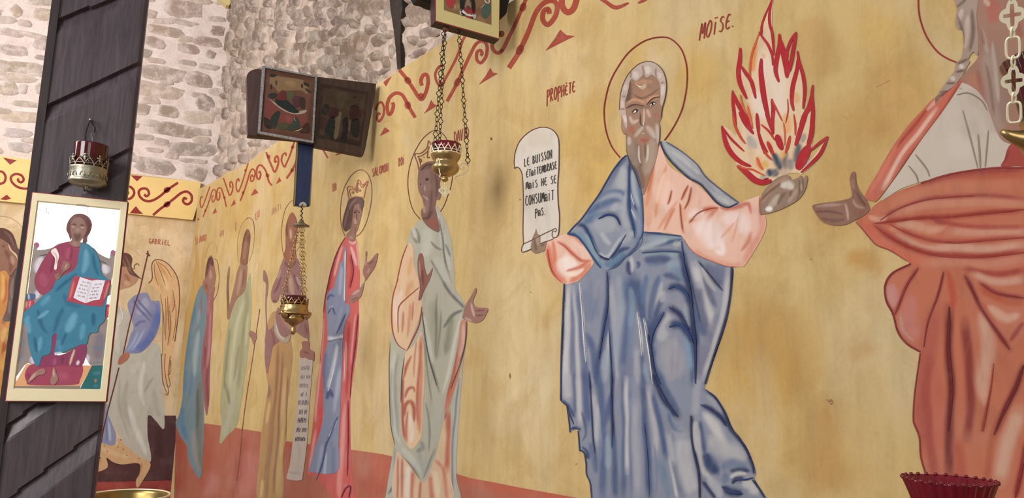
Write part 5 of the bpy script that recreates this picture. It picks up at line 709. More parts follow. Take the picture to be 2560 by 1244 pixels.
lines('hem_dots', an, PL_, [('7d5a3a', 2.6, f'Pa:{x},{y} {x + 6},{y + 6}', 'n') for x, y in ((140, 720), (120, 810), (215, 770), (245, 820), (340, 780), (390, 800), (365, 715), (420, 855), (530, 885))], 6)['kind'] = 'stuff'
fill('wing', an, PL_, 'O:670,495 700,450 697,330 710,285 750,265 830,290 900,360 950,460 966,600 960,750 935,950 915,1100 890,1260 880,1440 840,1444 800,1400 810,1000 790,700 750,560', 'd4aa76', [('c08c50', 6, .8, 'O:750,290 800,360 850,480'), ('b98454', 6, .7, 'O:870,680 870,900 860,1100'), ('e0bd8e', 8, .7, 'O:800,400 850,560'), ('c4965e', 5, .7, 'O:730,300 760,420 790,560'), ('ba8a5c', 6, .7, 'O:900,600 910,760')], 1.5, 3.2, label='long golden wing with drawn feathers')
lines('wing_feathers', an, PL_, [('6d3d30', 2, 'O:665,497 700,450 697,330 710,285 750,265 830,290 900,360 950,460 966,600 960,750 935,950 920,1060', 'n')] + [('8a5c42', 1.5, p) for p in ('O:735,280 780,380 830,520', 'O:740,280 830,340 890,440', 'O:720,300 725,400 760,520', 'O:850,620 855,780 865,950', 'O:900,560 920,700 890,780', 'O:780,600 810,800 820,1000', 'O:830,640 835,820 830,1050', 'O:870,760 880,900 850,1100', 'O:800,700 805,900 800,1200', 'O:930,700 930,860 900,1050')] + [('84503f', 1.6, p, 'n') for p in ('Pa:735,-60 740,80 745,180', 'Pa:770,-60 765,60 775,160 800,280 785,315 765,300', 'Pa:815,-40 800,120 815,220 800,240', 'Pa:745,180 765,250 790,300', 'Pa:820,0 808,130 790,130')], 5)
fill('cloak', an, PL_, 'O:555,602 630,585 662,605 690,660 730,668 772,678 778,850 745,980 685,1080 600,1162 520,1176 438,1168 465,1090 490,1000 520,920 480,790 462,695 500,640', '8585a2', [('54659f', 16, .8, 'O:760,760 740,900 660,1050 540,1150', 'n'), ('a3a2b5', 14, .8, 'O:640,640 620,720 560,800'), ('5b5d86', 4, .85, 'O:510,650 580,750 680,870'), ('5b5d86', 4, .85, 'O:550,640 620,730 700,830'), ('5a5f92', 5, .8, 'O:530,920 580,870 640,870'), ('9aa6c6', 4, .85, 'O:560,960 510,1080 460,1150'), ('9aa6c6', 4, .85, 'O:620,940 560,1060 500,1150'), ('5b70b0', 6, .8, 'O:740,690 750,800 720,920')], 4, 2.8)
fill('face', an, PL_, 'O:380,340 425,320 470,380 560,440 545,490 490,530 430,547 380,545', 'ab7f60', [('8b5c44', 6, .7, 'O:440,400 480,480'), ('c49a78', 8, .7, 'O:430,480 480,510')], 3, 2.4)
fill('hair', an, PL_, 'O:380,210 435,200 485,218 508,262 500,330 522,380 560,420 600,458 545,435 485,405 440,335 380,330', '5f3c32', [('84604e', 3, .8, 'O:440,230 470,290 490,380'), ('84604e', 3, .8, 'O:420,260 450,330 520,410')], 4, 2.2)
lines('staff', an, PL_, [('6b2b27', 2.8, 'O:660,205 620,380 580,560 540,680 480,900 420,1180 410,1244', 'n'), ('5d2524', 2.8, 'Pa:352,65 300,270 255,440 215,610 188,755', 'n'), ('6b2b27', 3, 'O:640,205 680,225', 'n'), ('6b2b27', 3, 'O:655,180 668,235', 'n'), ('6f5a3c', 2, 'O:510,350 525,360 530,320 560,305 575,325', 'n'), ('c9a478', 1.6, 'O:450,140 520,170 580,230', 'n'), ('d8d3c8', 2, 'O:390,730 415,800 400,870 360,915', 'n')], 6)
fill('staff_hand', an, PL_, 'B:590,575 596,545 620,520 645,520 642,545 612,572', 'a8674e', [], 7, 2.4)
lettering('inscription', wall_b, PL_, 372, 608, 427, 613, 13, 12, 'GABRiEL', 'a55a42', 1.8, 3, label='small red inscription above the angel wing')
# bearded figure at the far left, mostly behind the panel icon
fg = fill('painted_bearded_figure', wall_b, PL_, 'L:-250,960 -190,850 -90,800 0,805 60,860 120,930 200,820 260,800 290,1000 262,1300 250,1700 270,2300 -290,2300 -240,1700 -280,1300', 'c08545', [('d8a85a', 8, .8, 'L:20,900 40,1050 20,1200'), ('b4552c', 6, .8, 'L:60,950 70,1150 40,1244'), ('8f4a2a', 4, .8, 'M:90,380 40,500 20,700'), ('d3a860', 10, .8, 'M:60,350 20,500'), ('8f4a2a', 4, .8, 'M:120,420 60,560 30,760'), ('cf9a52', 10, .8, 'M:60,600 20,820'), ('a06034', 8, .8, 'M:20,300 60,280')], 2, 3.4, label='bearded figure in orange half hidden behind the panel icon')
fill('face', fg, PL_, 'L:-120,620 -90,530 0,508 80,560 110,640 180,720 192,810 120,945 60,870 -20,880 -80,800', '8d6450', [('6d483c', 8, .8, 'L:60,640 120,760 110,880'), ('b48a78', 8, .7, 'L:130,700 150,800'), ('6b4236', 4, .8, 'L:20,600 60,600')], 3, 2.6)
fill('hair', fg, PL_, 'L:-150,520 -120,430 -60,400 0,398 60,405 130,450 170,530 200,620 252,655 260,700 235,790 200,800 190,700 130,640 90,570 0,515 -80,540 -110,640 -140,620', '5e3c36', [('7d5a50', 4, .8, 'L:40,430 120,500 160,600')], 4, 2.4)
fill('fur_sleeve', fg, PL_, 'L:100,960 150,880 200,820 250,815 225,1000 200,1180 150,1350 110,1430 30,1420 70,1300 90,1150', '6b5650', [('8a7870', 4, .8, 'L:150,950 130,1080 140,1200'), ('4a3834', 4, .8, 'L:180,920 170,1060'), ('8a7870', 4, .8, 'L:120,1200 100,1350')], 3, 2.6)
lines('halo', fg, PL_, [('b08a64', 1.6, 'L:0,268 80,275 160,310 230,370 270,440', 'n')], 3)
# scrolls on the proud band
BL = '8f2f2c'; TBP = PL_.shifted(0.03)
bandp = tag(band)
BAND = []
def band_lines(strokes):
    for w_, pts, *m_ in strokes:
        o = lines('border_scroll', band, TBP, [(BL, w_, pts, m_[0] if m_ else 'n')], 0, step=2.5)
        for v in o.data.vertices: v.co.z += 0.0306
        BAND.append(o)
band_lines([(6.2, 'K2:60,735 120,780 180,785 220,740 210,690 165,663 120,690 125,738 158,735 160,712'), (6.2, 'K2:660,625 600,665 550,700 480,760 400,805 330,805 280,765 268,715 300,685 350,690 370,735 345,762 322,742'), (6.2, 'K2:410,950 480,890 550,840 620,785 690,730 750,715 795,755 792,815 750,842 712,815 722,778 748,792'), (14, 'K2:520,715 580,680', 'b'), (14, 'K2:520,860 580,825', 'b'),
    (6.0, 'K1:-120,560 -60,640 10,635 45,615 55,565 30,522 -10,510'), (6.0, 'K1:400,630 340,655 270,685 180,670 120,620 110,570 150,540 210,550 237,595 210,622 180,605 185,582')])
for p in ('K2:190,553 305,561 285,580 250,611 220,585', 'K2:178,930 215,885 240,860 275,905 312,938', 'K1:30,374 165,402 140,420 100,446 60,405', 'K1:0,792 40,765 68,745 112,786 60,800', 'K1:250,826 312,778 340,830', 'K2:862,996 868,972 878,996'):
    o = fill('border_dart', band, TBP, p, BL, [], 0, 6, True, M_LINE)
    for v in o.data.vertices: v.co.z += 0.0306
    BAND.append(o)
per = TBP.uv(342, 445)[0] - TBP.uv(25, 402)[0]          # the same motifs go on behind the post and further along the band
for n_, ids in ((1, (2, 3, 4)), (2, (0, 1, 2, 3, 4, 7, 8))):
    for i in ids:
        c = BAND[i].copy(); COL.objects.link(c); c.parent = band; c.location.x -= per * n_
# ================================================================== things standing or hanging in front of the walls
def bm_obj(name, bm, mat, parent=None, M=None, sm=True): return from_bm(name, bm, mat, parent, M, sm)
def lathe_bm(prof, seg=40, flute=0, famp=0.0, bm=None, caps=True):
    bm = bm or bmesh.new(); rings = []
    for r, z in prof:
        ring = []
        for i in range(seg):
            a = 2 * pi * i / seg; rr = r * (1 + famp * cos(flute * a)) if flute else r
            ring.append(bm.verts.new((rr * cos(a), rr * sin(a), z)))
        rings.append(ring)
    for A, B in zip(rings, rings[1:]):
        for i in range(seg):
            bm.faces.new((A[i], A[(i + 1) % seg], B[(i + 1) % seg], B[i]))
    if caps:
        bm.faces.new(rings[0][::-1]); bm.faces.new(rings[-1])
    return bm
def tube_bm(pts, r, closed=False, seg=8, bm=None, taper=None):
    bm = bm or bmesh.new(); P = [Vector(p) for p in pts]; n = len(P); rings = []
    T = [((P[(i + 1) % n] - P[i - 1]) if closed else (P[min(i + 1, n - 1)] - P[max(i - 1, 0)])).normalized() for i in range(n)]
    up = Vector((0, 0, 1)) if abs(T[0].z) < 0.9 else Vector((1, 0, 0))
    x = T[0].cross(up).normalized()
    for i in range(n):
        x = (x - T[i] * x.dot(T[i])).normalized(); y = T[i].cross(x)
        rr = r if taper is None else r * taper[i]
        rings.append([bm.verts.new(P[i] + (x * cos(2 * pi * k / seg) + y * sin(2 * pi * k / seg)) * rr) for k in range(seg)])
    for i in range(n if closed else n - 1):
        A, B = rings[i], rings[(i + 1) % n]
        for k in range(seg): bm.faces.new((A[k], A[(k + 1) % seg], B[(k + 1) % seg], B[k]))
    if not closed:
        bm.faces.new(rings[0][::-1]); bm.faces.new(rings[-1])
    return bm
def box_bm(x0, x1, y0, y1, z0, z1, bm=None, bev=0.0):
    bm = bm or bmesh.new(); r = bmesh.ops.create_cube(bm, size=1.0)
    for v in r['verts']: v.co = ((x0 + x1) / 2 + v.co.x * (x1 - x0), (y0 + y1) / 2 + v.co.y * (y1 - y0), (z0 + z1) / 2 + v.co.z * (z1 - z0))
    if bev: bmesh.ops.bevel(bm, geom=[e for e in bm.edges if e.verts[0] in r['verts']], offset=bev, segments=2, affect='EDGES')
    return bm
def root(name, loc, label, cat, M=None, group=None):
    o = empty(name, M if M is not None else Matrix.Translation(Vector(loc)))
    return tag(o, label, cat, group)
def rooted_plane(name, plane, bx, by, label, cat, group=None):
    """A thing hung on a vertical plane: its Empty sits at the given photo point on that plane."""
    p = hit(bx, by, plane.o, plane.n); pl = Plane(p, plane.d, plane.n)
    return root(name, None, label, cat, pl.M, group), pl
def prism(name, plane, pts, w0, w1, mat, parent, bev=0.0, mat_side=None):
    uv = plane.uvs(FULL(pts)); bm = bmesh.new()
    a = [bm.verts.new((*p, w1)) for p in uv]; b = [bm.verts.new((*p, w0)) for p in uv]; n = len(uv)
    f = bm.faces.new(a); bm.faces.new(b[::-1])
    for i in range(n): bm.faces.new((a[(i + 1) % n], a[i], b[i], b[(i + 1) % n]))
    bmesh.ops.recalc_face_normals(bm, faces=bm.faces)
    if bev: bmesh.ops.bevel(bm, geom=list(bm.edges), offset=bev, segments=2, affect='EDGES')
    o = from_bm(name, bm, mat, parent)
    if mat_side is not None:
        o.data.materials.append(mat_side)
        for p in o.data.polygons:
            if abs(p.normal.z) < 0.5 or p.normal.z < 0: p.material_index = 1
    return o
def lift(o, w):
    for v in o.data.vertices: v.co.z += w
    return o

def mat_wood(name, c1, c2, rough=0.5, spec=0.4, sc=6.0, stretch=(9, 0.7, 9)):
    k = NT(name); k.b.inputs['Roughness'].default_value = rough; k.b.inputs['Specular IOR Level'].default_value = spec
    n1 = k.noise(k.coords(stretch), sc, 7, 0.62, 0.8); n2 = k.noise(k.coords(), 3, 4, 0.6)
    c = k.ramp(n1, [(0.3, c2), (0.7, c1)]); c = k.mix(1.0, c, k.ramp(n2, [(0.3, 0.75), (0.65, 1.0)]), 'MULTIPLY')
    k.base(c); k.bump(n1, 0.25, 0.004); return k.m
M_BEAM = mat_wood('dark_stained_oak', '51424a', '2f262b', 0.42, 0.5)
M_PLANK = mat_wood('brown_stained_plank', '5d4540', '432f2c', 0.6, 0.3)
M_CREAM = mat_plain('cream_gesso', 'e6dab6', 0.5, 0, 0.3, 0.06, 14)
M_CREAM2 = mat_plain('yellow_cream_paint', 'cfc288', 0.5, 0, 0.3, 0.06, 14)
M_EDGE = mat_plain('dark_red_edge_paint', '8a3038', 0.5, 0, 0.3, 0.1, 20)
M_DARKEDGE = mat_plain('dark_brown_edge_paint', '38231f', 0.5, 0, 0.3, 0.2, 20)
M_BLACK = mat_plain('black_painted_wood', '1f1917', 0.6, 0, 0.3, 0.3, 12)
M_LEAF = mat_plain('gold_leaf', 'fdf4e2', 0.2, 1.0, 0.5, 0.03, 30)
M_BRASS = mat_plain('aged_brass', 'b39664', 0.30, 0.9, 0.5, 0.18, 26)
M_BRIGHT = mat_plain('bright_brass', 'fbf2d2', 0.3, 0.4, 0.6, 0.08, 40)
M_PEWTER = mat_plain('dull_silver_metal', 'a09a88', 0.38, 0.9, 0.5, 0.35, 60, 0.4)
M_IRON = mat_plain('dark_iron', '4a4234', 0.45, 0.9, 0.5, 0.2, 60)
M_SILVER = mat_plain('chased_silver', 'b9b6b8', 0.3, 1.0, 0.5, 0.35, 90, 0.6)
M_BLUE = mat_wood('navy_painted_wood', '27365e', '1d2848', 0.5, 0.4)
M_CORD = mat_plain('black_cord', '221c1e', 0.8)
def mat_glass(name, c, c2):
    k = NT(name); b = k.b; b.inputs['Base Color'].default_value = rgba(c); b.inputs['Roughness'].default_value = 0.07
    b.inputs['Transmission Weight'].default_value = 0.55; b.inputs['IOR'].default_value = 1.45; b.inputs['Specular IOR Level'].default_value = 0.6
    n = k.noise(k.coords(), 30, 2, 0.5); k.base(k.ramp(n, [(0.3, c2), (0.7, c)])); return k.m
M_RUBY = mat_glass('ruby_glass', '9c1030', '7a0a24')
M_RUBYD = mat_glass('dark_ruby_glass', '6d0a18', '4f0812')

# ------------------------------------------------------------------ timber post with diagonal adze cuts
PB0 = PL_.shifted(3.0)
bu0, bu1 = PB0.uv(140, 0)[0], PB0.uv(338, 300)[0]
pc = PB0.o + PB0.d * ((bu0 + bu1) / 2); PBM = Plane(Vector((pc.x, pc.y, 0)), PB0.d, PB0.n)
hw = (bu1 - bu0) / 2
post = root('timber_post', None, 'dark stained timber post with diagonal adze cuts, carrying the panel icon', 'post', PBM.M)
cuts = []
for a_, b_, c_, d_ in (((145, 47), (270, 0), (142, 85), (345, 2)), ((120, 265), (330, 165), (112, 312), (327, 198)), ((135, 478), (300, 385), (140, 520), (300, 440)), ((12, 1070), (90, 1010), (10, 1110), (120, 1020)), ((25, 1244), (227, 1088), (95, 1244), (223, 1148)), ((60, 800), (250, 690), (60, 850), (250, 730)), ((-20, 1420), (200, 1290), (-20, 1480), (200, 1340))):
    A, B = (np.array(PBM.uv(*q)) for q in (a_, b_)); Cc, Dd = (np.array(PBM.uv(*q)) for q in (c_, d_))
    if A[0] > B[0]: A, B = B, A
    t = (B - A) / np.hypot(*(B - A)); nn = np.array([t[1], -t[0]])     # points down
    wd = float(np.clip(abs(((Cc + Dd) / 2 - (A + B) / 2) @ nn), 0.03, 0.12)); cuts.append((A, nn, wd))
def post_h(u, v):
    h = 0.004 * noise.noise(Vector((u * 9, v * 1.5, 0.3)))
    for A, nn, wd in cuts:
        s = (u - A[0]) * nn[0] + (v - A[1]) * nn[1]
        if 0 <= s < wd: h -= 0.016 * (1 - s / wd)
    return h
nu, nv = 26, 520; bm = bmesh.new(); G = []
for j in range(nv + 1):
    v = 4.7 * j / nv; G.append([bm.verts.new((-hw + 2 * hw * i / nu, v, post_h(-hw + 2 * hw * i / nu, v) - (0.006 if i in (0, nu) else 0))) for i in range(nu + 1)])
for j in range(nv):
    for i in range(nu): bm.faces.new((G[j][i], G[j][i + 1], G[j + 1][i + 1], G[j + 1][i]))
bk = [[bm.verts.new((x, G[j][0].co.y, -0.075)) for x in (-hw, hw)] for j in (0, nv)]
for sgn, i in ((0, 0), (1, nu)):
    for j in range(nv):
        pass
bm.faces.new((bk[0][0], bk[1][0], bk[1][1], bk[0][1]))
bm.faces.new([G[j][0] for j in range(nv + 1)] + [bk[1][0], bk[0][0]]); bm.faces.new([G[j][nu] for j in range(nv, -1, -1)] + [bk[0][1], bk[1][1]])
bm.faces.new([G[nv][i] for i in range(nu + 1)] + [bk[1][1], bk[1][0]]); bm.faces.new([G[0][i] for i in range(nu, -1, -1)] + [bk[0][0], bk[0][1]])
bmesh.ops.recalc_face_normals(bm, faces=bm.faces)
from_bm('shaft', bm, M_BEAM, post)
bm = box_bm(-hw - 0.012, -hw + 0.014, 0, 4.7, -0.07, 0.006); from_bm('edge_batten', bm, mat_wood('dark_edge_oak', '3a2f30', '2a2224', 0.6, 0.3), post)

# ------------------------------------------------------------------ panel icon on the post
ICF = PL_.shifted(3.045)
icon, IP = rooted_plane('panel_icon', ICF, 140, 1005, 'cream framed panel icon of an enthroned robed figure with open book, on the timber post', 'icon')
def rect_px(plane, pts):
    uv = plane.uvs(FULL(pts)); return uv[:, 0].min(), uv[:, 0].max(), uv[:, 1].min(), uv[:, 1].max()
uv = IP.uvs(FULL('80,476 326,505 263,1003 9,1007'))
iu0, iu1 = (uv[0, 0] + uv[3, 0]) / 2, (uv[1, 0] + uv[2, 0]) / 2; iv1, iv0 = (uv[0, 1] + uv[1, 1]) / 2, (uv[2, 1] + uv[3, 1]) / 2
uv = IP.uvs(FULL('97,500 304,523 251,974 29,972'))
ju0, ju1 = (uv[0, 0] + uv[3, 0]) / 2, (uv[1, 0] + uv[2, 0]) / 2; jv1, jv0 = (uv[0, 1] + uv[1, 1]) / 2, (uv[2, 1] + uv[3, 1]) / 2
from_bm('board', box_bm(iu0, iu1, iv0, iv1, -0.04, -0.006, None, 0.002), M_EDGE, icon)
bm = bmesh.new(); m_ = 0.004
O_ = [(iu0 + m_, iv0 + m_), (iu1 - m_, iv0 + m_), (iu1 - m_, iv1 - m_), (iu0 + m_, iv1 - m_)]; I_ = [(ju0, jv0), (ju1, jv0), (ju1, jv1), (ju0, jv1)]; I2 = [(ju0 + .004, jv0 + .004), (ju1 - .004, jv0 + .004), (ju1 - .004, jv1 - .004), (ju0 + .004, jv1 - .004)]
vo0 = [bm.verts.new((*p, -0.006)) for p in O_]; vo = [bm.verts.new((*p, 0)) for p in O_]; vi = [bm.verts.new((*p, 0)) for p in I_]; vj = [bm.verts.new((*p, -0.0056)) for p in I2]
for i in range(4):
    j = (i + 1) % 4; bm.faces.new((vo0[i], vo0[j], vo[j], vo[i])); bm.faces.new((vo[i], vo[j], vi[j], vi[i])); bm.faces.new((vi[i], vi[j], vj[j], vj[i]))
from_bm('raised_frame', bm, M_CREAM, icon)
bm = bmesh.new(); bm.faces.new([bm.verts.new((*p, -0.0055)) for p in I_]); tag(from_bm('gilded_ground', bm, M_LEAF, icon), 'shining gilded ground of the icon')
LIFT = -0.005
SAT[0] = 1.0
def ic(name, pts, col, st=(), lay=1, **kw): return lift(fill(name, icon, IP, pts, col, list(st), lay, 2.6, mat=M_ICON, **kw), LIFT)
ic('throne', 'L:370,612 388,600 418,612 415,640 560,620 700,560 1000,600 1100,680 1212,732 1226,682 1286,690 1255,900 1235,1000 1240,1120 1180,1190 1195,1440 1200,1590 1150,1915 1010,1925 900,1800 600,1800 400,1920 290,1905 150,2060 190,1755 215,1485 240,1350 245,1200 300,1130 330,900', '958a86', [
    ('d9d4e0', 14, .95, 'L:470,720 420,820 420,900'), ('d9d4e0', 14, .95, 'L:1140,800 1170,850 1170,900'), ('d5cfe0', 10, .95, 'L:420,1090 400,1180'), ('7b7884', 18, .9, 'L:240,1500 220,1700 190,1900'), ('7d7884', 20, .9, 'L:1110,1560 1100,1700 1080,1850'), ('a0685e', 6, .8, 'L:225,1725 230,1750'), ('a0685e', 6, .8, 'L:1095,1780 1100,1800'), ('a0685e', 6, .8, 'L:245,1580 248,1600'), ('6a7d94', 3, .8, 'L:190,1840 260,1830'), ('6a7d94', 3, .8, 'L:1030,1720 1160,1720'), ('6a7d94', 3, .8, 'L:1030,1890 1140,1890'), ('6a7d94', 3, .8, 'L:190,1670 280,1670'), ('d0cadc', 10, .95, 'L:350,1830 370,1910'), ('d0cadc', 10, .95, 'L:970,1800 960,1900'), ('3a3236', 2, .9, 'L:425,712 530,690'), ('3a3236', 2, .9, 'L:1100,755 1205,805')], 1)
for p in ('L:403,553 430,568 436,590 420,612 390,612 372,592 378,566', 'L:1252,640 1280,652 1288,674 1272,696 1244,696 1226,676 1232,652'): ic('throne_knob', p, 'a4708a', [('a04058', 5, .9, 'L:403,580 405,588'), ('a04058', 5, .9, 'L:1252,666 1254,672')], 3)
for p in ('L:250,1215 300,1190 365,1185 372,1270 300,1325 246,1290', 'L:1165,1270 1200,1240 1238,1285 1228,1360 1180,1395 1158,1330'): ic('cushion', p, 'b54858', [('e0a09c', 3, .85, 'L:290,1210 280,1290'), ('e0a09c', 3, .8, 'L:330,1200 320,1280'), ('d89c98', 3, .8, 'L:1200,1280 1215,1340')], 2)
ic('cushion_end', 'L:262,1160 300,1130 385,1130 375,1185 300,1200 265,1190', '4f6a90', [('c8c8d0', 3, .9, 'L:310,1130 315,1190')], 3)
ic('green_floor', 'M:890,1030 900,1000 1020,772 1156,766 1115,1040', '2d6c6e', [('4a7f96', 6, .8, 'M:1030,860 1110,860'), ('b08070', 6, .8, 'M:1050,940 1075,945'), ('4a7f96', 4, .8, 'M:1040,1000 1090,1000')], 2, sharp=True)
ic('footstool', 'M:145,1003 290,752 1022,770 892,1000', 'e0a87a', [], 3, sharp=True)
ic('footstool_edge', 'M:125,1032 145,998 893,996 888,1032', '8b8176', [], 4, sharp=True)
ic('carpet', 'M:275,860 335,765 500,740 850,740 920,800 885,930 820,982 350,985 292,945', 'a04a60', [('ac5a72', 16, .7, 'M:600,900 760,880'), ('8c3a58', 8, .7, 'M:300,860 360,960')], 4)
ic('tunic_hem', 'M:400,775 470,682 556,640 545,560 600,420 640,430 612,640 750,625 870,545 950,540 945,690 885,780 700,765 560,780', '8c4262', [('a8587c', 6, .8, 'M:620,680 600,760'), ('e0c89c', 3.4, .95, 'M:825,590 790,680 770,755'), ('efe8ea', 5, .9, 'M:870,710 850,760'), ('7a3450', 5, .8, 'M:700,660 690,750')], 5)
ic('tunic', 'L:560,642 650,582 780,545 885,600 872,720 850,850 640,965 545,1118 455,1132 392,1052 385,950 450,800 520,692', '97465e', [('7f3650', 6, .8, 'L:640,640 600,760 560,900'), ('a8586e', 16, .7, 'L:460,900 500,1050'), ('a8586e', 10, .7, 'L:760,620 740,740'), ('7f3650', 5, .8, 'L:800,620 780,760')], 5)
ic('mantle', 'L:830,850 640,962 570,1080 480,1150 380,1240 265,1335 250,1430 298,1520 310,1650 340,1790 398,1925 432,1920 470,1822 556,1785 580,1600 630,1580 602,1785 640,1802 760,1752 900,1692 960,1682 980,1600 1010,1562 1080,1552 1102,1482 1160,1420 1172,1300 1222,1000 1225,985 1130,905 1110,780 1060,662 990,582 905,560 870,700', '43809c', [
    ('2d6180', 6, .85, 'L:860,900 720,1000 620,1100'), ('6fa4bc', 10, .8, 'L:960,640 960,780 920,900'), ('2f6482', 6, .85, 'L:1030,680 1050,820 1090,920'), ('70a8c4', 14, .8, 'L:840,1340 800,1440 740,1560'), ('2f6486', 8, .85, 'L:700,1280 640,1420 600,1560'), ('2f6486', 7, .85, 'L:420,1300 460,1480 520,1560'), ('63a0bc', 10, .8, 'L:330,1380 300,1420 330,1560'), ('5c9ab8', 10, .8, 'L:560,1150 460,1260'), ('63a0bc', 8, .8, 'L:450,1600 420,1760'), ('2c5f80', 6, .85, 'L:380,1600 400,1780'), ('5e9cbc', 10, .8, 'L:930,1460 900,1640'), ('2d6080', 8, .85, 'L:1040,1340 1040,1480'), ('5690b0', 10, .7, 'L:640,1640 680,1760'), ('d8e0ee', 6, .9, 'L:590,1788 640,1795 690,1778'), ('2d6080', 5, .8, 'L:740,1560 680,1700'), ('70a8c4', 6, .8, 'L:420,1400 540,1320'), ('33688a', 10, .7, 'L:700,1120 760,1230 900,1270')], 6)
ic('book_cover', 'L:810,952 742,1195 760,1210 960,1255 1120,1262 1150,1235 1226,990 1165,980 890,940', 'b0485a', [('d08a78', 4, .8, 'L:820,980 770,1180'), ('d08a78', 4, .8, 'L:1160,1190 1210,1000')], 7)
ic('book_pages', 'L:888,940 950,962 1020,982 1090,972 1167,980 1140,1080 1106,1192 1040,1200 950,1232 880,1205 815,1170 850,1060', 'e8e4ee', [('cfc8d4', 3, .8, 'L:1020,985 985,1100 952,1228', 'n')], 8, sharp=True)
S_ = []
for r in range(5):
    for (ax, ay, bx, by) in ((905, 990, 990, 1010), (1040, 1025, 1120, 1018)):
        x0, y0 = ax - r * 14, ay + r * 38; x1, y1 = bx - r * 14, by + r * 38
        S_ += [('8a8594', 0.9, f'L:{x0 + (x1 - x0) * i / 7:.0f},{y0 + (y1 - y0) * i / 7 + 8:.0f} {x0 + (x1 - x0) * i / 7 + 4:.0f},{y0 + (y1 - y0) * i / 7 - 8:.0f}', 'n') for i in range(8) if (i + r) % 4]
lift(lines('page_lettering', icon, IP, S_, 9, mat=M_ICON), LIFT)
ic('face', 'L:782,330 870,262 948,300 962,420 925,500 890,545 905,560 880,602 830,606 762,562 795,525 770,420', '93736a', [('c2a294', 3.4, .85, 'L:795,378 830,385'), ('c2a294', 3.4, .85, 'L:895,388 935,390'), ('5c3c3c', 4, .85, 'L:800,355 850,360'), ('5c3c3c', 4, .85, 'L:890,365 940,370'), ('6a4a48', 9, .85, 'L:830,460 860,520 890,460'), ('b08f82', 6, .7, 'L:865,400 862,440'), ('a88478', 8, .7, 'L:800,565 860,585')], 7)
ic('hair', 'L:735,410 758,320 820,252 900,238 980,272 1020,350 1000,440 970,490 966,545 942,566 918,560 925,500 958,420 935,320 870,272 800,312 778,400 792,480 782,530 760,470', '74504f', [('8f6a66', 4, .8, 'L:840,260 780,330'), ('5c3a3a', 5, .8, 'L:970,300 990,400 950,500')], 8)
ic('hand', 'L:700,772 740,770 782,800 765,850 705,890 655,962 622,966 608,915 670,880', '946c62', [('c39c8c', 3, .8, 'L:740,790 720,850'), ('6d4640', 3, .8, 'L:690,850 660,930')], 8)
ic('gold_highlight', 'L:566,652 620,622 656,705 640,770 626,855 600,850 610,740 580,690', 'efe6df', [('c98a80', 2, .8, 'L:590,660 630,720 615,800')], 7)
for p in ('M:305,952 375,850 470,802 505,830 480,868 420,880 340,945', 'M:556,950 575,870 598,782 622,850 645,915 620,965 585,985'): ic('foot', p, 'a07a70', [('d0b09c', 3, .85, 'M:330,935 400,860'), ('d0b09c', 3, .85, 'M:590,800 600,900')], 7)
lift(lines('icon_lettering', icon, IP, [('8f8788', 1.4, 'L:515,170 508,240', 'n'), ('8f8788', 1.2, 'L:532,212 540,245', 'n'), ('8f8788', 1.2, 'L:1245,238 1278,236', 'n'), ('8f8788', 1.2, 'L:1232,262 1238,268', 'n'), ('a59c98', 1.2, 'L:968,160 968,245', 'n')], 2, mat=M_ICON), LIFT)
lift(lines('frame_crack', icon, IP, [('8d8478', 1.3, 'L:850,142 885,136 940,145 990,162', 'n')], 12, mat=M_ICON), -0.001)
# ------------------------------------------------------------------ lamp parts
def ring_pts(R, z, n=32): return [(R * cos(2 * pi * i / n), R * sin(2 * pi * i / n), z) for i in range(n)]
def gallery_bm(R, z0, z1, n, r, flare=1.04, crown=True):
    """A pierced gallery: crossed pointed arches on a ring, a bead on every tip."""
    bm = bmesh.new(); tube_bm(ring_pts(R, z0, 48), r * 1.3, True, 6, bm)
    zm = z0 + (z1 - z0) * 0.38; tube_bm(ring_pts(R * 1.01, zm, 48), r * 0.8, True, 5, bm)
    for k in range(n):
        a = 2 * pi * k / n; w = 2 * pi / n
        for sgn in (-1, 1):
            pts = []
            for i in range(9):
                t = i / 8; ang = a + sgn * w * (0.52 - 0.52 * t ** 1.7) ; rr = R * (1 + (flare - 1) * t)
                pts.append((rr * cos(ang), rr * sin(ang), z0 + (z1 - z0) * t))
            tube_bm(pts, r, False, 5, bm)
        rr = R * flare; bmesh.ops.create_icosphere(bm, subdivisions=1, radius=r * 1.7, matrix=Matrix.Translation((rr * cos(a), rr * sin(a), z1 + r)))
        for h in (0.5,):
            ang = a + w * h; tube_bm([(R * cos(ang), R * sin(ang), z0), (R * cos(ang), R * sin(ang), zm)], r * 0.8, False, 5, bm)
    return bm
def oval_link(L, Wd, r):
    return tube_bm([(Wd / 2 * cos(2 * pi * i / 18), 0, L / 2 * sin(2 * pi * i / 18)) for i in range(18)], r, True, 6)
def rect_link(L, Wd, r):
    P = []
    for i in range(24):
        a = 2 * pi * i / 24; P.append((Wd / 2 * math.copysign(abs(cos(a)) ** 0.45, cos(a)), 0, L / 2 * math.copysign(abs(sin(a)) ** 0.6, sin(a))))
    return tube_bm(P, r, True, 7)
def star_link(L, Wd, r):
    P = []
    for i in range(24):
        a = 2 * pi * i / 24; k = 0.62 + 0.38 * abs(cos(2 * a)) ** 2; P.append((Wd / 2 * cos(a) * k, 0, L / 2 * sin(a) * k))
    return tube_bm(P, r, True, 6)
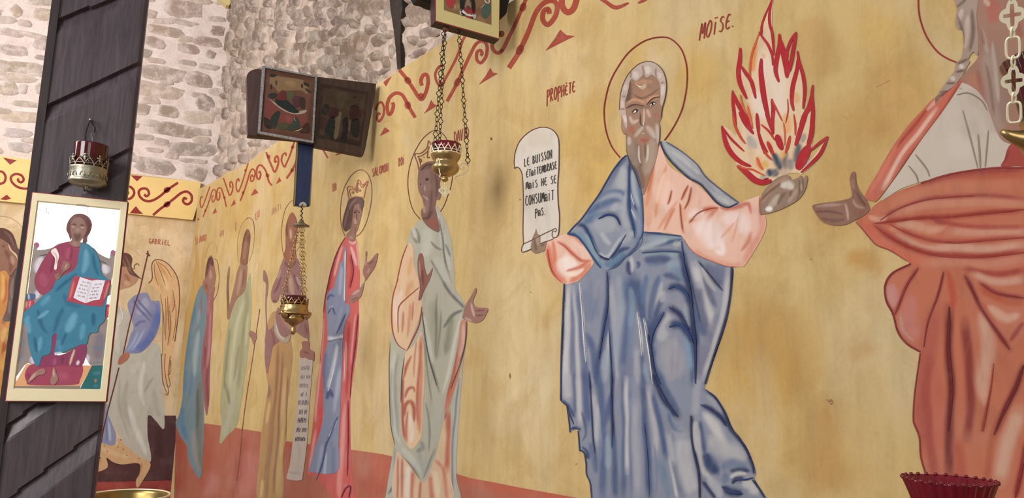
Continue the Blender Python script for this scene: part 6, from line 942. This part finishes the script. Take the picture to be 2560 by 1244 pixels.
def cross_link(L, Wd, t):
    """A flat quatrefoil plate with a cross cut out of it."""
    n = 48; out, inn = [], []
    for i in range(n):
        a = 2 * pi * i / n; k = 0.66 + 0.34 * abs(cos(2 * a)) ** 1.4
        out.append((Wd / 2 * k * cos(a), L / 2 * k * sin(a)))
        c, s = abs(cos(a)), abs(sin(a)); ax, bx = Wd * 0.34, Wd * 0.085; ay = L * 0.34
        # cross outline in polar form
        q = []
        if c > 1e-6: 
            y = ax * s / c
            if y <= bx: q.append(ax / c)
        if s > 1e-6:
            x = ay * c / s
            if x <= bx: q.append(ay / s)
        if not q: q.append(min(bx / max(c, 1e-6), 9) if s > c else min(bx / max(s, 1e-6), 9))
        rr = min(max(q), 0.9 * math.hypot(*out[-1])); inn.append((rr * cos(a), rr * sin(a)))
    bm = bmesh.new(); V = {}
    for nm, P, w in (('of', out, t), ('if', inn, t), ('ob', out, -t), ('ib', inn, -t)): V[nm] = [bm.verts.new((x, w, z)) for x, z in P]
    for i in range(n):
        j = (i + 1) % n
        bm.faces.new((V['of'][i], V['of'][j], V['if'][j], V['if'][i])); bm.faces.new((V['ob'][j], V['ob'][i], V['ib'][i], V['ib'][j]))
        bm.faces.new((V['of'][j], V['of'][i], V['ob'][i], V['ob'][j])); bm.faces.new((V['if'][i], V['if'][j], V['ib'][j], V['ib'][i]))
    return bm
def mesh_of(name, bm, mat, sm=True):
    me = bpy.data.meshes.new(name); bm.normal_update(); bm.to_mesh(me); bm.free()
    if sm: smooth(me)
    me.materials.append(mat); return me
def chain(parent, p0, p1, pattern, base, face, name='chain_link', twist0=0):
    """Strings shared link meshes from p0 down to p1 (world points); pattern = [(mesh, pitch, facing the room)]."""
    p0, p1 = Vector(p0), Vector(p1); d = (p1 - p0); tot = d.length; d.normalize(); inv = parent.matrix_world.inverted()
    y = (face - d * face.dot(d)).normalized(); x = y.cross(-d).normalized(); s = 0.0; i = 0; last = None
    while s < tot - 1e-4:
        me, pitch, flat = pattern[i % len(pattern)]
        c = p0 + d * min(s + pitch / 2, tot - pitch * 0.3)
        xx, yy = (x, y) if flat else ((x * 0.72 + y * 0.69).normalized(), None)
        if yy is None: yy = (-d).cross(xx).normalized() * -1
        yy = (-d).cross(xx).normalized()
        Mw = Matrix(((xx.x, yy.x, -d.x, c.x), (xx.y, yy.y, -d.y, c.y), (xx.z, yy.z, -d.z, c.z), (0, 0, 0, 1)))
        o = bpy.data.objects.new(name, me); COL.objects.link(o); o.parent = parent; o.matrix_local = inv @ Mw
        s += pitch * 0.9; i += 1
def at(x, y, D): return CAM + ray(x, y) * D
bpy.context.view_layer.update()

# ------------------------------------------------------------------ votive lamp on the post
PLM = PL_.shifted(3.0 + 0.085); c0 = hit(217, 462, PLM.o, PLM.n); k_ = (c0 - CAM).dot(_f) / F
lampA = root('votive_lamp', c0, 'ruby glass votive lamp in a pierced metal basket, hung on the timber post', 'lamp'); LA = lampA
Rg = 39.5 * k_; hA = lambda y: (462 - y) * k_ * 1.0
bm_obj('glass', lathe_bm([(Rg * .9, hA(458)), (Rg * .96, hA(400)), (Rg, hA(361)), (Rg * 1.0, hA(359)), (Rg * .95, hA(359)), (Rg * .9, hA(400)), (Rg * .84, hA(452))], 40), M_RUBYD, LA)
bk_ = bm_obj('basket', lathe_bm([(Rg * .35, hA(466)), (Rg * .8, hA(464)), (Rg * 1.06, hA(459)), (Rg * 1.12, hA(455)), (Rg * 1.06, hA(452)), (Rg * 1.08, hA(440)), (Rg * 1.07, hA(424)), (Rg * 1.1, hA(421)), (Rg * 1.06, hA(419)), (Rg * 1.0, hA(419)), (Rg * 1.0, hA(450)), (Rg * .7, hA(458))], 48), M_PEWTER, LA)
bm_obj('pierced_rim', gallery_bm(Rg * 1.05, hA(421), hA(402), 12, 1.5 * k_, 1.02), M_PEWTER, LA)
crossm = None
for i in range(8):
    a = 2 * pi * (i + .35) / 8; bm = bmesh.new()
    for (x, z, r_) in ((0, 0, 4.2), (0, 6.5, 3.6), (-5, 0.5, 3.0), (5, 0.5, 3.0), (0, -6, 3.4)):
        bmesh.ops.create_icosphere(bm, subdivisions=1, radius=r_ * k_, matrix=Matrix.Translation((x * k_, 0, z * k_)) @ Matrix.Diagonal((1, .45, 1, 1)))
    box_bm(-6 * k_, 6 * k_, -1.2 * k_, 1.2 * k_, -1.6 * k_, 1.6 * k_, bm); box_bm(-1.8 * k_, 1.8 * k_, -1.2 * k_, 1.2 * k_, -14 * k_, 7 * k_, bm)
    o = bm_obj('trefoil_cross', bm, M_PEWTER, LA); o.location = (Rg * 1.07 * cos(a), Rg * 1.07 * sin(a), hA(400)); o.rotation_euler = (0, 0, a + pi / 2)
for i in range(14):
    a = 2 * pi * i / 14; o = bm_obj('basket_arch', tube_bm([(5.5 * k_ * cos(t), 0, 11 * k_ * sin(t)) for t in np.linspace(0, pi, 9)], 1.1 * k_, False, 5), M_PEWTER, LA)
    o.location = (Rg * 1.09 * cos(a), Rg * 1.09 * sin(a), hA(447)); o.rotation_euler = (0, 0, a + pi / 2)
bm_obj('finial', lathe_bm([(.2 * Rg, hA(464)), (.1 * Rg, hA(468)), (.12 * Rg, hA(472)), (.02 * Rg, hA(476))], 16), M_PEWTER, LA)
invA = Matrix.Translation(-c0)
def on(pl, x, y): return hit(x, y, pl.o, pl.n) - c0
Pn = PL_.shifted(3.012)
bm_obj('wall_nail', tube_bm([hit(226, 300, PL_.shifted(2.99).o, PL_.n) - c0, hit(226, 299, PL_.shifted(3.03).o, PL_.n) - c0], 3.4 * k_, False, 8), M_SILVER, LA)
Pc = PL_.shifted(3.03)
bm_obj('hanging_cord', tube_bm([on(Pc, *q) for q in ((214, 362), (213, 345), (216, 325), (222, 308), (226, 302), (232, 310), (238, 318), (236, 330))], 1.6 * k_, False, 6), M_CORD, LA)
bm_obj('thin_chain', tube_bm([on(PL_.shifted(3.13), 230, 398), on(PL_.shifted(3.09), 231, 350), on(Pc, 228, 303)], 0.7 * k_, False, 5), M_SILVER, LA)
bm_obj('support_bracket', tube_bm([on(PL_.shifted(2.99), 211, 470), on(PL_.shifted(3.03), 211, 476), on(PLM, 213, 470)], 2.4 * k_, False, 8), M_IRON, LA)

# ------------------------------------------------------------------ bracket plank with two small icons, reaching out from the side wall
wp = hit(948, 300, PR_.o, PR_.n); PQ = Plane(Vector((wp.x, wp.y, 0)), dL, nL)
pk, PK = rooted_plane('bracket_plank', PQ.shifted(-0.02), 780, 350, 'brown wooden plank reaching out from the painted side wall behind two small icons', 'plank')
prism('plank_board', PK, 'Q:85,190 100,158 140,125 200,108 960,205 1560,276 1500,700 1450,1000 920,1000 100,935', -0.05, 0.0, M_PLANK, pk, 0.002)
il, IL = rooted_plane('framed_icon', PQ.shifted(0.012), 715, 345, 'small icon in a chased silver frame showing a reclining figure on red', 'icon')
prism('panel', IL, 'Q:275,78 955,207 910,1035 220,910', -0.03, 0.0, M_PLANK, il)
for p in ('Q:275,75 312,100 250,905 218,912', 'Q:932,215 957,205 912,1040 888,1020', 'Q:275,75 957,205 934,222 312,106', 'Q:218,912 250,892 890,1008 912,1040'):
    prism('frame_bar', IL, p, -0.004, 0.008, M_SILVER, il, 0.0012)
SAT[0] = 0.72
def dk_(c, f): return ''.join('%02x' % int(int(c[i:i + 2], 16) * f) for i in (0, 2, 4))
TONE = [0.86]
def fl_(par, pl, name, pts, col, st=(), lay=1, sharp=False):
    col = dk_(col, TONE[0]); st = [(dk_(q[0], TONE[0]), *q[1:]) for q in st]
    return fill(name, par, pl, pts, col, list(st), lay, 2.6, sharp, M_ICON)
fl_(il, IL, 'painted_ground', 'Q:312,104 933,222 888,1010 250,893', '7d4a32', [('5d3620', 8, .8, 'Q:290,300 270,600 262,860', 'n'), ('64391f', 8, .8, 'Q:330,130 600,185 900,240', 'n'), ('64391f', 8, .8, 'Q:905,300 880,700 860,980', 'n'), ('6b3a24', 6, .8, 'Q:270,860 600,920 860,970', 'n')], 1, True)
fl_(il, IL, 'red_field', 'Q:330,440 420,520 640,640 810,650 820,800 780,850 700,800 500,780 330,720 300,600', '8f4036', [('a24a40', 10, .7, 'Q:560,720 640,730')], 2)
fl_(il, IL, 'gold_sky', 'Q:385,190 480,205 800,260 840,420 760,380 640,380 540,385 480,400 420,330 370,300', '9a7440', [('b08a4c', 10, .7, 'Q:560,280 700,310')], 2)
fl_(il, IL, 'white_couch', 'Q:350,470 420,520 560,590 700,640 820,620 812,655 700,678 560,640 440,560 390,510', 'b8a684', [], 3)
fl_(il, IL, 'reclining_robe', 'Q:440,490 520,500 580,500 640,550 700,610 735,650 660,660 560,620 450,545', '26302c', [], 4)
fl_(il, IL, 'red_cloak', 'Q:440,480 480,420 520,380 560,390 572,440 570,500 520,505', '78262a', [], 5)
fl_(il, IL, 'dark_cushion', 'Q:345,440 370,415 430,410 460,430 450,470 390,482 350,470', '2f3432', [], 4)
fl_(il, IL, 'green_hill', 'Q:575,420 620,390 670,400 680,450 640,500 590,480', '5d5c30', [], 4)
for p, c in (('Q:660,460 720,450 740,480 730,570 670,580', '63303a'), ('Q:740,470 800,480 800,600 750,590', '45322c'), ('Q:385,720 440,650 495,640 480,720 450,800 420,860 390,800', '2c3a34'), ('Q:650,780 690,710 730,760 740,850 600,880 600,820', '3a4a38'), ('Q:365,180 410,175 450,190 420,212 375,208', '31332a'), ('Q:790,270 850,300 850,330 800,310', '31332a'), ('Q:810,350 880,390 870,410 820,380', '3a3428'), ('Q:300,715 380,760 390,850 310,830', '33281f'), ('Q:470,790 560,780 600,830 540,870 470,850', '55502e'), ('Q:800,800 850,790 850,900 740,900', '4a2a1c')):
    fl_(il, IL, 'painted_figure', p, c, [], 5)
lines('painted_lines', il, IL, [('1f1512', 2, 'Q:388,300 382,360', 'n'), ('1f1512', 2, 'Q:448,258 446,312', 'n'), ('1f1512', 3, 'Q:768,300 768,345', 'n'), ('b5a27c', 2, 'Q:680,885 740,870 775,850'), ('a8978c', 4, 'Q:668,720 690,760')], 7, mat=M_ICON)
TONE[0] = 0.68
ir, IR = rooted_plane('dark_icon', PQ.shifted(0.006), 850, 370, 'small dark brown icon of standing figures set against the side wall', 'icon')
prism('panel', IR, 'Q:962,208 1696,292 1680,420 1560,1100 1530,1192 918,1072', -0.035, 0.0, mat_wood('very_dark_icon_wood', '4a3628', '33241c', 0.5, 0.35), ir, 0.002)
fl_(ir, IR, 'painted_ground', 'Q:1005,290 1600,395 1500,1075 955,965', '4d3022', [('40271a', 10, .8, 'Q:1000,960 1250,1010 1480,1060', 'n')], 1, True)
fl_(ir, IR, 'painted_scene', 'Q:1040,345 1570,430 1495,1000 985,925', '5f4224', [('5c2a26', 14, .85, 'Q:1020,700 1000,860'), ('6d5430', 16, .7, 'Q:1180,420 1350,480'), ('4a2824', 20, .7, 'Q:1400,950 1460,800')], 2, True)
for p, c in (('Q:1100,620 1140,590 1200,600 1230,640 1220,690 1160,730 1100,700', '59231f'), ('Q:1110,730 1180,720 1160,960 1050,920', '2a2f22'), ('Q:1180,700 1260,650 1240,820 1210,970 1165,960', '8d7548'), ('Q:1270,880 1280,740 1320,710 1350,760 1340,880 1310,1005 1250,980', '2c1c22'), ('Q:1380,580 1450,560 1500,620 1500,720 1400,760 1360,680', '521c1e'), ('Q:1390,760 1480,740 1460,960 1380,900', '33301f'), ('Q:1035,560 1070,545 1110,580 1080,680 1020,660', '2c281c'), ('Q:1220,470 1300,470 1290,580 1240,620 1200,540', '66502c'), ('Q:1330,500 1420,480 1460,540 1380,590', '5a4426'), ('Q:1340,750 1375,760 1365,890 1345,880', '7d6840')):
    fl_(ir, IR, 'painted_figure', p, c, [], 3)
lines('painted_lines', ir, IR, [('1a120f', 4, 'Q:1110,460 1125,475'), ('1a120f', 3, 'Q:1180,395 1195,410'), ('1a120f', 5, 'Q:1405,465 1440,460'), ('d8c8b0', 1.2, 'Q:1485,600 1490,612')], 5, mat=M_ICON)
for o_ in [o for o in bpy.data.objects if o.name.startswith(('painted_lines', 'icon_lettering', 'page_lettering'))]: o_['kind'] = 'stuff'
# navy batten under the plank and the lamp hanging from it
bt, BT = rooted_plane('navy_batten', PQ.shifted(-0.045), 756, 512, 'navy blue painted batten with gilt edges hanging below the silver framed icon', 'batten')
prism('batten_body', BT, '744,352 784,356 776,514 735,512', -0.035, 0.0, M_BLUE, bt, 0.003)
for p in ('744,352 746,352 737.5,512 735,512', '782,356 784,356 776,514 773.5,514'): prism('gilt_edge', BT, p, -0.03, 0.003, M_BRASS, bt)
prism('hook_plate', BT, 'T:545,88 548,60 570,38 600,30 630,38 655,62 660,92', -0.036, 0.006, mat_plain('pale_metal_plate', 'b9b4aa', 0.5, 0.3, 0.4, 0.2, 60), bt)
PLb = PQ.shifted(-0.03); cB = hit(733, 822, PLb.o, PLb.n); kB = (cB - CAM).dot(_f) / F
lampB = root('hanging_lamp', cB, 'brass hanging lamp with a ruby glass cup, hung from the navy batten', 'lamp')
hB = lambda y: (822 - y) * kB
prof = [(2, 836), (6, 832), (7, 827), (6, 820), (4.5, 815), (9, 812), (14, 808), (22, 804), (26, 798), (27, 793), (22, 790), (30, 786), (39, 785), (40, 783), (36, 780), (34, 774), (32, 768), (32.5, 763), (31, 761), (28, 762), (26, 772)]
bm_obj('bowl', lathe_bm([(r * kB, hB(y)) for r, y in prof], 48), M_BRASS, lampB)
bm_obj('glass_cup', lathe_bm([(r * kB, hB(y)) for r, y in ((20, 775), (25.5, 765), (26.5, 750), (27, 739), (25.5, 739), (24.5, 752), (20, 768))], 40), M_RUBYD, lampB)
bm_obj('pierced_gallery', gallery_bm(31 * kB, hB(763), hB(748), 12, 1.5 * kB, 1.03), M_BRASS, lampB)
def hB3(x, y): return hit(x, y, PLb.o, PLb.n) - cB
def lobe(parent, base, ang, R0, R1, z, k, mat):
    bm = bmesh.new(); n = 14
    pts = [(R0 + (R1 - R0) * t, 0, z + 8 * k * t * t) for t in np.linspace(0, 1, 6)]
    tube_bm(pts, 9 * k, False, 10, bm, [1.25, 1.1, .9, .7, .5, .3])
    o = bm_obj('spout', bm, mat, parent); o.rotation_euler = (0, 0, ang); return o
angR = math.atan2(_r.y, _r.x)
for k in range(3): lobe(lampB, None, angR + 2 * pi * k / 3, 30 * kB, 42 * kB, hB(788), kB, M_BRASS)
bell = hit(753, 563, PLb.o, PLb.n)
o = bm_obj('bell_cap', lathe_bm([(21 * kB, -2 * kB), (20 * kB, 1 * kB), (12 * kB, 4 * kB), (7 * kB, 8 * kB), (5 * kB, 14 * kB), (1.5 * kB, 16 * kB)], 32), mat_plain('dull_grey_brass', '8d7f6a', 0.45, 0.7, 0.5, 0.2, 40), lampB); o.location = bell - cB
tw = []
for i in range(40):
    t = i / 39; p = (hit(755, 511, PLb.o, PLb.n) * (1 - t) + hit(754, 549, PLb.o, PLb.n) * t) - cB; a = t * 22
    tw.append(p + _r * cos(a) * 2.0 * kB + nL * sin(a) * 2.0 * kB)
bm_obj('twisted_wire', tube_bm(tw, 1.5 * kB, False, 6), M_IRON, lampB)
bpy.context.view_layer.update()
mo = mesh_of('oval_link', oval_link(10.5 * kB, 6 * kB, 0.9 * kB), M_BRASS); ms = mesh_of('star_link', star_link(15 * kB, 11 * kB, 1.0 * kB), M_BRASS)
pat = [(ms, 14 * kB, True), (mo, 10 * kB, False), (mo, 10 * kB, True)]
for (xa, ya), (xb, yb) in (((757, 568), (764, 786)), ((752, 568), (756, 742)), ((747, 568), (699, 782))):
    chain(lampB, hit(xa, ya, PLb.o, PLb.n), hit(xb, yb, PLb.o, PLb.n), pat, None, nL)

# ------------------------------------------------------------------ upper icon on its dark bracket, and the lamp below it
wp = hit(1300, 60, PR_.o, PR_.n); PT = Plane(Vector((wp.x, wp.y, 0)), dL, nL)
TONE[0] = 0.95; SAT[0] = 0.9
ab, AB = rooted_plane('wooden_bracket', PT.shifted(-0.03), 1270, 20, 'black painted wooden bracket behind the upper icon', 'bracket')
prism('arm_board', AB, 'R:-60,-160 20,-8 100,8 180,45 600,160 1050,210 1105,190 1130,160 1140,60 1165,8 1170,-200', -0.05, 0.0, M_BLACK, ab, 0.002)
iu, IU = rooted_plane('upper_icon', PT.shifted(0.022), 1165, 85, 'yellow bordered icon with dark red edge, cut off by the top of the view', 'icon')
prism('board', IU, 'R:232,-560 1052,-560 1036,492 235,267', -0.045, 0.0, M_EDGE, iu, 0.0, M_DARKEDGE)
lift(prism('yellow_border', IU, 'R:246,-550 1044,-550 1028,478 248,258', -0.002, 0.0015, M_CREAM2, iu), 0)
lift(fl_(iu, IU, 'painted_ground', 'R:345,-540 345,127 935,312 935,-540', '8c6a48', [('a98a60', 14, .7, 'R:480,60 520,110'), ('7d5440', 14, .7, 'R:780,100 800,200'), ('a07c50', 14, .7, 'R:860,260 760,230')], 1, True), 0.0015)
for nm, p, c in (('red_robe', 'R:350,-100 480,-100 470,60 430,100 380,50', 'b83a42'), ('dark_robe', 'R:548,-60 630,-60 600,90 560,150 545,110', '24241f'), ('dark_robe', 'R:650,-60 720,0 735,110 720,200 680,90', '24241f'), ('pale_body', 'R:600,80 630,-60 660,-60 690,90 650,130', '9a7c68'), ('red_lap', 'R:590,130 620,90 640,70 690,110 735,140 700,190 640,180', 'a02a30'), ('white_cloth', 'R:540,140 550,115 585,125 630,165 690,175 735,180 735,235 715,250 700,215 640,200 590,175 570,195 545,180', 'e6e2da'), ('dark_foot', 'R:560,150 605,190 570,195 550,180', '211d1c'), ('dark_foot', 'R:680,215 720,195 728,248 690,235', '211d1c'), ('green_figure', 'R:820,100 870,50 920,60 915,160 860,235 815,200', '4a6458'), ('red_foot', 'R:610,205 690,215 680,235 630,220', 'a8332f')):
    lift(fl_(iu, IU, nm, p, c, [], 3), 0.0015)
lift(lines('painted_lines', iu, IU, [('ece6dc', 1.8, 'R:845,0 870,40 900,45 905,15 880,-10', 'n'), ('c8b88c', 1.6, 'R:800,110 850,60'), ('d8c8a0', 1.4, 'R:470,60 490,110')], 6, mat=M_ICON), 0.0015)
for p, nm in (((1253, 85), 'wood_knob'), ((1114, 72), 'wood_knob')):
    q = hit(p[0], p[1], PT.shifted(-0.01).o, nL); o = bm_obj(nm, lathe_bm([(0.001, -.012), (.009, -.009), (.011, 0), (.009, .009), (.001, .012)], 20), mat_plain('turned_brown_wood', '8a4a2c', 0.5, 0, 0.4, 0.2, 40) if nm not in bpy.data.materials else None, ab)
    o.location = AB.M.inverted() @ q
PLc = PT.shifted(0.0); cC = hit(1112, 452, PLc.o, PLc.n); kC = (cC - CAM).dot(_f) / F
lampC = root('hanging_lamp', cC, 'brass hanging lamp with fluted pink glass and a pendant cross, below the upper icon', 'lamp')
hC = lambda y: (452 - y) * kC
prof = [(1, 455), (6, 453), (9, 449), (8, 445), (6, 442), (13, 440), (22, 436), (30, 430), (34.5, 423), (35, 417), (32, 410), (29.5, 406), (30, 402), (33, 398), (36, 392), (38, 386), (38, 383), (36, 383), (33, 392)]
bm_obj('bowl', lathe_bm([(r * kC, hC(y)) for r, y in prof], 56), M_BRASS, lampC)
bm_obj('glass_cup', lathe_bm([(r * kC, hC(y)) for r, y in ((24, 400), (31, 386), (34, 370), (37, 357), (35.6, 357), (32.5, 370), (27, 392))], 96, 24, 0.02), M_RUBY, lampC)
bm_obj('pierced_gallery', gallery_bm(37 * kC, hC(384), hC(367), 14, 1.35 * kC, 1.05), M_BRIGHT, lampC)
def pt3(x, y, pl=PLc, c=cC): return hit(x, y, pl.o, pl.n) - c
cp = cross_link(31 * kC, 31 * kC, 1.0 * kC); o = bm_obj('pendant_cross', cp, M_BRIGHT, lampC, sm=False); o.location = pt3(1111, 477); o.rotation_euler = (0, 0, HL * -1 + pi / 2 - pi / 2)
o.rotation_euler = (0, 0, math.atan2(dL.y, dL.x))
bm = bmesh.new()
for i in range(8):
    a = 2 * pi * i / 8; tube_bm([(0, 0, 0), (12.5 * kC * cos(a), 0, 12.5 * kC * sin(a))], 0.9 * kC, False, 5, bm)
o2 = bm_obj('cross_rays', bm, M_BRIGHT, o)
bm_obj('pendant_wire', tube_bm([pt3(1112, 454), pt3(1111, 463)], 0.7 * kC, False, 5), M_BRIGHT, lampC)
bm_obj('scroll_arm', tube_bm([pt3(*(np.array(q) / 4.445 + (1040, 240))) for q in ((578, 730), (588, 790), (575, 835), (540, 862), (490, 880), (450, 895), (432, 915), (442, 925))], 1.3 * kC, False, 6), M_BRIGHT, lampC)
bm_obj('scroll_arm_curl', tube_bm([pt3(*(np.array(q) / 4.445 + (1040, 240))) for q in ((580, 780), (560, 750), (520, 748), (485, 775), (490, 810), (515, 815), (535, 800), (525, 785))], 1.1 * kC, False, 6), M_BRIGHT, lampC)
Pf = PLc.shifted(0.045)
bm_obj('scroll_arm', tube_bm([pt3(*(np.array(q) / 4.445 + (1040, 240)), pl=Pf) for q in ((235, 690), (232, 730), (250, 770), (262, 740), (255, 700), (248, 690))], 1.1 * kC, False, 6), M_BRIGHT, lampC)
bm_obj('scroll_arm_curl', tube_bm([pt3(*(np.array(q) / 4.445 + (1040, 240)), pl=Pf) for q in ((255, 800), (262, 840), (272, 870), (262, 895), (275, 905))], 1.2 * kC, False, 6), M_BRIGHT, lampC)
bpy.context.view_layer.update()
mo = mesh_of('oval_link', oval_link(14 * kC, 6.5 * kC, 1.0 * kC), M_IRON); ms = mesh_of('star_link', star_link(21 * kC, 13 * kC, 1.1 * kC), M_IRON)
pat = [(mo, 13 * kC, True), (mo, 13 * kC, False), (mo, 13 * kC, True), (ms, 20 * kC, True)]
for (xa, ya), (xb, yb), w_ in (((1146, 60), (1170, 406), 0.0), ((1111, 66), (1086, 372), 0.02), ((1113, 66), (1098, 372), -0.03)):
    pl = PLc.shifted(w_); chain(lampC, hit(xa, ya, pl.o, pl.n), hit(xb, yb, pl.o, pl.n), pat, None, nL)
    pat = pat[2:] + pat[:2]
# ------------------------------------------------------------------ lamp at the right edge, close to the camera
DN = 0.86; cN = at(2655, 345, DN); kN = (cN - CAM).dot(_f) / F
lampN = root('hanging_lamp', cN, 'gilt hanging lamp with a cross link chain at the right edge of the view', 'lamp')
hN = lambda y: (345 - y) * kN
bm_obj('bowl', lathe_bm([(r * kN, hN(y)) for r, y in ((5, 470), (22, 458), (14, 440), (40, 425), (70, 400), (86, 370), (90, 350), (84, 322), (88, 300), (84, 298), (78, 340))], 56), M_BRASS, lampN)
for k in range(3): lobe(lampN, None, angR + pi + 2 * pi * k / 3, 78 * kN, 150 * kN, hN(352), 2.6 * kN, M_BRASS)
bm_obj('glass_cup', lathe_bm([(r * kN, hN(y)) for r, y in ((60, 335), (80, 295), (94, 212), (119, 140), (117, 136), (90, 212), (74, 295), (50, 330))], 96, 28, 0.015), M_RUBYD, lampN)
bpy.context.view_layer.update()
mc = mesh_of('cross_link', cross_link(72 * kN, 50 * kN, 2.0 * kN), M_BRIGHT, False); mr = mesh_of('box_link', rect_link(47 * kN, 26 * kN, 3.0 * kN), M_BRIGHT); mj = mesh_of('joint_link', oval_link(25 * kN, 9 * kN, 2.3 * kN), M_BRIGHT)
fcam = (CAM - at(2532, 150, DN)).normalized()
chain(lampN, at(2526, -172, DN * .90), at(2536, 300, DN * .90), [(mc, 76 * kN * .9, True), (mj, 26 * kN * .9, False), (mr, 52 * kN * .9, True), (mj, 26 * kN * .9, False)], None, fcam)
# ------------------------------------------------------------------ fluted ruby cup on a tall stand, bottom right
DC = 0.80; cc = at(2381, 1330, DC); kR = (cc - CAM).dot(_f) / F
stand = root('lamp_stand', (cc.x, cc.y, 0), 'tall brass stand carrying the fluted ruby cup', 'stand')
bm_obj('pole', lathe_bm([(.012, .02), (.012, .5), (.018, .52), (.012, .54), (.012, cc.z - .05), (.02, cc.z - .03), (.03, cc.z - .012), (.03, cc.z - .004), (.01, cc.z - .004)], 24), M_BRASS, stand)
bm_obj('foot', lathe_bm([(.15, 0), (.15, .012), (.11, .02), (.03, .035), (.012, .05)], 40), M_BRASS, stand)
cup = root('votive_cup', cc, 'fluted ruby glass votive cup at the lower right edge', 'cup')
bm_obj('fluted_glass', lathe_bm([(r * kR, z * kR) for r, z in ((60, -2), (66, 4), (76, 40), (92, 90), (104, 122), (107, 128), (104, 128), (98, 122), (86, 88), (70, 40), (56, 8))], 168, 28, 0.022), mat_glass('cup_ruby_glass', '9c1230', '7c0c24'), cup)
bead = mesh_of('rim_bead', bmesh.new(), M_RUBY)
bm = bmesh.new(); bmesh.ops.create_icosphere(bm, subdivisions=2, radius=5.2 * kR); bm.to_mesh(bead); bm.free(); smooth(bead)
for i in range(28):
    a = 2 * pi * i / 28; o = bpy.data.objects.new('rim_bead', bead); COL.objects.link(o); o.parent = cup; o.location = (106 * kR * cos(a), 106 * kR * sin(a), 128 * kR)
# ------------------------------------------------------------------ brass bowl on a stand in front of the end wall
DBw = 3.9; cb = at(319, 1240, DBw); kb = (cb - CAM).dot(_f) / F
st2 = root('bowl_stand', (cb.x, cb.y, 0), 'turned wooden stand under the brass bowl', 'stand')
bm_obj('column', lathe_bm([(.05, .03), (.035, .1), (.03, .3), (.05, .34), (.03, .38), (.035, cb.z - .2), (.09, cb.z - .14), (.09, cb.z - .12), (.02, cb.z - .12)], 28), M_PLANK, st2)
bm_obj('base', lathe_bm([(.16, 0), (.16, .02), (.1, .035), (.05, .05)], 32), M_PLANK, st2)
bw = root('brass_bowl', cb + Vector((0, 0, -.12)), 'wide brass bowl at the foot of the end wall', 'bowl')
R_ = 97 * kb
bm_obj('bowl_body', lathe_bm([(.07, 0), (.12, .02), (R_ * .85, .06), (R_ * .97, .105), (R_ * 1.0, .118), (R_ * 1.0, .124), (R_ * .96, .124), (R_ * .93, .11), (R_ * .8, .065), (.11, .03), (.03, .02)], 64), mat_plain('bowl_brass', '9a8350', 0.3, 1.0, 0.5, 0.15, 12), bw)
bm_obj('rim', tube_bm(ring_pts(R_, .122, 64), .006, True, 8), M_BRIGHT, bw)
